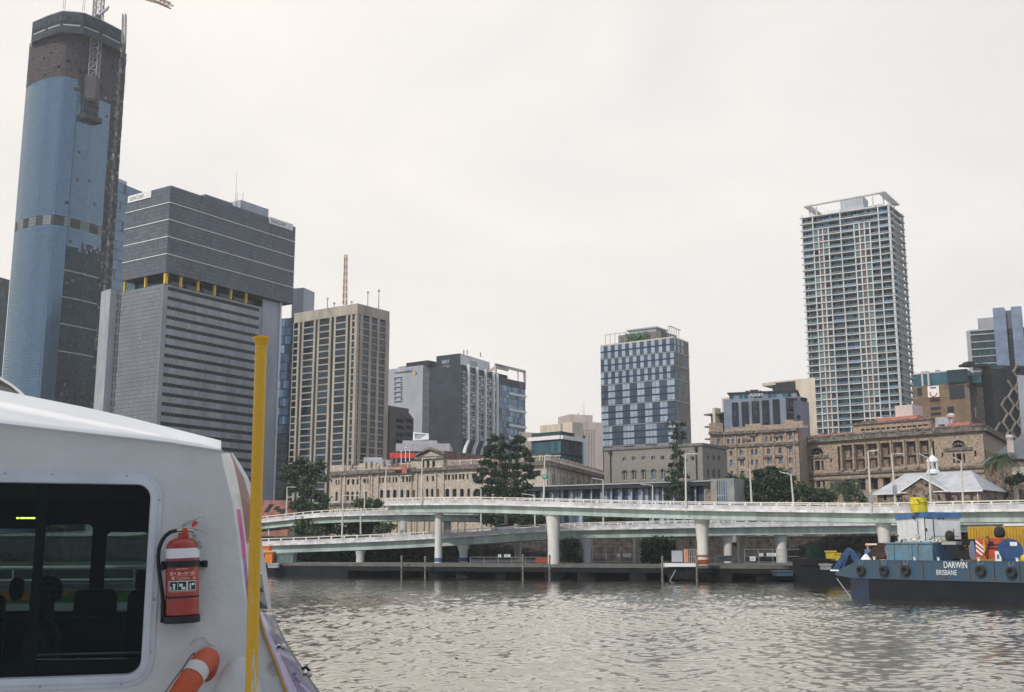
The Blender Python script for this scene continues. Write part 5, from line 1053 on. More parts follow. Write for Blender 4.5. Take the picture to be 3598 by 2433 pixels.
# ---------------- water, ground, quay ----------------
def water():
    rng = np.random.default_rng(3)
    waves = []
    for i in range(90):
        lam = .2*(8 ** rng.random()**1.25); an = rng.normal(math.radians(80), .5); k = 2*math.pi/lam
        waves.append((k*math.cos(an), k*math.sin(an), .0125*lam**1.0*rng.uniform(.5, 1.2), rng.uniform(0, 6.28)))
    ys = [22.0]
    while ys[-1] < 235: ys.append(ys[-1]+max(.07, ys[-1]*.0026))
    ys = np.array(ys); nx = 900
    fr = np.linspace(-1, 1, nx); X = np.outer(ys*.56+4, fr)+np.outer(ys*.05, np.ones(nx)); Y = np.repeat(ys[:, None], nx, 1)
    Zz = np.zeros_like(X)
    res = (ys*.0029).clip(.07)[:, None]
    for kx, ky, a, ph in waves:
        lam = 2*math.pi/math.hypot(kx, ky); att = np.clip((lam/res-2)/3, 0, 1)
        q = np.sin(kx*X+ky*Y+ph); Zz += a*att*(q-.35*q*q)
    env = np.zeros_like(X)
    for i in range(9): env += np.sin(X*rng.normal(0, .09)+Y*rng.normal(0, .06)+rng.uniform(0, 6))
    Zz *= 1+.13*env
    edge = np.clip((1-np.abs(fr))*12, 0, 1)[None, :]*np.clip((235-Y)/20, 0, 1)
    Zz *= edge
    V = np.stack([X, Y, Zz], -1).reshape(-1, 3); ny = len(ys)
    idx = np.arange(ny*nx).reshape(ny, nx); F = np.stack([idx[:-1,:-1], idx[:-1,1:], idx[1:,1:], idx[1:,:-1]], -1).reshape(-1, 4)
    me = bpy.data.meshes.new('water'); me.vertices.add(len(V)); me.vertices.foreach_set('co', V.astype(np.float32).ravel())
    me.loops.add(F.size); me.loops.foreach_set('vertex_index', F.astype(np.int32).ravel()); me.polygons.add(len(F)); me.polygons.foreach_set('loop_start', np.arange(0, F.size, 4, dtype=np.int32)); me.polygons.foreach_set('use_smooth', np.ones(len(F), dtype=bool))
    me.update(calc_edges=True); me.validate()
    m = bpy.data.materials.new('river_water'); m.use_nodes = True; nt = m.node_tree; b = nt.nodes['Principled BSDF']
    b.inputs['Base Color'].default_value = (.075, .063, .036, 1); b.inputs['Roughness'].default_value = .03; b.inputs['IOR'].default_value = 2.0; b.inputs['Specular IOR Level'].default_value = .9; b.inputs['Coat Weight'].default_value = 1; b.inputs['Coat IOR'].default_value = 1.9; b.inputs['Coat Roughness'].default_value = .02; b.inputs['Coat Tint'].default_value = (1,.97,.9,1)
    tc = nt.nodes.new('ShaderNodeTexCoord'); mp = nt.nodes.new('ShaderNodeMapping'); mp.inputs['Scale'].default_value = (.8, 1.5, 1); nt.links.new(tc.outputs['Object'], mp.inputs[0])
    n1 = nt.nodes.new('ShaderNodeTexNoise'); n1.inputs['Scale'].default_value = 2.6; n1.inputs['Detail'].default_value = 5; n1.inputs['Roughness'].default_value = .6; nt.links.new(mp.outputs[0], n1.inputs[0])
    bp = nt.nodes.new('ShaderNodeBump'); bp.inputs['Strength'].default_value = 1; bp.inputs['Distance'].default_value = .014; nt.links.new(n1.outputs['Fac'], bp.inputs['Height']); nt.links.new(bp.outputs[0], b.inputs['Normal']); nt.links.new(bp.outputs[0], b.inputs['Coat Normal'])
    me.materials.append(m); o = bpy.data.objects.new('water', me); COL.objects.link(o); kind(o, 'structure', 'choppy brown river water reflecting the pale sky')
    m2 = MB(); m2.poly([(-1500,-500,-.14), (1500,-500,-.14), (1500,240,-.14), (-1500,240,-.14)]); kind(m2.build('water', m), 'structure', 'river beyond the choppy stretch')
water()
m = MB(); m.poly([(-1500,222,ZG), (1500,222,ZG), (1500,1500,ZG), (-1500,1500,ZG)]); kind(m.build('ground', mat('cityground', (.12,.115,.1), .95, .3, .1)), 'structure')
def gx(u, Y): return (u-CX)/FPX*Y*.985
QP = [(-1500,226), (-200,216), (900,208), (1225,200), (1226,198), (1900,187), (2500,178), (2900,172), (3800,160), (5500,140)]
QP = [(gx(u, Y), Y) for u, Y in QP]
m = MB()
for (x0, y0), (x1, y1) in zip(QP, QP[1:]):
    m.prism([(x0,y0), (x1,y1), (x1,223), (x0,223)], 1.7, 2.2)
kind(m.build('pavement', M['quay'], label='concrete riverside walkway under the viaduct'), 'structure')
root = thing('river_wall', 'long dark river wall and piled walkway edge under the viaduct', 'river wall', (QP[3][0], QP[3][1], 0))
m = MB()
for i, ((x0, y0), (x1, y1)) in enumerate(zip(QP, QP[1:])):
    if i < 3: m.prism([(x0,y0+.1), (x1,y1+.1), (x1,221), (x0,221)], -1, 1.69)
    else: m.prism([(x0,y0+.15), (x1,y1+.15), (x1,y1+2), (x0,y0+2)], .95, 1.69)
m.build('fascia', M['fascia'], root); m = MB()  # near-black fascia over a dark concrete back wall
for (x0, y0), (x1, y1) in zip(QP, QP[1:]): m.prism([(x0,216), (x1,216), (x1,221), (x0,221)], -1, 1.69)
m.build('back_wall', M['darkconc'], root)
for u, Y, wd in ((1060,206,2), (1535,193.5,2.6), (1624,192,2), (1945,187,2.9), (2061,185,3), (2240,181.5,2.5), (2474,178.5,6), (2541,177,2.6), (2700,176,4), (1760,190,1.8), (2900,173,3)):
    m = MB(); x = gx(u, Y); m.box(x-wd/2, Y+.3, -1, x+wd/2, Y+3.5, 1.5); m.build('pile_cap', M['fascia'], root)
root = thing('retaining_wall', 'stone retaining wall and street edge behind the walkway, with pale coping', 'wall', (0, 221, 2.2))
m = MB(); m.box(-600, 221, 2.2, 700, 222.2, 7.0); m.build('wall', mat('shaded_stone', (.1,.085,.075), .95, .45, .9, bump=.6, bscale=1.4), root); m = MB(); m.box(-600, 220.8, 7.0, 700, 222.4, 7.2); m.build('coping', M['quay'], root)  # wall stone darkened in its colour for the shadow under the decks
# ---------------- viaducts ----------------
def smooth(pts, n=7):
    P = [Vector(p) for p in pts]; o = []
    for i in range(len(P)-1):
        a, b, c, d = P[max(i-1,0)], P[i], P[i+1], P[min(i+2,len(P)-1)]
        for k in range(n): t = k/n; o.append(.5*((2*b)+(c-a)*t+(2*a-5*b+4*c-d)*t*t+(3*b-a-3*c+d)*t**3))
    return o+[P[-1]]
def viaduct(name, label, pts, width, gd, piers, under='girder', flip=1):
    W_ = [atY(u, v, Y) for u, v, Y in pts]; P = smooth(W_); root = thing(name, label, 'viaduct', P[len(P)//2]-Vector((0,0,P[len(P)//2].z)))
    Nn = []
    for i in range(len(P)):
        t = (P[min(i+1, len(P)-1)]-P[max(i-1, 0)]); t.z = 0; t.normalize(); Nn.append(Vector((-t.y, t.x, 0))*flip)
    def strip(m, o0, o1, z0, z1, mi=0): m.rings([[P[i]+Nn[i]*o+Vector((0,0,z)) for o, z in ((o0,z0), (o0,z1), (o1,z1), (o1,z0))] for i in range(len(P))], mi)
    m = MB(); strip(m, .02, .2, -.13, 0); strip(m, width-.2, width-.02, -.13, 0); d = 0; nx_ = .6
    for i in range(1, len(P)):
        s_ = (P[i]-P[i-1]).length; t = (P[i]-P[i-1]).normalized()
        while nx_ < d+s_:
            q = P[i-1]+t*(nx_-d)
            for o in (0, width-.22): m.obox(q+Nn[i]*o+Vector((0,0,-.5)), t*.24, Nn[i]*.22, Vector((0,0,.4)))
            nx_ += 2.6
        d += s_
    m.build('railing', M['rail'], root)
    m = MB(); strip(m, .0, .28, -1.12, -.5); strip(m, width-.28, width, -1.12, -.5); m.build('parapet', M['parapet'], root)
    m = MB(); strip(m, -.18, width+.18, -1.42, -1.121); m.build('deck_edge', M['slabedge'], root)
    m = MB(); strip(m, .3, width-.3, -1.12, -1.0); m.build('road_surface', M['asphalt'], root)
    m = MB(); strip(m, .75, width-.75, -1.42-gd, -1.43); m.build('girder', M['girder'], root)
    for u, vt, vb, rt, rb, Yo, col in piers:
        # the column stands under the middle of the deck
        best = min(range(len(P)), key=lambda i: abs((P[i]+Nn[i]*width*.5).x/(P[i]+Nn[i]*width*.5).y-(u-CX)/FPX*.985)); c = P[best]+Nn[best]*width*.5; Y = c.y+Yo
        b0 = atY(u, vb, Y); zt = c.z-1.44-gd; zb = 2.2; c0 = Vector((b0.x, Y, 0)); k = Y*.98/FPX; m = MB(); r0, r1 = rb*k, rt*k
        pr = [(r0*1.02, zb), (r0, zb+(zt-zb)*.5), (r0+(r1-r0)*.35, zb+(zt-zb)*.75), (r1, zt)]
        m.lathe(c0, pr, 24); o = m.build('pier', M['pier'], root, smooth='auto')
        if col:
            m = MB(); m.lathe(c0, [(r0*1.05, zb+.2), (r0*1.05, zb+.9)], 24)
            if col == 'r': m.lathe(c0, [(r0*1.06, zb+1.3), (r0*1.06, zb+1.6)], 24)
            m.build('painted_band', M['pierblue' if col == 'b' else 'pierred'], o)
    return root, P, Nn
A_PTS = [(5200,1745,95), (4300,1752,118), (3598,1757,138), (3100,1767,153), (2850,1766,160), (2400,1762,174), (1945,1752,187), (1700,1747,195), (1500,1748,202), (1410,1749.5,207), (1365,1751,213), (1351,1752,219)]
B_PTS = [(-900,1905,300), (300,1868,268), (700,1838,250), (920,1815,241), (1100,1796,233), (1240,1789,227), (1370,1786,226), (1500,1785,229), (1700,1788,236), (2000,1800,247), (2400,1815,260)]
C_PTS = [(-1200,1918,250), (-200,1919,232), (230,1914,227), (600,1905,222), (920,1893,217), (1265,1880,212), (1625,1861,208), (1927,1841,204), (2288,1831,201), (2560,1826,202), (2900,1822,206), (3300,1818,212), (4200,1812,230)]
VA = viaduct('viaduct', 'upper curved viaduct deck, highest and nearest, crossing the whole right side', A_PTS[::-1], 9.5, 1.28, [(1540,1810,1979,14,13,-2.6,'b'), (1945,1810,1979,28,20,-2.6,None), (2470,1825,1975,28,19,-2.6,'r'), (3112,1850,1979,26,20,-2,None), (3900,1850,2000,26,20,0,None)])
VB = viaduct('viaduct', 'left rising ramp viaduct passing behind the end of the upper deck', B_PTS, 9, 1.2, [(1030,1850,1950,14,11,0,None), (1416,1810,1979,12,12,-4,None), (1571,1815,1979,12,12,0,None), (760,1850,1979,14,11,0,None)])
VC = viaduct('viaduct', 'lower viaduct deck rising from left behind the piers of the upper one', C_PTS, 11, 1.4, [(1265,1925,1982,20,14,-4,None), (1628,1918,1979,23,14,-4,'b'), (2060,1896,1979,29,18,-4,None), (2558,1875,1960,19,14,-3,None), (2605,1880,1965,16,13,6,None), (2746,1870,1965,23,18,-3,None), (1820,1925,1979,17,12,7,'d' if 0 else None), (2240,1905,1979,16,13,8,None), (170,1952,1990,12,11,0,None), (300,1952,1990,14,12,0,None), (700,1940,1985,16,12,0,None)])
# ---------------- lamps ----------------
def lamp(ub, vb, ut, vt, Y, arms, label, base=None):
    b, t = atY(ub, vb, Y), atY(ut, vt, Y); o = thing('street_lamp', label, 'street lamp', b, 'street lamps along the viaducts')
    m = MB(); m.path([b, b.lerp(t, .5), t], [.17, .14, .1], 8); m.build('pole', M['lamp'], o)
    for ua, va in arms:
        e = atY(ua, va, Y); m = MB(); q = t.lerp(e, .12)+Vector((0,0,.05)); m.path([t-Vector((0,0,.25)), t+Vector((0,0,.02)), q, e], [.1,.09,.07,.06], 6); am = m.build('arm', M['lamp'], o)
        m = MB(); d = (e-t).normalized(); m.obox(e-d*.7-Vector((0,.13,.1)), d*.95, Vector((0,.26,0)), Vector((0,0,.16))); m.build('lamp_head', M['lamp'], am, bevel=.04)
    if base: m = MB(); m.box(b.x-.25, b.y-.25, b.z+1.6, b.x+.25, b.y+.1, b.z+2.9); m.build('control_box', M['metalgrey'], o)
    return o
l1, r1 = [], []
LAMPS = [(1005,1825,1009,1713,240,[(1036,1712)],'lamp nearest the terracotta pavilion, on the left ramp, arm to the right'),
 (1201,1905,1205,1743,213,[(1254,1741)],'tall lamp on the lower deck overlapping the left ramp, arm to the right'),
 (1267,1876,1267,1801,224,[],'short armless pole rising behind the lower deck left of the wide pier'),
 (1354,1775,1357,1648,216,[(1406,1646)],'lamp at the very left end of the upper deck'),
 (1404,1752,1407,1674,222,[(1443,1671)],'smaller lamp second from the left end of the upper deck'),
 (1480,1775,1484,1613,202.2,[(1530,1609)],'tall lamp in front of the pediment, arm to the right'),
 (1583,1750,1583,1698,214,[(1550,1694),(1616,1693)],'twin-armed lamp right of the pediment'),
 (1690,1863,1690,1720,218,[(1647,1712)],'lamp standing on the lower deck at the left foot of the big pine'),
 (1880,1853,1878,1743,214,[(1838,1736)],'lamp on the lower deck right of the big pine, arm drooping left'),
 (1910,1787,1914,1604,189,[(1965,1602)],'tall lamp carrying a green sign right of the big pine'),
 (2120,1843,2119,1688,212,[(2085,1681)],'lamp left of the grey stone block, arm to the left'),
 (2295,1836,2293,1707,211,[(2256,1702)],'lamp before the middle of the glazed annex, arm to the left'),
 (2411,1798,2408,1597,173.5,[(2446,1595)],'tall lamp before the right of the grey stone block, beside the thin dark tree'),
 (2641,1768,2635,1652,178,[(2603,1643)],'lamp before the left side of the big round tree'),
 (2788,1768,2779,1670,173,[(2744,1659)],'lamp before the right side of the big round tree'),
 (3062,1806,3050,1588,154,[(3080,1583)],'tall lamp with a grey box, left of the pale-roofed house'),
 (3147,1780,3133,1598,156,[(3171,1594)],'lamp over the left slope of the pale roof, arm to the right'),
 (3271,1772,3263,1612,160,[(3234,1597)],'lamp over the gable of the pale-roofed house, arm to the left'),
 (3384,1770,3377,1622,160,[(3350,1609)],'lamp over the right slope of the pale roof'),
 (944,1893,944,1861,222,[],'tiny pole at the left end of the lower deck beside the yellow pole')]
for L_ in LAMPS: lo = lamp(*L_, base=1 if L_[0] in (3062, 3147) else None)
o = thing('street_lamp', 'slim lamp seen end-on with a small dark head, on the left ramp', 'street lamp', atY(1280,1810,228), 'street lamps along the viaducts'); m = MB(); b, t = atY(1280,1810,228), atY(1282,1693,228); m.path([b, t], [.15,.1], 8); m.build('pole', M['lamp'], o); m = MB(); m.box(t.x-.3, t.y-.9, t.z-.1, t.x+.3, t.y+.2, t.z+.35); m.build('lamp_head', M['dark'], o)
b = atY(1906,1684,188.7); t = atY(1924,1668,188.7); m = MB(); m.box(b.x, 188.6, b.z, t.x, 188.75, t.z, 0); m.box(b.x+.15, 188.58, b.z+.5, t.x-.2, 188.6, b.z+.58, 1); m.box(b.x+.15, 188.58, b.z+.28, t.x-.35, 188.6, b.z+.36, 1); tag(m.build('road_sign', [M['green'], M['white']], None, origin=b), 'small green road sign fixed to a tall lamp right of the big pine', 'road sign')
# cars on the lower deck
def car(u, v, Y, label, col):
    c = atY(u, v, Y); o = thing('parked_car' if 0 else 'car', label, 'car', c, 'cars driving on the lower viaduct deck')
    sec = [(-2.2,.25,.75,.78), (-2.1,.25,.95,.85), (-.9,.25,1.0,.88), (1.3,.25,.98,.88), (2.1,.25,.88,.84), (2.2,.3,.7,.78)]
    m = MB(); m.rings([[c+Vector((x,-w_,z0)), c+Vector((x,-w_,z1*.8)), c+Vector((x,-w_*.9,z1)), c+Vector((x,w_*.9,z1)), c+Vector((x,w_,z1*.8)), c+Vector((x,w_,z0))] for x, z0, z1, w_ in sec]); m.build('body', col, o, smooth='auto')
    m = MB(); m.rings([[c+Vector((x,-w_,z)), c+Vector((x,w_,z))] for x, z, w_ in ((-1.7,.95,.8), (-1.0,1.42,.66), (.5,1.45,.66), (1.3,.96,.8))], 0, closed=False, cap=False)
    for s_ in (-1, 1): m.poly([c+Vector((-1.7,s_*.8,.95)), c+Vector((1.3,s_*.8,.96)), c+Vector((.5,s_*.66,1.45)), c+Vector((-1.0,s_*.66,1.42))])
    m.build('window', M['g1'], o); m = MB(); m.rings([[c+Vector((x,-.62,1.46)), c+Vector((x,.62,1.46)), c+Vector((x,.62,1.5)), c+Vector((x,-.62,1.5))] for x in (-1, .5)]); m.build('roof', col, o)
    for x in (-1.4, 1.4):
        for s_ in (-1, 1): m = MB(); m.lathe(c+Vector((x, s_*.82-.1, .32)), [(.32,0), (.32,.2)], 14, 0, (0,1,0)); m.build('wheel', M['rubber'], o)
def onC(u): 
    i = min(range(len(VC[1])), key=lambda k: abs(VC[1][k].x/VC[1][k].y-(u-CX)/FPX*.985)); return VC[1][i]+VC[2][i]*3
for u, lb, cl in ((1766, 'white car showing over the railing left of the tall round pier', M['white']), (1922, 'cream car partly behind the tall round pier', M['cream']), (2262, 'silver car over the railing between the two tall piers', M['roofmetal'])):
    q = onC(u); r_ = ray(u, 1800); car(0, 0, 1, lb, cl); o = [x for x in COL.objects if x.name.startswith('car') and x.type == 'EMPTY'][-1]; o.location = (q.x, q.y, q.z-.98)

# ---------------- trees ----------------
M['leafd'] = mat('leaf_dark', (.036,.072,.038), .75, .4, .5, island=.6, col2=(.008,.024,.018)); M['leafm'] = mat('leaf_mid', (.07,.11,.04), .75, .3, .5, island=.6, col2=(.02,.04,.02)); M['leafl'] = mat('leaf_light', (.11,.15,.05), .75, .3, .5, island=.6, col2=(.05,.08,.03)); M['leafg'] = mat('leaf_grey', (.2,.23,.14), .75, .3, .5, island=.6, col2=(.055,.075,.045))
def tree(name, label, cat, blobs, Y, base, n, ls, mats, group=None, trunk_r=.3, limbs=True, dens=26, dz=1.0):
    """blobs: (u,v,ru,rv) in photo pixels at distance Y"""
    b = atY(*base, Y); b.z = min(b.z, ZG) if base[1] < 1990 else 2.2; b.z = max(b.z, 2.2); root = thing(name, label, cat, b, group); k = Y*.985/FPX
    B = [(atY(u, v, Y), ru*k, rv*k) for u, v, ru, rv in blobs]; A = sum(x*z for _, x, z in B); m = MB()
    for c, rx, rz in B:
        nc = max(2, int(n*rx*rz/A/dens)); ry = max(rx*.7, min(rx, rz))*dz
        for i in range(nc):
            d = Vector((random.gauss(0,1), random.gauss(0,1), random.gauss(0,1))).normalized()*random.random()**.45
            cc = c+Vector((d.x*rx, d.y*ry+ry*.1, d.z*rz)); cr_ = random.uniform(.5, 1.15)*min(1.1, .35+.5*min(rx, rz)); mi = random.choice(range(len(mats)))
            for j in range(dens):
                e_ = Vector((random.gauss(0,.5), random.gauss(0,.5), random.gauss(0,.38)))*cr_; leaf(m, cc+e_, ls*random.uniform(.6, 1.3), mi)
    m.build('crown', mats, root)
    if trunk_r:
        m = MB(); tp = max((c for c, _, _ in B), key=lambda c: c.z); mid = sum((c for c, _, _ in B), Vector())/len(B)
        m.path([b, b.lerp(mid, .5)+Vector((.2,0,0)), mid, tp], [trunk_r, trunk_r*.8, trunk_r*.55, trunk_r*.12], 8); m.build('trunk', M['trunk'], root, smooth=True)
        if limbs:
            m = MB()
            for c, rx, rz in B: p = b.lerp(mid, random.uniform(.35, .9)); m.path([p, p.lerp(c, .5)+Vector((0,0,-.3)), c], [trunk_r*.35, trunk_r*.25, trunk_r*.08], 5)
            m.build('limb', M['trunk'], root)
    return root
px = lambda F, L: [(*F(x, y), rx/2.905, ry/2.905) for x, y, rx, ry in L]
tree('gum_tree', 'loose grey-green gum tree in front of the beige tower base', 'tree', px(B1, [(440,70,70,60), (560,130,110,70), (400,150,100,60), (650,100,60,50), (340,220,110,60), (520,250,110,70), (660,230,80,60), (380,330,110,60), (560,370,110,60), (650,440,90,60), (480,480,100,60), (330,140,60,50)]), 246, B1(500, 560), 6500, .34, [M['leafm'], M['leafg'], M['leafd']], trunk_r=.35)
tree('tree', 'dark low trees filling the gap beneath the gum tree', 'tree', px(B1, [(430,520,90,50), (560,530,90,45), (660,530,60,35), (690,500,40,60)]), 243, B1(520, 600), 2400, .32, [M['leafm'], M['leafd'], M['leafl']])
tree('tree', 'round light green tree before the stone building above the left ramp', 'tree', px(B1, [(1150,490,90,50), (1060,500,70,45), (1210,500,60,45)]), 238, B1(1140, 560), 2200, .3, [M['leafm'], M['leafl']])
tree('bush', 'big pale green bush between the left ramp and the lower deck', 'bush', px(B1, [(530,700,100,65), (650,700,90,60), (440,740,70,55), (730,730,70,50), (600,770,190,40)]), 235, B1(580, 830), 4500, .3, [M['leafm'], M['leafg'], M['leafl']], trunk_r=.2)
tree('bush', 'small leafy bush just left of the back pier of the ramp', 'bush', px(B1, [(1300,745,75,40), (1250,770,60,30), (1370,735,50,30)]), 225, B1(1300, 800), 1500, .28, [M['leafm'], M['leafg']], trunk_r=.15)
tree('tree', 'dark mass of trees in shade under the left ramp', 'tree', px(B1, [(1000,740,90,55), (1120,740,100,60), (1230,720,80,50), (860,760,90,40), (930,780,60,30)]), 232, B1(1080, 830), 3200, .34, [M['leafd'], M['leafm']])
tree('bunya_pine', 'large dark pine with ragged gaps rising before the stone building', 'tree', [(*RM(x, y), rx/3.145, ry/3.145) for x, y, rx, ry in [(1400,1060,55,35), (1455,1075,30,30), (1360,1090,40,25), (1645,1070,50,35), (1600,1110,40,25), (1690,1100,35,25), (1480,1150,60,35), (1340,1180,80,30), (1430,1220,60,30), (1560,1180,55,28), (1660,1180,70,35), (1730,1240,60,30), (1290,1250,50,28), (1390,1280,60,30), (1500,1290,60,35), (1620,1270,70,35), (1750,1310,60,28), (1260,1330,60,28), (1350,1360,60,28), (1470,1390,70,35), (1600,1370,70,35), (1720,1390,80,30), (1790,1440,50,25), (1250,1440,70,30), (1370,1460,70,30), (1500,1480,70,35), (1620,1480,70,35), (1740,1500,70,30), (1200,1540,60,28), (1320,1550,90,30), (1470,1570,90,35), (1620,1570,80,35), (1740,1590,60,30), (1290,1650,100,40), (1450,1660,110,45), (1600,1660,100,45), (1690,1690,60,40), (1350,1730,90,30), (1520,1740,110,35)]], 229, RM(1500, 1790), 12500, .32, [M['leafd'], M['leafd'], M['leafm']], trunk_r=.5, dens=30)
tree('cypress_tree', 'thin dark see-through conifer before the right of the grey stone block', 'tree', [(*RQ(x, y), rx/2.246, ry/2.246) for x, y, rx, ry in [(1150,880,35,20), (1215,890,50,22), (1170,930,60,22), (1240,950,30,22), (1190,980,50,28), (1175,1040,35,28), (1200,1090,50,30), (1150,1140,40,22), (1210,1160,45,28), (1140,1200,45,25), (1220,1220,55,28), (1170,1260,70,26), (1240,1290,50,26), (1130,1310,50,24), (1190,1340,80,26), (1250,1370,60,24), (1130,1390,60,24), (1210,1410,90,26), (1170,1450,100,26)]], 224, RQ(1190, 1500), 3000, .28, [M['leafd'], M['leafm']], trunk_r=.22)
tree('fig_tree', 'large dense dark green tree behind the railing, left of the sandstone colonnade', 'tree', px(B3, [(1080,200,90,50), (1230,190,90,55), (1360,260,90,60), (960,290,90,60), (1180,280,180,80), (850,270,70,50), (780,240,40,40), (900,380,100,60), (1080,400,180,80), (1300,380,150,80), (1430,400,80,70), (1200,140,50,25)]), 226, B3(1100, 500), 11000, .34, [M['leafd'], M['leafd'], M['leafm']], trunk_r=.6)
tree('shrub', 'brighter green rounded shrubbery right of the large dense tree', 'shrub', px(B3, [(1560,370,90,50), (1680,390,110,50), (1790,420,90,40), (1500,330,50,35), (1650,440,200,40)]), 224, B3(1680, 500), 4500, .28, [M['leafm'], M['leafl'], M['leafd']], trunk_r=.15)
tree('shrub', 'low yellow-green shrub left of the pale-roofed house', 'shrub', px(B3, [(2050,380,60,30), (2130,455,60,30), (1990,450,60,25)]), 228, B3(2080, 500), 1100, .26, [M['leafm'], M['leafg']], trunk_r=.1)
tree('tree', 'green tree against the dark side of the sandstone building', 'tree', [(*RR(x, y), rx/2.097, ry/2.097) for x, y, rx, ry in [(1080,1330,60,35), (1120,1320,50,25), (1040,1350,30,25), (990,1440,60,40)]], 234, RR(1080, 1480), 1500, .3, [M['leafd'], M['leafm']], trunk_r=.2)
tree('hedge', 'dark clipped hedge seen under the upper deck between the two tall piers', 'hedge', px(B2, [(x, 650, 60, 30) for x in range(1380, 2000, 60)]), 232, B2(1700, 700), 2600, .3, [M['leafd'], M['leafm']], trunk_r=0)
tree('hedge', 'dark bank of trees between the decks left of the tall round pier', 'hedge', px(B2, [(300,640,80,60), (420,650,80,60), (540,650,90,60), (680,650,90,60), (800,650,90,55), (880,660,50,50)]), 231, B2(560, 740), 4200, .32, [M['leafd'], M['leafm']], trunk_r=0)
tree('hedge', 'clipped green hedge on the street edge left of the white barge cabin', 'hedge', px(B3, [(x, 850+(x-1800)*.0, 55, 42) for x in range(1800, 2400, 60)]), 224, B3(2000, 900), 3600, .28, [M['leafm'], M['leafd']], trunk_r=0, dz=.4)
tree('bush', 'round dark bush on the walkway between the two middle tall piers', 'bush', px(B2, [(2060,900,130,60), (2000,980,110,70), (2130,1000,120,80), (2030,1060,130,50), (2180,920,80,60), (1930,920,40,50)]), 196, B2(2060, 1110), 5000, .28, [M['leafd'], M['leafd'], M['leafm']], trunk_r=.15)
tree('bush', 'small sunlit bush on the walkway right of the tall round pier', 'bush', px(B2, [(1130,920,60,50), (1210,910,50,50), (1160,1000,80,60), (1230,1040,50,60)]), 203, B2(1160, 1105), 2200, .26, [M['leafd'], M['leafm']], trunk_r=.12)
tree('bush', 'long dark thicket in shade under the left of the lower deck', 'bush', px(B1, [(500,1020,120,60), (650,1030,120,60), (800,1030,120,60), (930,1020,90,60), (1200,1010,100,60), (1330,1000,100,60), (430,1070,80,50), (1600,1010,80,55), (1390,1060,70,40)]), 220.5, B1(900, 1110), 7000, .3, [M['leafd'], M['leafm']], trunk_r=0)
tree('tree', 'dark trees on the bank seen low at the left under the lower deck', 'tree', [(100,1990,90,40), (260,1985,90,40), (420,1990,90,40), (560,1985,90,40), (700,1990,90,40), (0,1985,80,40), (880,1975,40,40)], 219, (400, 2010), 4500, .34, [M['leafd'], M['leafm']], trunk_r=0)
def palm(label, c, base, Y, R_, n, mats):
    b = atY(*base, Y); t = atY(*c, Y); root = thing('palm_tree', label, 'palm', b); m = MB(); m.path([b, b.lerp(t, .5)+Vector((.15,0,0)), t], [.28,.22,.18], 8); m.build('trunk', M['trunk'], root)
    m = MB()
    for i in range(n):
        an = random.uniform(0, 6.28); up = random.uniform(-.3, 1.1); d = Vector((math.cos(an), math.sin(an), 0)); P = []
        for k in range(7): s_ = k/6*R_; P.append(t+d*s_*math.cos(up*.6)+Vector((0,0,s_*up*.75-s_*s_*.55/R_*1.3)))
        sd = d.cross(Vector((0,0,1)))
        for k in range(6):
            for q in (-1, 1):
                for h_ in (0, .5): p = P[k].lerp(P[k+1], h_); w_ = R_*.28*(1-abs(k-2.5)/4.2); m.poly([p, p+(P[k+1]-P[k])*.35, p+sd*q*w_+Vector((0,0,-w_*.5))+(P[k+1]-P[k])*.6], random.randrange(len(mats)))
    m.build('crown', mats, root)
palm('feathery palm left of the colonnade, just above the railing', B3(1960, 300), B3(1970, 500), 231, 4.6, 46, [M['leafd'], M['leafm']])
palm('tall slim palm with yellowing fronds before the side of the sandstone building', RR(980, 1165), RR(997, 1480), 232, 3.9, 44, [M['leafm'], M['leafl']])
tree('shrub', 'dark shrub at the foot of the left palm', 'shrub', px(B3, [(2010,390,60,35), (1960,370,40,30)]), 229, B3(2000, 470), 900, .28, [M['leafd'], M['leafm']], trunk_r=.1)

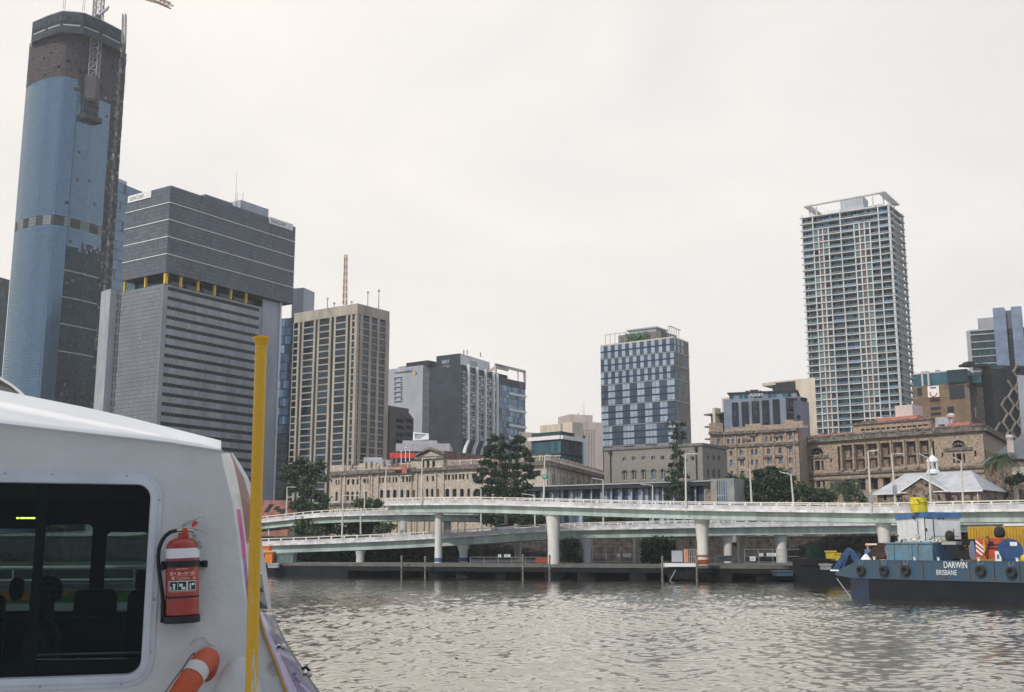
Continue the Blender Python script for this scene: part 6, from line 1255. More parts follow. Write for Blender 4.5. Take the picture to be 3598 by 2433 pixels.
# ---------------- things along the walkway ----------------
def post(u, vt, Y, label):
    b = atY(u, 2030, Y); t = atY(u, vt, Y); m = MB(); m.tube((b.x, Y, -.8), t, .17, .15, 10); m.lathe(t, [(.18,-.2), (.18,0), (.05,.15)], 10); tag(m.build('mooring_pile', M['stonegrime'], None, origin=(b.x, Y, 0)), label, 'mooring pile', 'timber piles standing in the water by the walkway')
for u, vt, Y, lb in ((1411,1955,193,'leftmost timber pile in the water'), (1494,1957,191.5,'timber pile just left of the first tall pier'), (1837,1951,184,'timber pile left of the tall round pier'), (1931,1952,182.5,'timber pile touching the left of the tall round pier'), (2327,1957,172.5,'pale timber pile at the left end of the landing'), (2448,1956,172,'pile at the right end of the landing')): post(u, vt, Y, lb)
def landing():
    a = atY(*B3(100, 1105), 173); b = atY(*B3(430, 1105), 173); root = thing('landing_stage', 'white-decked landing stage with thin railings by the red-banded pier', 'landing stage', (a.x, 173, 0))
    m = MB(); m.box(a.x, 172.5, a.z-.5, b.x, 177, a.z); m.build('deck', M['white'], root); m = MB(); m.box(a.x+1, 173, .2, b.x, 177, a.z-.51); m.build('hull', M['fascia'], root)
    m = MB(); n = 7
    for i in range(n+1): x = a.x+3+(b.x-a.x-3)*i/n; m.tube((x, 172.7, a.z), (x, 172.7, a.z+2.1), .05, .05, 5)
    for z in (1.0, 2.1): m.tube((a.x+3, 172.7, a.z+z), (b.x, 172.7, a.z+z), .05, .05, 5)
    m.tube((a.x+.6, 172.4, -.2), (a.x+1.6, 172.4, 1.6), .07, .07, 5); m.build('railing', M['metalgrey'], root)
    for x, mm_, lb in ((325, 'orange', 'orange cylinder on the landing stage'), (235, 'white', 'white locker on the landing stage')):
        p = atY(*B3(x, 1090), 174.5); m = MB(); m.lathe(p, [(.35,0), (.4,.1), (.38,1.6), (.2,1.9)], 10) if mm_ == 'orange' else m.box(p.x-.8, p.y, p.z, p.x+.8, p.y+.8, p.z+1.7); tag(m.build('barrel' if mm_ == 'orange' else 'locker', M['palegrey' if mm_ == 'white' else mm_], None, origin=p, bevel=.04), lb, 'barrel' if mm_ == 'orange' else 'locker')
landing()
def fence(F, x0, x1, y0, y1, Y, label, step=2.4):
    a = atY(*F(x0, y1), Y); b = atY(*F(x1, y1), Y); zt = atY(*F(x0, y0), Y).z; root = thing('fence', label, 'fence', a); m = MB(); x = a.x
    while x < b.x+.1: m.box(x, Y, 2.2, x+.09, Y+.09, zt); x += step
    for z in (2.5, (2.2+zt)/2, zt-.05): m.box(a.x, Y, z, b.x, Y+.05, z+.06)
    m.build('fence_frame', M['metalgrey'], root)
    m = MB(); x = a.x
    while x < b.x: m.box(x, Y+.02, 2.3, x+.02, Y+.04, zt); x += .2
    m.build('wire_mesh', M['dark'], root)
fence(B2, 150, 950, 1040, 1105, 196, 'see-through wire fence behind the first piers'); fence(B2, 1400, 1900, 930, 1095, 200, 'tall wire fence carrying two white notices right of the tapered pier'); fence(B3, 920, 1480, 960, 1100, 193, 'tall wire fence with three white notices left of the green machine')
for F, x0, y0, x1, y1, Y, lb in ((B2, 437,1013,468,1042,195.8,'small square notice, left of a pair behind the first piers'), (B2, 498,1013,562,1042,195.8,'wide white notice, right of a pair behind the first piers'), (B2, 1650,1008,1685,1038,199.8,'square notice on the fence left of the walkway bush'), (B2, 1710,1006,1792,1040,199.8,'wide notice on the fence left of the walkway bush'), (B3, 1070,1000,1108,1032,192.8,'upper square notice right of the red-banded pier'), (B3, 1145,998,1240,1032,192.8,'wide notice beside the last leaning pier'), (B3, 973,1035,1030,1080,192.8,'lowest, largest notice right of the red-banded pier')):
    a, b = atY(*F(x0, y1), Y), atY(*F(x1, y0), Y); m = MB(); m.box(a.x, Y, a.z, b.x, Y+.06, b.z, 0)
    n = 2
    for k in range(n): zz = a.z+(b.z-a.z)*(k+1)/(n+1); m.box(a.x+.15, Y-.012, zz-.05, b.x-.2, Y-.002, zz+.05, 1)
    tag(m.build('notice', [M['white'], M['metalgrey']], None, origin=a), lb, 'notice', 'white notices along the walkway')
root = thing('barrier', 'orange slatted barrier on the walkway left of the tall round pier', 'barrier', atY(*B2(820, 1100), 190)); m = MB(); a, b = atY(*B2(820, 1100), 190), atY(*B2(950, 1050), 190)
for k in range(12): x = a.x+(b.x-a.x)*k/11; m.box(x, 190, a.z, x+.12, 190.1, b.z)
m.box(a.x, 189.98, b.z-.15, b.x, 190.12, b.z); m.box(a.x, 189.98, a.z+.2, b.x, 190.12, a.z+.35); m.build('panel', M['redorange'], root)
def shed(name, label, cat, F, x0, y0, x1, y1, Y, d, m_, r_=None):
    a, b = atY(*F(x0, y1), Y), atY(*F(x1, y0), Y); root = thing(name, label, cat, (a.x, Y, a.z)); m = MB(); m.box(a.x, Y, a.z, b.x, Y+d, b.z-.2); m.build('wall', m_, root); m = MB(); m.box(a.x-.15, Y-.15, b.z-.2, b.x+.15, Y+d+.15, b.z); m.build('roof', r_ or m_, root)
    m = MB(); x = a.x+.5
    while x < b.x-.3: m.box(x, Y-.05, a.z+.1, x+.08, Y, b.z-.25); x += .9
    m.build('rib', m_, root)
shed('container', 'orange shipping container at the left end of the walkway', 'container', B1, 85, 985, 165, 1100, 206, 3, M['orange']); shed('site_hut', 'grey-green site hut beside the orange container', 'hut', B1, 205, 1000, 375, 1115, 207, 4, mat('hutgrey', (.16,.2,.2), .7, .15)); shed('skip', 'pale grey low skip below the orange container', 'skip', B1, 120, 1105, 222, 1150, 204, 2, M['palegrey'])
shed('umbrella_stand' if 0 else 'kiosk', 'small orange roofed kiosk tucked under the lower deck', 'kiosk', B1, 70, 925, 130, 975, 209, 3, M['orange'])
shed('container', 'grey container on the walkway right of the red-banded pier', 'container', B3, 660, 1025, 790, 1085, 190, 2.5, mat('contgrey', (.2,.24,.26), .7, .15)); shed('container', 'dark blue container low at the water left of the barge', 'container', B3, 1250, 1180, 1410, 1235, 170, 3, M['bargeblue'])
# second work barge behind the first
def workbarge():
    a = atY(*B3(1500, 1255), 168); b = atY(*B3(2050, 1255), 168); root = thing('work_barge', 'dark flat work barge half hidden behind the bow of the blue one', 'barge', (a.x, 168, 0)); zt = atY(*B3(1480, 1055), 168).z
    m = MB(); m.box(a.x, 168, -.4, b.x+14, 173, zt-1.0); m.build('hull', M['bargedark'], root, bevel=.1); m = MB(); m.box(a.x, 167.8, zt-1.0, a.x+9, 173, zt); m.build('bulwark', M['black'], root)
    shed('machine_box', 'green machinery cabinet on the dark barge', 'machine', B3, 1605, 915, 1715, 1050, 169, 3, mat('mgreen', (.02,.09,.055), .6, .3)); shed('machine_box', 'black upright exhaust box beside the green cabinet', 'machine', B3, 1725, 900, 1772, 1110, 167.5, .3, M['black'])
    for F, x0, y0, x1, y1, lb in ((B3, 1790,975,1845,1058,'yellow upright locker left of the bow frame'), (B3, 1848,998,1895,1075,'lower yellow crate right beside the yellow locker')): shed('locker', lb, 'locker', F, x0, y0, x1, y1, 160, 2, M['bargeyel'])
    shed('tank', 'grey fuel tank at the foot of the blue bow frame', 'tank', B3, 1735, 1110, 1800, 1170, 138, 2, M['metalgrey'])
workbarge()
# ---------------- the blue barge ----------------
def barge():
    a = atZ(*RB(442, 1304), 0); b = atZ(*RB(2600, 1400), 0); f = Face(a, b); zt = f.px(*RB(600, 904))[1]; zm = f.px(*RB(440, 1088))[1]; Lw = f.w+16; root = thing('blue_barge', 'blue and black steel work barge lettered in white, with tyre fenders', 'barge', a)
    Wd = 13; m = MB(); m.obox(f.p(0, -.5, 0), f.u*Lw, -f.n*Wd, Vector((0,0,zm+.5))); m.build('lower_hull', M['bargedark'], root)
    # upper strake with raked bow overhang
    tb = f.px(*RB(262, 1078))[0]; tu = f.px(*RB(215, 1010))[0]; t5 = f.px(*RB(515, 905))[0]; zb = f.px(*RB(262, 1020))[1]; m = MB()
    prof = [(0, zm), (Lw, zm), (Lw, zt), (t5, zt), (tb+.3, zb+.1), (tb, zb-.3), (tb+.15, zm+.2)]
    slab(m, prof, [], lambda s_, z, o: f.p(s_, z, o), -Wd, .06); m.build('upper_hull', M['bargeblue'], root)
    m = MB(); f.bar(m, t5, Lw, zt, zt+.1, -.3, .1, 0); f.bar(m, 0, Lw, zm-.06, zm+.04, .02, .1, 0); m.build('rubbing_strake', M['bargeblue'], root)
    m = MB()
    for k in range(12): f.bar(m, 1.2+k*2.45, 1.25+k*2.45, zm+.02, zt-.02, .06, .085)
    m.split('weld_seam', M['bargerust'], root)
    m = MB(); f.bar(m, 0, 2.2, -.5, zm, .01, .03); m.build('bow_patch', mat('bowblue', (.02,.04,.09), .7, .4, .6, col2=(.03,.015,.012)), root)
    m = MB(); m.tube(f.p(tb+.2, zm-.1, 0), f.p(0, zm-2.1, 0), .05, .05, 5); m.build('bow_stay', M['metalgrey'], root)
    m = MB(); q0 = f.px(*RB(215, 1010), 0); m.obox(f.p(q0[0], q0[1]-.06, .1), f.u*1.1, -f.n*2, Vector((0,0,.15))); m.build('bow_ledge', M['white'], root)
    fr_ = thing('bow_frame', 'bright blue welded A-frame on the barge bow', 'frame', f.p(tb+1, zb, 0)); m = MB()
    def beam(p, q, wd, o0=-.5, o1=0):
        p0, p1 = f.px(*RB(*p), o1), f.px(*RB(*q), o1); P0, P1 = f.p(*p0, o1), f.p(*p1, o1); d = (P1-P0).normalized(); s_ = d.cross(f.n).normalized()*wd; m.obox(P0-s_/2, P1-P0, s_, f.n*(o0-o1))
    beam((270,1005), (405,780), .5); beam((240,1000), (375,800), .25, -.6, -.05); beam((330,1010), (425,785), .22, -.3, .05); beam((420,800), (500,935), .4); beam((400,1005), (510,925), .3); beam((485,830), (520,930), .6, -1.6, -1.2); m.build('beams', mat('framblue', (.025,.07,.165), .5, .2, 1), fr_)
    for i, (x, y) in enumerate(((548,1012), (800,1014), (1036,1010), (1853,1014), (2190,1030), (2430,1035))):
        t, z = f.px(*RB(x, y), .2); c = f.p(t, z, .32); o = thing('tyre_fender', ('tyre fender nearest the bow', 'second tyre fender from the bow', 'third tyre fender, left of the lettering', 'tyre fender just right of the lettering', 'rightmost whole tyre fender', 'tyre fender beyond the right edge')[i], 'tyre', c, 'tyre fenders hung on the barge side')
        m = MB(); pr = []; n = 24; rg = []
        for q in range(n): an = 2*math.pi*q/n; e_ = f.u*math.cos(an)+Vector((0,0,1))*math.sin(an); rg.append([c+e_*(.37+.15*math.cos(R(k*45)))+f.n*.17*math.sin(R(k*45)) for k in range(8)])
        rg.append(rg[0]); m.rings(rg, 0, True, False); m.build('tyre', M['rubber'], o, smooth=True)
        m = MB(); 
        for sg in (-1, 1): m.path([c+Vector((0,0,.3)), f.p(t+sg*.25, zt, .15)], .018, 4)
        m.build('chain', M['metalgrey'], o)
    t0, z = f.px(*RB(1447, 982), .07); t1 = f.px(*RB(1700, 982), .07)[0]; text('DARWIN', f, t0, z, .08, t1-t0, .6, M['white'], root)
    t0, z = f.px(*RB(1367, 1057), .07); t1 = f.px(*RB(1588, 1057), .07)[0]; text('BRISBANE', f, t0, z, .08, t1-t0, .47, M['whitewall'], root)
    D = lambda off: (lambda x, y: f.px(*RB(x, y), off))
    # skip bin
    q = D(-1.5); z0 = zt+.02; s0 = q(835, 885)[0]; s1 = q(1320, 885)[0]; s2 = q(1335, 705)[0]; s3 = q(800, 770)[0]; s4 = q(830, 712)[0]; zz = q(1000, 705)[1]; zs = q(800, 770)[1]
    o = thing('skip_bin', 'rusty light blue skip bin full of pale rubbish on the barge deck', 'skip bin', f.p(s0, zt, -1.5)); m = MB(); slab(m, [(s0,z0), (s1,z0), (s2,zz), (s4,zz), (s3,zs)], [], lambda s_, z, oo: f.p(s_, z, oo), -4.2, -1.5)
    for x in (905, 1100, 1165, 1325): t = q(x, 800)[0]; f.bar(m, t-.06, t+.06, z0+.02, zz, -1.5, -1.38)
    f.bar(m, s4-.05, s2+.05, zz-.12, zz+.03, -1.5, -1.36); m.build('bin', M['skip'], o)
    r_ = thing('rubbish_heap', 'heap of pale rubbish sticking out of the skip bin', 'rubbish', f.p(s0+1, zz, -2.5)); m = MB()
    for i in range(60): c = f.p(random.uniform(s4+.6, s2-.5), zz-.1+random.random()**2.5*.55, -random.uniform(1.7, 3.9)); s_ = random.uniform(.08, .24); m.obox(c, (s_, random.uniform(-.1,.1), random.uniform(-.2,.2)), (0, s_, .1), (.05, 0, s_*.8), random.choice((0,0,1,2)))
    m.build('rubbish', [M['rubbish'], M['white'], M['dark']], r_); r_['kind'] = 'stuff'
    # white cabin
    Cc = f.px(*RB(1225, 695), -5); zt2 = f.px(*RB(1225, 380), -5)[1]; C = f.p(Cc[0], 0, -5); A = atZ(*RB(916, 402), zt2); B = atZ(*RB(1618, 378), zt2); C = atZ(*RB(1225, 372), zt2)
    k = thing('deck_cabin', 'white barge cabin with a bright blue roof rim and grey door', 'cabin', (C.x, C.y, zt)); A = Vector((A.x,A.y,0)); B = Vector((B.x,B.y,0)); C = Vector((C.x,C.y,0))
    if (A-C).length > 9: A = C+(A-C).normalized()*9
    if (B-C).length > 11: B = C+(B-C).normalized()*11
    gl_, gr_ = Face(A, C), Face(C, B); m = MB(); m.prism([A, C, B, A+B-C], zt-.3, zt2-.55); m.build('wall', M['white'], k)
    cen = (A+B)/2; m = MB(); ex = [p+(p-cen).normalized()*.18 for p in (A, C, B, A+B-C)]; m.prism(ex, zt2-.55, zt2, 0); m.build('roof_rim', M['lightblue'], k); 
    d0, d1 = gr_.px(*RB(1240, 600))[0], gr_.px(*RB(1335, 600))[0]; zd = gr_.px(*RB(1290, 440))[1]; zb_ = gr_.px(*RB(1290, 692))[1]; m = MB(); gr_.bar(m, d0, d1, zb_, zd, .0, .06, 0); 
    for t in (d0, d1): gr_.bar(m, t-.04, t+.04, zb_, zd, .06, .09, 1)
    gr_.bar(m, d0, d1, zd-.04, zd+.04, .06, .09, 1); dr_ = m.build('door', [M['white'], M['dark']], k); m = MB(); gr_.bar(m, d0+.1, d0+.2, (zb_+zd)/2-.15, (zb_+zd)/2+.15, .06, .14); m.build('handle', M['dark'], dr_)
    w0, w1 = gr_.px(*RB(1375, 430))[0], gr_.px(*RB(1450, 430))[0]; zw0, zw1 = gr_.px(*RB(1410, 450))[1], gr_.px(*RB(1410, 415))[1]; m = MB(); gr_.bar(m, w0, w1, zw0, zw1, .01, .05, 0); gr_.bar(m, (w0+w1)/2-.04, (w0+w1)/2+.04, zw0, zw1, .05, .08, 1); m.build('window', [M['g1'], M['white']], k)
    m = MB(); t, z = gl_.px(*RB(1128, 432)); m.lathe(gl_.p(t, z, .02), [(.2,0), (.2,.12)], 10, 0, gl_.n); m.build('round_vent', M['rubber'], k)
    m = MB(); t, _ = gl_.px(*RB(1180, 550)); gl_.bar(m, t-.03, t+.03, zt+.4, gl_.px(*RB(1180, 465))[1], .1, .16); z = gr_.px(*RB(1340, 640))[1]; gr_.bar(m, d0+.3, gr_.w*.85, z, z+.05, .5, .55); m.build('hand_rail', M['dark'], k)
    # yellow drum tank standing on the roof rim
    c = atZ(*RB(1218, 372), zt2); r0 = 86/3.107*c.length/FPX; c = c+Vector((r0*.3, r0+.8, 0)); h_ = (atY(*RB(1218, 212), c.y).z-zt2); o = thing('yellow_drum', 'battered yellow drum standing on the barge cabin roof', 'drum', (c.x, c.y, zt2)); m = MB(); m.lathe((c.x, c.y, zt2), [(r0*.97,0), (r0*.97,h_*.5), (r0*1.03,h_*.52), (r0*1.03,h_*.57), (r0,h_*.6), (r0,h_)], 24); m.build('drum', mat('drumyellow', (.72,.6,.02), .55, .3, 1.3, col2=(.35,.27,.02)), o, smooth='auto')
    m = MB(); m.path([(c.x-r0*.55, c.y-r0*.86, zt2+h_*.85), (c.x-r0*.3, c.y-r0*.98, zt2+h_*.75), (c.x-r0*.35, c.y-r0*.97, zt2+h_*.6), (c.x+r0*.3, c.y-r0*.99, zt2+h_*.62), (c.x+r0*.75, c.y-r0*.7, zt2+h_*.66)], .05, 5); m.build('handle', M['dark'], o)
    # black engine and A shaped winch
    o = thing('deck_winch', 'black deck winch and slanting boom with a wrapped engine on top', 'winch', f.p(f.px(*RB(1480, 880), -2)[0], zt, -2)); q = D(-2); m = MB(); P = [q(1428,690), q(1560,690), q(1680,885), q(1540,885)]; slab(m, P, [], lambda s_, z, oo: f.p(s_, z, oo), -3.2, -2); m.build('boom', M['black'], o)
    m = MB(); t0, z0 = q(1385, 885); t1, z1 = q(1500, 700); f.bar(m, t0, t1, zt, z1, -3.6, -2.4); m.build('winch_body', mat('navy', (.015,.03,.07), .6, .3), o)
    m = MB(); t, z = q(1470, 625); c = f.p(t, z, -2.6); m.lathe(c-Vector((0,0,.55)), [(.3,0), (.4,.2), (.43,.55), (.33,.85), (.15,1.0)], 12); t, z = q(1515, 560); m.tube(f.p(t, z-1.6, -2.6), f.p(t, z, -2.6), .05, .05, 5); m.build('engine', M['rubber'], o, smooth=True)
    m = MB(); t0, z0 = q(1430, 700); t1, z1 = q(1590, 740); f.bar(m, t0, t1, z0-.25, z0+.05, -2.9, -1.9); m.build('cover_plate', M['metalgrey'], o)
    # yellow container behind
    o = thing('site_container', 'long deep yellow steel container behind the deck machinery', 'container', f.p(f.px(*RB(1705, 660), -7)[0], zt, -7)); q = D(-7); t0, z1 = q(1705, 532); m = MB(); f.bar(m, t0, t0+11, zt, z1, -10, -7); m.build('box', M['yelbox'], o); m = MB(); x = t0+.2
    while x < t0+11: f.bar(m, x, x+.14, zt+.1, z1-.1, -7, -6.93); x += .32
    m.build('corrugation', M['yelbox'], o); m = MB(); f.bar(m, t0+3.9, t0+11.2, z1, z1+.18, -10, -6.9); m.build('roof_sheet', M['white'], o)
    # yellow railings
    o = thing('deck_railing', 'yellow tube railing with an orange rail behind the winch', 'railing', f.p(f.px(*RB(1340, 850), -4.5)[0], zt, -4.5)); m = MB(); q = D(-4.5); t0, t1 = q(1330, 800)[0], q(1740, 800)[0]
    for k_ in range(8): t = t0+(t1-t0)*k_/7; m.tube(f.p(t, zt, -4.5), f.p(t, zt+2.0, -4.5), .06, .06, 5)
    for z in (.6, 1.2, 2.0): m.tube(f.p(t0, zt+z, -4.5), f.p(t1, zt+z, -4.5), .05, .05, 5)
    m.build('rails', M['bargeyel'], o)
    o = thing('gantry_post', 'blue-grey steel post with a dark crossbeam between winch and striped board', 'post', f.p(f.px(*RB(1755, 880), -3)[0], zt, -3)); m = MB(); q = D(-3); t, z = q(1752, 690); P = [q(1722,885), q(1800,885), q(1775,690), q(1738,690)]; slab(m, P, [], lambda s_, z, oo: f.p(s_, z, oo), -3.4, -3); m.build('post', M['bluepanel'], o); m = MB(); t0 = q(1550, 675)[0]; t1, z1 = q(1780, 668); f.bar(m, t0, t1, z1-.55, z1, -3.5, -3.05); m.build('crossbeam', M['black'], o); m = MB(); a_ = q(1750, 572)[1]; m.tube(f.p(t, z, -3.2), f.p(t, a_, -3.2), .07, .07, 5); m.build('pipe', M['bargeyel'], o)
    # red machine
    o = thing('drill_rig', 'red-orange hydraulic power pack on the barge deck', 'machine', f.p(f.px(*RB(1950, 880), -2)[0], zt, -2)); q = D(-2); m = MB(); P = [q(1905,790), q(1900,690), q(1960,655), q(2060,662), q(2078,700), q(2070,800), q(2030,815), q(2020,885), q(1940,885), q(1935,815)]; slab(m, P, [], lambda s_, z, oo: f.p(s_, z, oo), -3.4, -2); m.build('body', M['redorange'], o, bevel=.06)
    m = MB(); P = [q(1780,885), q(1800,865), q(1870,850), q(1900,800), q(1935,800), q(1920,885)]; slab(m, P, [], lambda s_, z, oo: f.p(s_, z, oo), -2.6, -1.9); m.build('skid', M['redorange'], o)
    m = MB(); 
    for x0, y0, x1, y1 in ((1920,720,2060,730), (1920,760,2060,772), (1950,690,1990,740)): a0, b0 = q(x0, y1), q(x1, y0); f.bar(m, a0[0], b0[0], a0[1], b0[1], -2, -1.9)
    m.path([f.p(*q(1900, 650), -2.2), f.p(*q(1930, 640), -2), f.p(*q(1960, 700), -1.8), f.p(*q(1910, 850), -1.8)], .06, 5); m.build('grille', M['dark'], o)
    o = thing('hazard_board', 'red and white diagonally striped board beside the red machine', 'hazard board', f.p(q(1790, 800)[0], zt, -1.8)); t0, z1 = q(1792, 662); t1, z0 = q(1892, 880); m = MB(); f.bar(m, t0, t1, z0, z1, -2.2, -2, 0); w_ = t1-t0; hh = z1-z0
    def clip(z_a, z_b): return z_a
    for k_ in range(5):
        zc = z1-.1-k_*hh/4.4; pts = [(t0, zc), (t1, zc-w_*.8), (t1, zc-w_*.8-hh*.11), (t0, zc-hh*.11)]
        if pts[2][1] > z0: m.poly([f.p(a_, b_, -1.99) for a_, b_ in pts[::-1]], 1)
    m.build('board', [M['redorange'], M['white']], o); m = MB(); f.bar(m, t1+.05, t1+.2, z0, z1-.1, -2.1, -1.9); m.build('stake', M['bargeyel'], o)
    o = thing('white_drum', 'small white and blue crate between the red machine and the cable reel', 'crate', f.p(q(2050, 860)[0], zt, -1.7)); m = MB(); t0, z1 = q(2025, 800); t1 = q(2090, 800)[0]; f.bar(m, t0, t1, zt, z1, -2.4, -1.7, 0); f.bar(m, t0+.2, t1-.2, zt+.3, z1-.3, -1.7, -1.66, 1); m.build('crate', [M['white'], M['lightblue']], o)
    # cable reel
    t, z = f.px(*RB(2172, 768), -1.5); c = f.p(t, zt+1.05, -1.6); ax = (f.u*.62+f.n*.78).normalized(); o = thing('cable_reel', 'big blue steel cable reel wound with black hose', 'reel', Vector((c.x, c.y, zt)))
    for k_, s_ in enumerate((0, -1.0)): m = MB(); m.lathe(c+ax*s_, [(1.03,-.04), (1.03,.04)], 28, 0, ax); fl_ = m.build('flange', M['lightblue'] if 0 else mat('reelblue', (.03,.08,.2), .45, .2, 1), o)
    flg = [x for x in o.children if x.name.startswith('flange')][0]
    m = MB(); m.lathe(c+ax*-.95, [(.72,0), (.84,.15), (.76,.35), (.86,.55), (.78,.75), (.8,.9)], 20, 0, ax); m.build('hose', M['black'], o, smooth=True)
    m = MB(); e_ = ax.cross(Vector((0,0,1))).normalized(); m.obox(c+ax*.05+Vector((0,0,.4))-e_*.55, e_*.6, Vector((0,0,.35)), ax*.02); m.build('label_plate', M['white'], flg)
    o = thing('engine_bundle', 'black wrapped engine perched behind the blue reel', 'engine', f.p(*f.px(*RB(2060, 650), -3), -3)); q = D(-3); m = MB(); c = f.p(*q(2060, 640), -3); m.lathe(c, [(.3,-.1), (.48,.1), (.5,.5), (.38,.8), (.15,.95)], 12); m.build('bundle', M['rubber'], o, smooth=True); m = MB(); f.bar(m, q(2020,700)[0], q(2100,700)[0], zt, q(2020,660)[1], -4, -3); m.build('stand', M['redorange'], o)
    o = thing('yellow_bollard', 'rounded yellow machine end at the right edge of the barge deck', 'machine', f.p(*f.px(*RB(2310, 850), -1), -1)); m = MB(); c = f.p(f.px(*RB(2325, 845), -1)[0], zt, -1.2); m.lathe(c, [(.4,0), (.45,.2), (.4,.55), (.15,.7)], 14); m.build('body', M['bargeyel'], o, smooth=True)
    o = thing('deck_cone', 'small white pyramid cover near the barge bow', 'cover', f.p(*f.px(*RB(600, 900), -.6), -.6)); m = MB(); c = f.p(f.px(*RB(600, 900), -.6)[0], zt, -.6); m.lathe(c, [(.62,0), (.55,.1), (.3,.45), (.08,.65)], 6); m.build('cover', M['white'], o)
    o = thing('deck_shelter', 'low orange-roofed shelter with a blue barrel behind the bow frame', 'shelter', f.p(*f.px(*RB(590, 850), -8), -8)); q = D(-8); m = MB(); t0, z1 = q(590, 715); t1 = q(810, 715)[0]; f.bar(m, t0, t1, z1-.2, z1, -11, -8, 0); 
    for t in (t0+.2, (t0+t1)/2, t1-.2): f.bar(m, t-.08, t+.08, zt, z1-.2, -8.3, -8.1, 1)
    f.bar(m, t0+2.4, t1, zt, z1-.6, -11, -9, 2); m.build('frame', [M['cream'], M['orange'], M['bargerust']], o); m = MB(); t, z = q(625, 790); c = f.p(t, zt+1, -8); m.lathe(c-Vector((0,0,.9)), [(.42,0), (.44,.2), (.42,.9), (.36,1.0)], 12); m.build('barrel', M['lightblue'], o)
    o = thing('dark_pipes', 'dark rusty steel stacked low between bow frame and skip bin', 'steel stack', f.p(*f.px(*RB(640, 880), -3), -3)); m = MB(); q = D(-3); 
    for k_ in range(7): t0, z = q(585+k_*14, 875-k_*9); t1 = q(800, 870)[0]; m.tube(f.p(t0, zt+.2+k_*.24, -3-k_*.15), f.p(t1, zt+.25+k_*.22, -3.2-k_*.2), .16, .16, 7)
    m.build('steel', M['bargerust'], o)
    m = MB()
    for x in (690, 1130, 1390, 1830, 2250): t, z = f.px(*RB(x, 885), -.4); m.lathe(f.p(t, zt, -.4), [(.18,0), (.12,.1), (.12,.3), (.2,.42)], 8)
    m.split('bollard', M['white'], root)
barge()

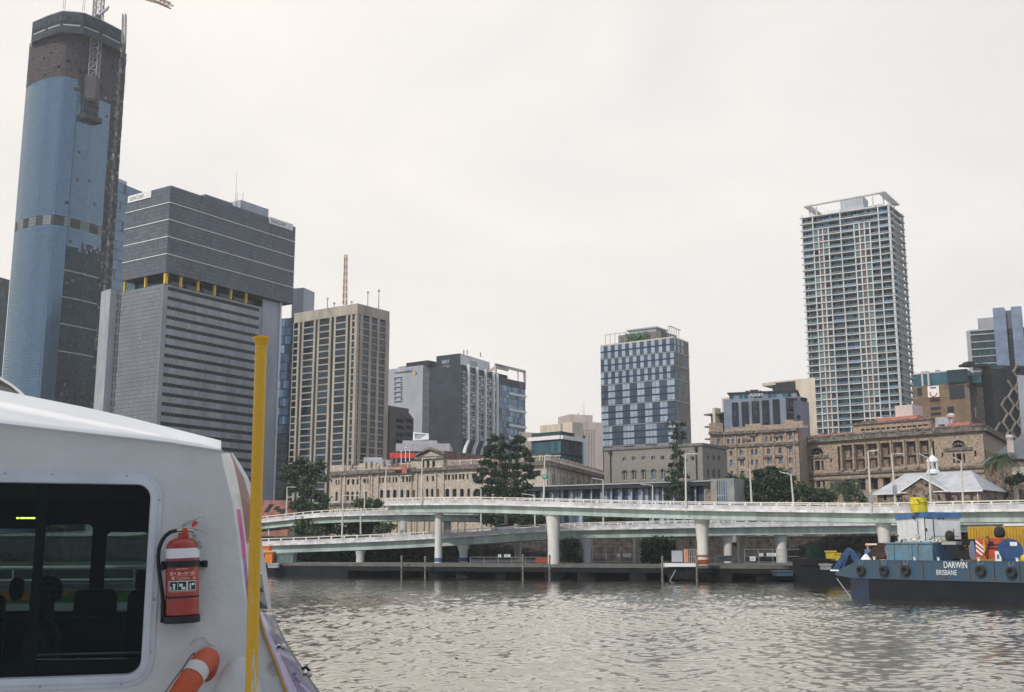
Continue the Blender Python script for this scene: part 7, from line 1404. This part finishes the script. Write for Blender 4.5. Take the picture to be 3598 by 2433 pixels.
# ---------------- the ferry in the foreground ----------------
def rivet(m, F, t, z, off, r): m.lathe(F.p(t, z, off), [(r,0), (r*.9,r*.35), (r*.4,r*.55)], 8, 0, F.n)
def ferry():
    dr = Vector((1,.33,0)).normalized(); P0 = Vector((-1.65,5,0)); F = Face(P0-dr*3, P0+dr*3); ferry.F = F
    dk = 3.4; root = thing('ferry', 'white ferry with dark cabin window and purple and orange side, filling the near left', 'ferry', (-3, 6, 0))
    white = mat('ferry_white', (.66,.655,.645), .42, .05, 1.4, bump=.25, bscale=9, coat=.25, col2=(.56,.555,.545)); frame = mat('ferry_alloy', (.6,.61,.63), .35, .06, 6, metal=.35); dk_m = mat('ferry_dark', (.035,.037,.04), .7, .2, 1)
    edge = [(777,1584),(776,1602),(788,1647),(800,1700),(814,1757),(836,1903),(858,2087),(866,2135),(905,2160),(930,2205),(962,2300),(1008,2433),(1062,2600),(1090,2700)]
    top = [(-260,1463),(0,1489),(293,1522),(587,1555)]
    outer = [F.px(*p) for p in top+edge]; tl = outer[0][0]; outer += [(outer[-1][0], dk), (tl-1.2, dk), (tl-1.2, outer[0][1])]
    tr_, _ = F.px(563, 1900); zt = F.px(300, 1659)[1]; zb = F.px(300, 2419)[1]; t0 = F.px(-270, 1900)[0]
    W_ = lambda g, r: rr(t0+g, tr_-g, zb+g, zt-g, r)
    m = MB(); slab(m, outer, [W_(.03, .085)], lambda s, z, o: F.p(s, z, o), -.05, 0); m.build('cabin_wall', white, root)
    fr = MB(); slab(fr, W_(.0, .11), [W_(.03, .085)], lambda s, z, o: F.p(s, z, o), .001, .007); slab(fr, W_(.022, .09), [W_(.05, .062)], lambda s, z, o: F.p(s, z, o), .0, .018); slab(fr, W_(.028, .085), [W_(.052, .06)], lambda s, z, o: F.p(s, z, o), -.05, -.012)
    wf = fr.build('window_frame', frame, root)
    m = MB()
    for u, v in ((185,1647),(446,1650),(567,1757),(544,2107),(533,2288),(424,2408),(140,2412),(20,1645)): t, z = F.px(u, v); t = min(t, tr_-.012); rivet(m, F, t, min(max(z, zb+.012), zt-.012), .007, .006)
    m.split('screw', M['steel'], wf)
    gm = bpy.data.materials.new('tinted_glass'); gm.use_nodes = True; nt = gm.node_tree; nt.nodes.clear(); N = nt.nodes.new; o_ = N('ShaderNodeOutputMaterial'); tr = N('ShaderNodeBsdfTransparent'); tr.inputs[0].default_value = (.6,.66,.64,1); gl_ = N('ShaderNodeBsdfGlossy'); gl_.inputs['Roughness'].default_value = .02; fn = N('ShaderNodeFresnel'); fn.inputs[0].default_value = 1.28; ms = N('ShaderNodeMixShader'); nt.links.new(fn.outputs[0], ms.inputs[0]); nt.links.new(tr.outputs[0], ms.inputs[1]); nt.links.new(gl_.outputs[0], ms.inputs[2]); nt.links.new(ms.outputs[0], o_.inputs[0])
    m = MB(); slab(m, W_(.04, .07), [], lambda s, z, o: F.p(s, z, o), -.036, -.03); m.build('window_pane', gm, root)
    # mullion inside the pane
    ta = F.px(118, 1900)[0]; tb = F.px(152, 1900)[0]; m = MB(); F.bar(m, ta, tb, zb+.04, zt-.04, -.09, -.055); m.build('mullion', M['black'], root)
    # interior shell
    dp = 4.0; m = MB(); tR = F.px(735, 1800)[0]; tL = tl-1.15
    F.bar(m, tL, tR, zt+.01, zt+.05, -dp, -.06); F.bar(m, tL, tR, dk, dk+.03, -dp, -.06); F.bar(m, tR-.05, tR, dk+.03, zt+.01, -dp, -.06); F.bar(m, tL, tL+.05, dk+.03, zt+.01, -dp, -.06); m.build('interior_lining', dk_m, root)
    G = lambda u, v: F.px(u, v, -dp)
    m = MB(); far = [(tL-.3, dk), (tR+.02, dk), (tR+.02, zt+.05), (tL-.3, zt+.05)]; hs = []
    for u0, u1, v0, v1 in ((-330,134,1858,2150), (152,320,1843,2148), (371,519,1870,2150)):
        a, c = G(u0, 1950)[0], G(u1, 1950)[0]; z1, z0 = G((u0+u1)/2, v0)[1], G((u0+u1)/2, v1)[1]; hs.append(rr(a, c, z0, z1, .04, 4))
    slab(m, far, hs, lambda s, z, o: F.p(s, z, o), -dp-.06, -dp); m.build('far_wall', dk_m, root)
    for h in hs:
        m = MB(); slab(m, h, [], lambda s, z, o: F.p(s, z, o), -dp-.035, -dp-.03); m.build('far_window', gm, root)
    # seats
    q = lambda off: (lambda u, v: F.px(u, v, off))
    for off, u0, u1, v0 in ((-3.0,262,414,2072), (-2.9,450,560,2076), (-3.1,36,86,2028), (-2.6,-80,20,2090), (-3.3,478,516,2003)):
        a, z1 = q(off)(u0, v0); c = q(off)(u1, v0)[0]; m = MB(); slab(m, rr(a, c, 3.85 if u1-u0 > 60 else z1-.16, z1, .05, 4), [], lambda s, z, o: F.p(s, z, o), off-.08, off); sobj = m.build('seat_back', M['black'], root, bevel=.012)
    # rails inside: bright line, table edge, lower rails
    m = MB(); off = -1.2; a = F.px(-120, 2174, off); b = F.px(508, 2169, off)
    for k in range(9):
        x0 = a[0]+(b[0]-a[0])*k/9; x1 = a[0]+(b[0]-a[0])*(k+.94)/9; m.tube(F.p(x0, a[1], off), F.p(x1, b[1]*.5+a[1]*.5, off), .006, .006, 8)
    m.build('seat_rail', M['steel'], root)
    m = MB(); off = -.5; a = F.px(120, 2303, off); b = F.px(520, 2293, off); m.tube(F.p(*a, off), F.p(*b, off), .007, .007, 8); a = F.px(120, 2320, off-.2); b = F.px(450, 2316, off-.2); m.tube(F.p(*a, off-.2), F.p(*b, off-.2), .008, .008, 8); m.build('grab_rail', M['steel'], root)
    m = MB(); a = F.px(-120, 2336, -.4); b = F.px(520, 2334, -.4); F.bar(m, a[0], b[0], dk+.4, a[1], -.46, -.4); m.build('seat_panel', mat('seatpanel', (.05,.075,.08), .7, .3, 3), root)
    em = bpy.data.materials.new('led'); em.use_nodes = True; eb = em.node_tree.nodes['Principled BSDF']; eb.inputs['Emission Color'].default_value = (.8,.95,.15,1); eb.inputs['Emission Strength'].default_value = 3; eb.inputs['Base Color'].default_value = (.5,.6,.1,1)
    m = MB()
    for u in (62, 76, 84, 97, 108, 118): c = F.px(u, 1821, -2.5); F.bar(m, c[0]-.008, c[0]+.008, c[1]-.005, c[1]+.005, -2.52, -2.5)
    m.build('indicator_light', em, root)
    # far side deck: rails and an orange and green panel
    m = MB()
    for off, v, r in ((-4.9,1998,.016), (-4.95,2043,.008)):
        a = F.px(-300, v, off); b = F.px(620, v+2, off); m.tube(F.p(*a, off), F.p(a[0]+(b[0]-a[0]), a[1], off), r, r, 8)
    z1 = F.px(200, 1998, -4.9)[1]; z0 = F.px(200, 2056, -4.95)[1]
    for u in (-120, 46, 117, 472): t = F.px(u, 2020, -4.9)[0]; m.tube(F.p(t, z0, -4.9), F.p(t, z1, -4.9), .008, .008, 6)
    m.build('far_hand_rail', M['white'], root)
    a = F.px(-300, 2056, -5)[0]; b = F.px(620, 2056, -5)[0]; za, zb_, zc, zd, ze = [F.px(200, v, -5)[1] for v in (2056, 2082, 2100, 2120, 2150)]
    m = MB(); F.bar(m, a, b, za-.05, za+.01, -5.06, -5, 0); F.bar(m, a, b, zb_, za-.05, -5.05, -5.01, 1); F.bar(m, a, b, zd, zb_, -5.05, -5.01, 2); F.bar(m, a, b, zd-.07, zd, -5.05, -5, 0); F.bar(m, a, b, dk, zd-.07, -5.05, -5.01, 2)
    p0 = F.px(150, 2060, -5); p1 = F.px(310, 2062, -5); pp = F.px(318, 2058, -5); m.poly([F.p(a, zb_, -5.005), F.p(p0[0], zc-.03, -5.005), F.p(pp[0], zb_+.03, -5.005), F.p(a, za-.05, -5.005)], 1)
    m.build('far_panel', [M['palegrey'], mat('panel_orange', (.5,.19,.03), .6, .2, 3), mat('panel_green', (.07,.16,.03), .7, .3, 5)], root)  # orange and green strips standing beyond the far rail
    # deck and hull
    m = MB(); m.obox(F.p(tL-2, dk-.1, 3.2), F.u*(F.w*.5+1.35-tL+.5), -F.n*9, Vector((0,0,.1))); m.build('deck', M['palegrey'], root)
    m = MB(); m.obox(F.p(tL-2, -.3, 3.0), F.u*(F.w*.5+.9-tL+.5), -F.n*8.6, Vector((0,0,dk-.1+.29))); m.build('hull', white, root)
    m = MB(); m.box(-7, -1, 7.25, -1.75, 3.3, 7.33); m.box(-7, 3.2, 7.05, -1.75, 3.32, 7.25); m.build('added_shade_canopy', white, root); m = MB(); m.tube((-1.9,-.8,dk), (-1.9,-.8,7.25), .05, .05, 10); m.tube((-6.5,-.8,dk), (-6.5,-.8,7.25), .05, .05, 10); m.split('canopy_post', frame, root)  # unseen canopy and posts, added overhead to shade the cabin wall
    # roof edge
    us = [-260, -120, 0, 150, 293, 440, 587, 690, 777]; lo = np.interp(us, [p[0] for p in top]+[777], [p[1] for p in top]+[1584]); up = np.interp(us, [-260,0,411,600,777], [1362,1410,1493,1537,1579]); tp = np.interp(us, [-260,0,367,785], [1318,1372,1445,1551])
    secs = []
    for u, a, b, c in zip(us, lo, up, tp):
        d = .38*(1-.0) ; k = [(F.px(u, a+4, 0), 0)]; A = F.px(u, a+4, .0); L1 = F.px(u, a-2, .022); L2 = F.px(u, a-14*(1 if u < 700 else .5), .012); L2b = F.px(u, a-20*(1 if u < 650 else .4), -.02); U = F.px(u, b, -d); T = F.px(u, c, -d-.004)
        bar_t = 1 if u < 777 else 1
        secs.append([F.p(A[0], A[1], -.04), F.p(L1[0], A[1], .012), F.p(L1[0], L1[1], .026), F.p(L2[0], L2[1], .012), F.p(L2b[0], L2b[1], -.02), F.p(*U, -d), F.p(*T, -d-.004), F.p(T[0], T[1], -d-.05), F.p(T[0], U[1]-.02, -d-.06), F.p(T[0], U[1]-.03, -4.6), F.p(T[0], A[1], -4.6), F.p(T[0], A[1], -.06)])
    m = MB(); m.rings(secs); m.build('roof', mat('roof_white_lit', (.84,.83,.82), .4, .04, 2, coat=.3), root, smooth='auto')  # paler copy of the wall white, sunlight on the roof edge put into colour
    m = MB(); o_ = [F.px(u, v, -1.2) for u, v in ((-330,1245),(-200,1262),(-100,1287),(0,1324),(40,1348),(70,1371),(94,1395),(94,1430),(-330,1430))]; i_ = [F.px(u, v, -1.2) for u, v in ((-320,1260),(-200,1273),(-100,1298),(0,1334),(38,1357),(66,1381),(80,1428),(-320,1428))]
    slab(m, o_, [i_], lambda s, z, o: F.p(s, z, o), -1.9, -1.2, 0); slab(m, i_, [], lambda s, z, o: F.p(s, z, o), -1.9, -1.23, 1); m.build('roof_hatch', [white, mat('hatchgrey', (.16,.15,.14), .8, .1)], root)
    # side livery
    vs = [1592,1630,1680,1735,1790,1850,1910,1965,2020,2080,2140]
    E = [([777,776,788,814,836,858,867], [1584,1602,1647,1757,1903,2087,2141], 0), ([786,790,800,826,846,866,872], [1584,1602,1647,1757,1903,2087,2141], -.06), ([796,806,818,840,860,876,882], [1584,1602,1647,1757,1903,2087,2141], -.14), ([803,812,826,848,866,884,892], [1584,1602,1647,1757,1903,2087,2141], -.2), ([808,836,862,886,905,925,948], [1584,1640,1690,1780,1900,2060,2172], -.62), ([812,850,884,905,922,945,958], [1584,1640,1700,1800,1918,2060,2176], -.95)]
    pts = [[(lambda q_: F.p(q_[0], q_[1], off))(F.px(float(np.interp(v, vv, uu)), v, off)) for v in vs] for uu, vv, off in E]
    mats = [white, mat('livery_pink', (.6,.05,.33), .35, .08, 2, coat=.3), mat('livery_purple', (.2,.05,.36), .35, .1, 2, coat=.3), mat('livery_brown', (.36,.12,.06), .4, .3, 1.5, coat=.3, col2=(.2,.1,.09)), mat('livery_grey', (.55,.56,.58), .5, .1, 2), M['g2']]
    m = MB(); m.rings(pts, 0, False, False)
    for i in range(5):
        for j in range(len(vs)-1):
            v = (vs[j]+vs[j+1])/2; c = 0
            if i == 1: c = 0 if v < 1780 else (1 if v < 1965 else 2)
            if i == 3: c = 3 if v < 1905 else (4 if v < 2045 else 5)
            if i == 4: c = 4
            m.mi[i*(len(vs)-1)+j] = c
    nose = m.build('side_panel', mats, root); so_ = nose.modifiers.new('s', 'SOLIDIFY'); so_.thickness = .012; so_.offset = -1
    # lower purple flare with an orange edge
    Lr = [((905,2152),0), ((928,2235),-.0), ((966,2325),0), ((1006,2433),0), ((1070,2600),0)]; Rr = [((958,2172),-.75), ((990,2240),-.7), ((1028,2307),-.62), ((1118,2436),-.5), ((1230,2600),-.4)]
    m = MB(); secs = []
    for (a, oa), (b, ob) in zip(Lr, Rr):
        A = F.p(*F.px(*a, oa+.012), oa+.012); B = F.p(*F.px(*b, ob), ob); row = []
        for k in range(9): t = k/8; w_ = math.sin(t*math.pi)*.02; row.append(A.lerp(B, t)+F.n*w_)
        secs.append(row)
    m.rings(secs, 0, False, False)
    for i in range(4):
        for k in range(8): m.mi[i*8+k] = (1 if k in (0, 1) else 0 if k < 6 else 2)
    fl = m.build('flare_panel', [mat('purple_gloss', (.17,.13,.32), .22, .3, 2.5, coat=.6, col2=(.09,.06,.2)), mat('lilac_gloss', (.5,.42,.62), .3, .2, 3, coat=.5), mat('slate_gloss', (.2,.22,.27), .25, .3, 3, coat=.5)], root, smooth=True); q_ = fl.modifiers.new('s', 'SOLIDIFY'); q_.thickness = .01; q_.offset = -1
    m = MB(); m.path([F.p(*F.px(*a, .02), .02) for a, _ in Lr], .006, 8); m.build('edge_trim', mat('trim_orange', (.55,.3,.03), .5, .2, 3), root)
    m = MB(); pp_ = [(1060,2352),(1075,2345),(1088,2358),(1091,2378)]; m.path([F.p(*F.px(*p, -.35), -.35) for p in pp_], .008, 8); m.build('lashing_loop', M['black'], root)
    m = MB()
    for u, v in ((978,2272),(1070,2368)): c = F.p(*F.px(u, v, -.2), -.2); m.lathe(c, [(.012,0), (.006,.012), (.012,.03), (.016,.04), (.004,.052)], 12, 0, F.n+F.u*.6); c2 = F.p(*F.px(u-12, v+12, -.2), -.2); m.tube(c, c2, .006, .004, 6)
    m.split('cleat', M['steel'], root)
    m = MB(); m.path([F.p(*F.px(*p, .012), .012) for p in ((957,2325),(944,2332),(946,2352),(966,2374))], .004, 6); m.path([F.p(*F.px(*p, .012), .012) for p in ((962,2332),(952,2337),(954,2350),(972,2370))], .002, 5); m.build('door_catch', M['cranegrey'], root)
    # moulded locker bulge behind the lifebuoy
    m = MB(); c = F.p(*F.px(835, 2520, .0), -.02); secs = []
    for k in range(11):
        th = R(90*k/10); rg = []
        for j in range(28): ph = 2*math.pi*j/28; rg.append(c+F.u*math.cos(ph)*.125*math.cos(th)**.6+Vector((0,0,1))*math.sin(ph)*.27*math.cos(th)**.6+F.n*.07*math.sin(th))
        secs.append(rg)
    m.rings(secs); m.build('moulded_bulge', white, root, smooth=True)
    m = MB(); m.path([F.p(*F.px(*p, .004), .004) for p in ((665,2268),(690,2245),(715,2240),(735,2262),(752,2268))], .0025, 5); m.path([F.p(*F.px(*p, .006), .006) for p in ((676,2305),(700,2285),(715,2272),(748,2266))], .002, 5); m.build('lashing_cord', M['cream'], root)
ferry()
F = ferry.F
# passenger seen through the cabin
def person():
    c = F.p(*F.px(166, 2090, -3.55), -3.55); b = Vector((c.x, c.y, 3.43)); root = thing('person', 'seated grey-haired passenger in a pale top seen dimly through the cabin window', 'person', b)
    hz = c.z; fw = -F.u*.9-F.n*.3; fw.normalize(); sd = fw.cross(Vector((0,0,1)))
    up = Vector((0,0,1)); hip = Vector((c.x, c.y, b.z+.5)); V = [hip, hip+up*.22, hip+up*.42-fw*.01, hip+up*.55+fw*0, Vector((c.x, c.y, hz-.05))+fw*.02, Vector((c.x, c.y, hz+.06))+fw*.01]; Rr_ = [.15,.14,.15,.055,.078,.072]; E = [(0,1),(1,2),(2,3),(3,4),(4,5)]
    for s_ in (-1, 1):
        n = len(V); V += [hip+up*.46+sd*s_*.19, hip+up*.2+sd*s_*.25+fw*.05, hip+up*.14+sd*s_*.16+fw*.3, hip+up*.12+sd*s_*.13+fw*.38]; Rr_ += [.055,.045,.034,.03]; E += [(2,n),(n,n+1),(n+1,n+2),(n+2,n+3)]
        n = len(V); V += [hip+sd*s_*.1+up*-.02, hip+sd*s_*.13+fw*.42+up*0, hip+sd*s_*.13+fw*.45-up*.42, hip+sd*s_*.13+fw*.6-up*.46]; Rr_ += [.09,.065,.045,.04]; E += [(0,n),(n,n+1),(n+1,n+2),(n+2,n+3)]
    me = bpy.data.meshes.new('body'); me.from_pydata([tuple(v-b) for v in V], E, []); o = bpy.data.objects.new('body', me); COL.objects.link(o); o.parent = root
    sk = o.modifiers.new('skin', 'SKIN'); sk.use_smooth_shade = True
    me.skin_vertices if me.skin_vertices else None
    import bmesh
    bm = bmesh.new(); bm.from_mesh(me); ly = bm.verts.layers.skin.verify()
    for v, r_ in zip(bm.verts, Rr_): v[ly].radius = (r_, r_)
    bm.verts.ensure_lookup_table(); bm.verts[0][ly].use_root = True; bm.to_mesh(me); bm.free(); o.modifiers.new('ss', 'SUBSURF').levels = 1
    me.materials.append(mat('pale_top', (.45,.42,.48), .8, .2, 8)); 
    m = MB(); m.lathe(V[5]-up*.02-fw*.015, [(.082,-.08), (.098,-.03), (.096,.03), (.07,.075), (.02,.095)], 18); h = m.build('hair', mat('grey_hair', (.42,.4,.36), .9, .4, 30), root, smooth=True)
    m = MB(); m.lathe(V[4]+fw*.045+up*.02, [(.01,-.09), (.05,-.07), (.06,-.01), (.055,.05), (.02,.08)], 12); m.lathe(V[4]+fw*.1+up*.01, [(.004,.02), (.012,-.012), (.004,-.02)][::-1], 6); m.build('face', mat('skin', (.5,.3,.22), .6, .1), root, smooth=True)
person()
# ---------------- fire extinguisher ----------------
def extinguisher():
    off = .085; q = lambda x, y, o=off: F.p(*F.px(*RG(x, y), o), o)
    b = q(322, 955); t = q(327, 318); ax = (t-b).normalized(); Hh = (t-b).length; r = (q(465, 700)-q(190, 700)).length/2*.99
    root = thing('fire_extinguisher', 'red fire extinguisher with white band strapped to the ferry wall', 'fire extinguisher', b)
    red = mat('ext_red', (.34,.032,.02), .33, .08, 6, coat=.4); blk = mat('ext_black', (.015,.015,.016), .45, .1, 8)
    def at(h): return b+ax*h
    S_ = lambda y: (q(325, y)-b).dot(ax)
    m = MB(); m.lathe(b, [(r*.9,0), (r,.008), (r,S_(415)), (r*.97,S_(385)), (r*.85,S_(352)), (r*.55,S_(328)), (r*.28,S_(318)), (r*.26,S_(285))], 36, 0, ax); m.build('cylinder', red, root, smooth='auto')
    def band(y0, y1, k, name, mt): m = MB(); m.lathe(b, [(r*k,S_(y0)), (r*k,S_(y1))], 36, 0, ax); return m.build(name, mt, root, smooth='auto')
    band(486, 408, 1.008, 'white_band', mat('ext_white', (.78,.77,.8), .5, .04)); band(558, 508, 1.05, 'strap', blk); band(805, 790, 1.015, 'lower_strap', blk); band(492, 488, 1.012, 'seam_ring', M['redorange'])
    m = MB(); m.lathe(b, [(r*1.08,S_(1008)), (r*1.08,S_(952)), (r*1.02,S_(950))], 4 if 0 else 30, 0, ax); m.build('foot_bracket', blk, root)
    m = MB(); a0 = q(440, 535, .02); F.bar(m, F.px(*RG(150, 535))[0], F.px(*RG(522, 535))[0], F.px(*RG(330, 552))[1], F.px(*RG(330, 512))[1], .002, .03); F.bar(m, F.px(*RG(480, 535))[0], F.px(*RG(522, 535))[0], F.px(*RG(500, 560))[1], F.px(*RG(500, 505))[1], .002, .07); F.bar(m, F.px(*RG(170, 535))[0], F.px(*RG(460, 535))[0], F.px(*RG(330, 1005))[1], F.px(*RG(330, 955))[1], .002, .03); m.build('wall_bracket', blk, root, bevel=.003)
    # label wrapped on the front
    nn = (F.n-ax*F.n.dot(ax)).normalized(); ss = ax.cross(nn) if ax.cross(nn).dot(F.u) > 0 else -ax.cross(nn)
    view = (Vector((0,0,CZ))-at(Hh*.5)); view -= ax*view.dot(ax); nn = view.normalized(); ss = nn.cross(ax); ss = ss if ss.dot(F.u) > 0 else -ss
    def patch(m, x0, x1, y0, y1, k, mi=0):
        n = 6; s0, s1 = (x0-325)/138*.97, (x1-325)/138*.97; A0, A1 = math.asin(max(-.99,min(.99,s0))), math.asin(max(-.99,min(.99,s1))); z0, z1 = S_(y1), S_(y0); rk = r*(1+k)
        for i in range(n):
            a, c = A0+(A1-A0)*i/n, A0+(A1-A0)*(i+1)/n; f = lambda an, z: b+ax*z+(nn*math.cos(an)+ss*math.sin(an))*rk
            m.poly([f(a, z0), f(c, z0), f(c, z1), f(a, z1)], mi)
    m = MB(); patch(m, 214, 436, 668, 746, .012, 0)
    for x in (219, 289, 372): patch(m, x, x+(66 if x < 350 else 60) if x != 289 else 358, 673, 741, .018, 1)
    # pictograms: tongue of flame over basket, liquid, electrical
    patch(m, 245, 270, 690, 696, .022, 0); patch(m, 250, 266, 696, 735, .022, 0); patch(m, 226, 236, 712, 735, .022, 0); patch(m, 300, 328, 690, 712, .022, 0); patch(m, 318, 350, 716, 735, .022, 0); patch(m, 385, 396, 690, 735, .022, 0); patch(m, 402, 424, 688, 706, .022, 0)
    m.build('label', [mat('label_white', (.72,.74,.72), .5, .03), mat('label_green', (.012,.045,.04), .5, .05)], root)
    m = MB()
    for x, y, w_, h_ in ((272,568,100,8), (222,592,22,30), (250,600,22,10), (285,596,24,26), (315,604,20,10), (342,594,26,24), (374,600,16,12), (396,592,32,30), (235,636,26,20), (275,640,110,5), (275,650,120,4), (290,660,60,4), (228,626,200,3), (410,640,20,16)): patch(m, x, x+w_, y, y+h_, .012)
    m.build('printed_text', mat('label_pink', (.75,.35,.28), .5, .2, 40), root)
    m = MB(); m.path([q(205, 420, .02), q(203, 470, .03), q(200, 600, .06)], .002, 4); patch(m, 228, 436, 752, 756, .012); m.build('label_border', mat('label_pink2', (.7,.3,.2), .5, .1), root)
    # valve, levers, tag, hose
    st = M['steel']; m = MB(); c = q(345, 268); m.lathe(q(342, 320), [(.017,0), (.018,.012), (.012,.02), (.014,.036), (.01,.04)], 14, 0, ax); m.lathe(c-F.n*-.004, [(.013,-.01), (.013,.016)], 14, 0, F.n); m.build('valve', M['redorange'], root); vv_ = root.children[-1]
    m = MB(); m.path([q(318, 232), q(350, 215), q(400, 185), q(450, 160), q(505, 148)], [.0035,.005,.004,.003,.003], 6); m.path([q(330, 250), q(380, 256), q(430, 250), q(480, 262), q(530, 290)], [.005,.005,.004,.003,.002], 6); m.path([q(322, 226), q(345, 200), q(400, 176), q(470, 150)], .0015, 5); m.path([q(262, 265), q(320, 262), q(400, 262), q(415, 280)], .008, 8); m.build('handle_levers', st, root, smooth=True)
    m = MB(); P = [(402,240),(398,215),(412,190),(430,184),(452,198),(440,220)]; T = [F.px(*RG(*p), .1) for p in P]; slab(m, T, [], lambda s, z, o: F.p(s, z, o), .095, .1); m.build('safety_tag', mat('tag_red', (.62,.05,.03), .5, .1), root)
    m = MB(); T = [F.px(*RG(*p), .12) for p in ((396,300),(432,288),(460,340),(492,395),(480,412),(452,418),(430,380))]; slab(m, T, [], lambda s, z, o: F.p(s, z, o), .116, .118); m.build('inspection_tag', mat('tag_grey', (.36,.37,.34), .6, .3, 30), root)
    m = MB(); m.path([q(*p) for p in ((320,262),(270,265),(225,278),(185,310),(155,355),(136,410),(128,480),(132,560),(140,620),(150,690),(160,760),(168,840),(168,900),(168,965))], [.006]+[.0085]*12+[.009], 10); m.build('hose', blk, root, smooth=True)
    m = MB(); m.lathe(q(168, 968), [(.011,0), (.012,.05), (.009,.075)], 10, 0, ax); m.lathe(q(165, 560), [(.014,-.01), (.014,.012)], 10, 0, ax); m.path([q(152, 560), q(170, 575), q(160, 590)], .004, 6); m.build('nozzle', blk, root)
extinguisher()
def lifebuoy():
    off = .13; c_top = F.p(*F.px(728, 2318, off), off); low = F.p(*F.px(655, 2450, off), off); d = (low-c_top).normalized(); Rm = .24; rt = .05
    view = (c_top-Vector((0,0,CZ))).normalized(); e2 = (view-d*view.dot(d)).normalized(); sdv = d.cross(e2); e2 = (e2*.97+sdv*.10).normalized()
    c = c_top+d*Rm; root = thing('lifebuoy', 'orange lifebuoy ring with a white band hung on the ferry wall', 'lifebuoy', c); n = 56
    def seg(a0, a1, k, nn_):
        rg = []
        for i in range(nn_+1):
            an = a0+(a1-a0)*i/nn_; e_ = -d*math.cos(an)+e2*math.sin(an); s_ = d.cross(e2); rg.append([c+e_*(Rm+rt*k*math.cos(R(j*22.5)))+s_*rt*k*math.sin(R(j*22.5)) for j in range(16)])
        return rg
    m = MB(); rg = seg(0, 2*math.pi, 1, n); m.rings(rg, 0, True, False); m.build('ring', mat('buoy_orange', (.5,.085,.025), .6, .18, 4, bump=.3, bscale=30, col2=(.33,.06,.03)), root, smooth=True)
    for a in (-42, 48, 138, 228):
        m = MB(); m.rings(seg(R(a-6), R(a+6), 1.025, 4), 0, True, False); m.build('white_band', mat('buoy_white', (.52,.52,.52), .5, .1, 8), root, smooth=True)
    m = MB(); pts = []
    for a in range(-42, 320, 9): an = R(a); e_ = -d*math.cos(an)+e2*math.sin(an); s_ = d.cross(e2); k = abs(((a+42) % 90)-45)/45; pts.append(c+e_*(Rm-rt*.3+.012)-s_*(rt*1.1+.01*(1-k)))
    m.path(pts, .004, 6); m.build('grab_line', M['concfloor'], root)
lifebuoy()
def pole():
    Y = 4.2; t, b = atY(918, 1190, Y), atY(881, 2500, Y); r = 20.5/FPX*Y; root = thing('yellow_pole', 'scuffed yellow steel pole with a flared cap standing in front of the ferry', 'pole', b)
    m = bpy.data.materials.new('pole_yellow'); m = mat('pole_yellow', (.72,.4,.028), .42, .03, 3, bump=.2, bscale=60); nt = m.node_tree; bs = nt.nodes['Principled BSDF']; src = bs.inputs['Base Color'].links[0].from_socket
    tc = nt.nodes.new('ShaderNodeTexCoord'); mp = nt.nodes.new('ShaderNodeMapping'); mp.inputs['Scale'].default_value = (60, 60, 5); nt.links.new(tc.outputs['Object'], mp.inputs[0]); nz = nt.nodes.new('ShaderNodeTexNoise'); nz.inputs['Scale'].default_value = 1; nz.inputs['Detail'].default_value = 7; nt.links.new(mp.outputs[0], nz.inputs[0])
    sx = nt.nodes.new('ShaderNodeSeparateXYZ'); nt.links.new(tc.outputs['Object'], sx.inputs[0]); mr = nt.nodes.new('ShaderNodeMapRange'); mr.inputs['From Min'].default_value = .05; mr.inputs['From Max'].default_value = .48; mr.inputs['To Min'].default_value = .1; mr.inputs['To Max'].default_value = -.05; nt.links.new(sx.outputs['Z'], mr.inputs[0])
    ad = nt.nodes.new('ShaderNodeMath'); ad.operation = 'ADD'; nt.links.new(nz.outputs['Fac'], ad.inputs[0]); nt.links.new(mr.outputs[0], ad.inputs[1]); st = nt.nodes.new('ShaderNodeMapRange'); st.inputs['From Min'].default_value = .66; st.inputs['From Max'].default_value = .69; nt.links.new(ad.outputs[0], st.inputs[0])
    mx = nt.nodes.new('ShaderNodeMix'); mx.data_type = 'RGBA'; nt.links.new(st.outputs[0], mx.inputs[0]); nt.links.new(src, mx.inputs[6]); mx.inputs[7].default_value = (.6,.55,.42,1); nt.links.new(mx.outputs[2], bs.inputs['Base Color'])
    k = MB(); k.path([b-Vector((0,0,1.2)), b, b.lerp(t, .5)+Vector((-.002,0,0)), t], r, 32); k.build('shaft', m, root, smooth='auto')
    ax = (t-b).normalized(); k = MB(); k.lathe(t, [(r,-.03), (r*1.15,-.012), (r*1.4,-.006), (r*1.46,0), (r*1.46,.004), (r*1.25,.006)], 32, 0, ax); k.build('cap', m, root, smooth='auto')
pole()

# ---------------- finish lettering (fit width and height) ----------------
bpy.context.view_layer.update(); DG = bpy.context.evaluated_depsgraph_get()
for o, w_, h_ in FONT_FIX:
    d = o.dimensions; me = bpy.data.meshes.new_from_object(o.evaluated_get(DG)); n = bpy.data.objects.new('lettering', me); COL.objects.link(n)
    n.parent = o.parent; n.location = o.location; n.rotation_euler = o.rotation_euler; n.scale = (w_/max(d.x, 1e-3), h_/max(d.y, 1e-3), 1); bpy.data.objects.remove(o)
# ---------------- the air ----------------
hm = bpy.data.materials.new('haze'); hm.use_nodes = True; nt = hm.node_tree; nt.nodes.clear(); o_ = nt.nodes.new('ShaderNodeOutputMaterial'); pv = nt.nodes.new('ShaderNodeVolumePrincipled'); pv.inputs['Color'].default_value = (.9, .93, .97, 1); pv.inputs['Density'].default_value = .00022; pv.inputs['Anisotropy'].default_value = .2; nt.links.new(pv.outputs[0], o_.inputs['Volume'])
m = MB(); m.box(-1510, -510, -1.9, 1510, 1510, 330); kind(m.build('haze', hm), 'stuff', 'thin pale river haze')
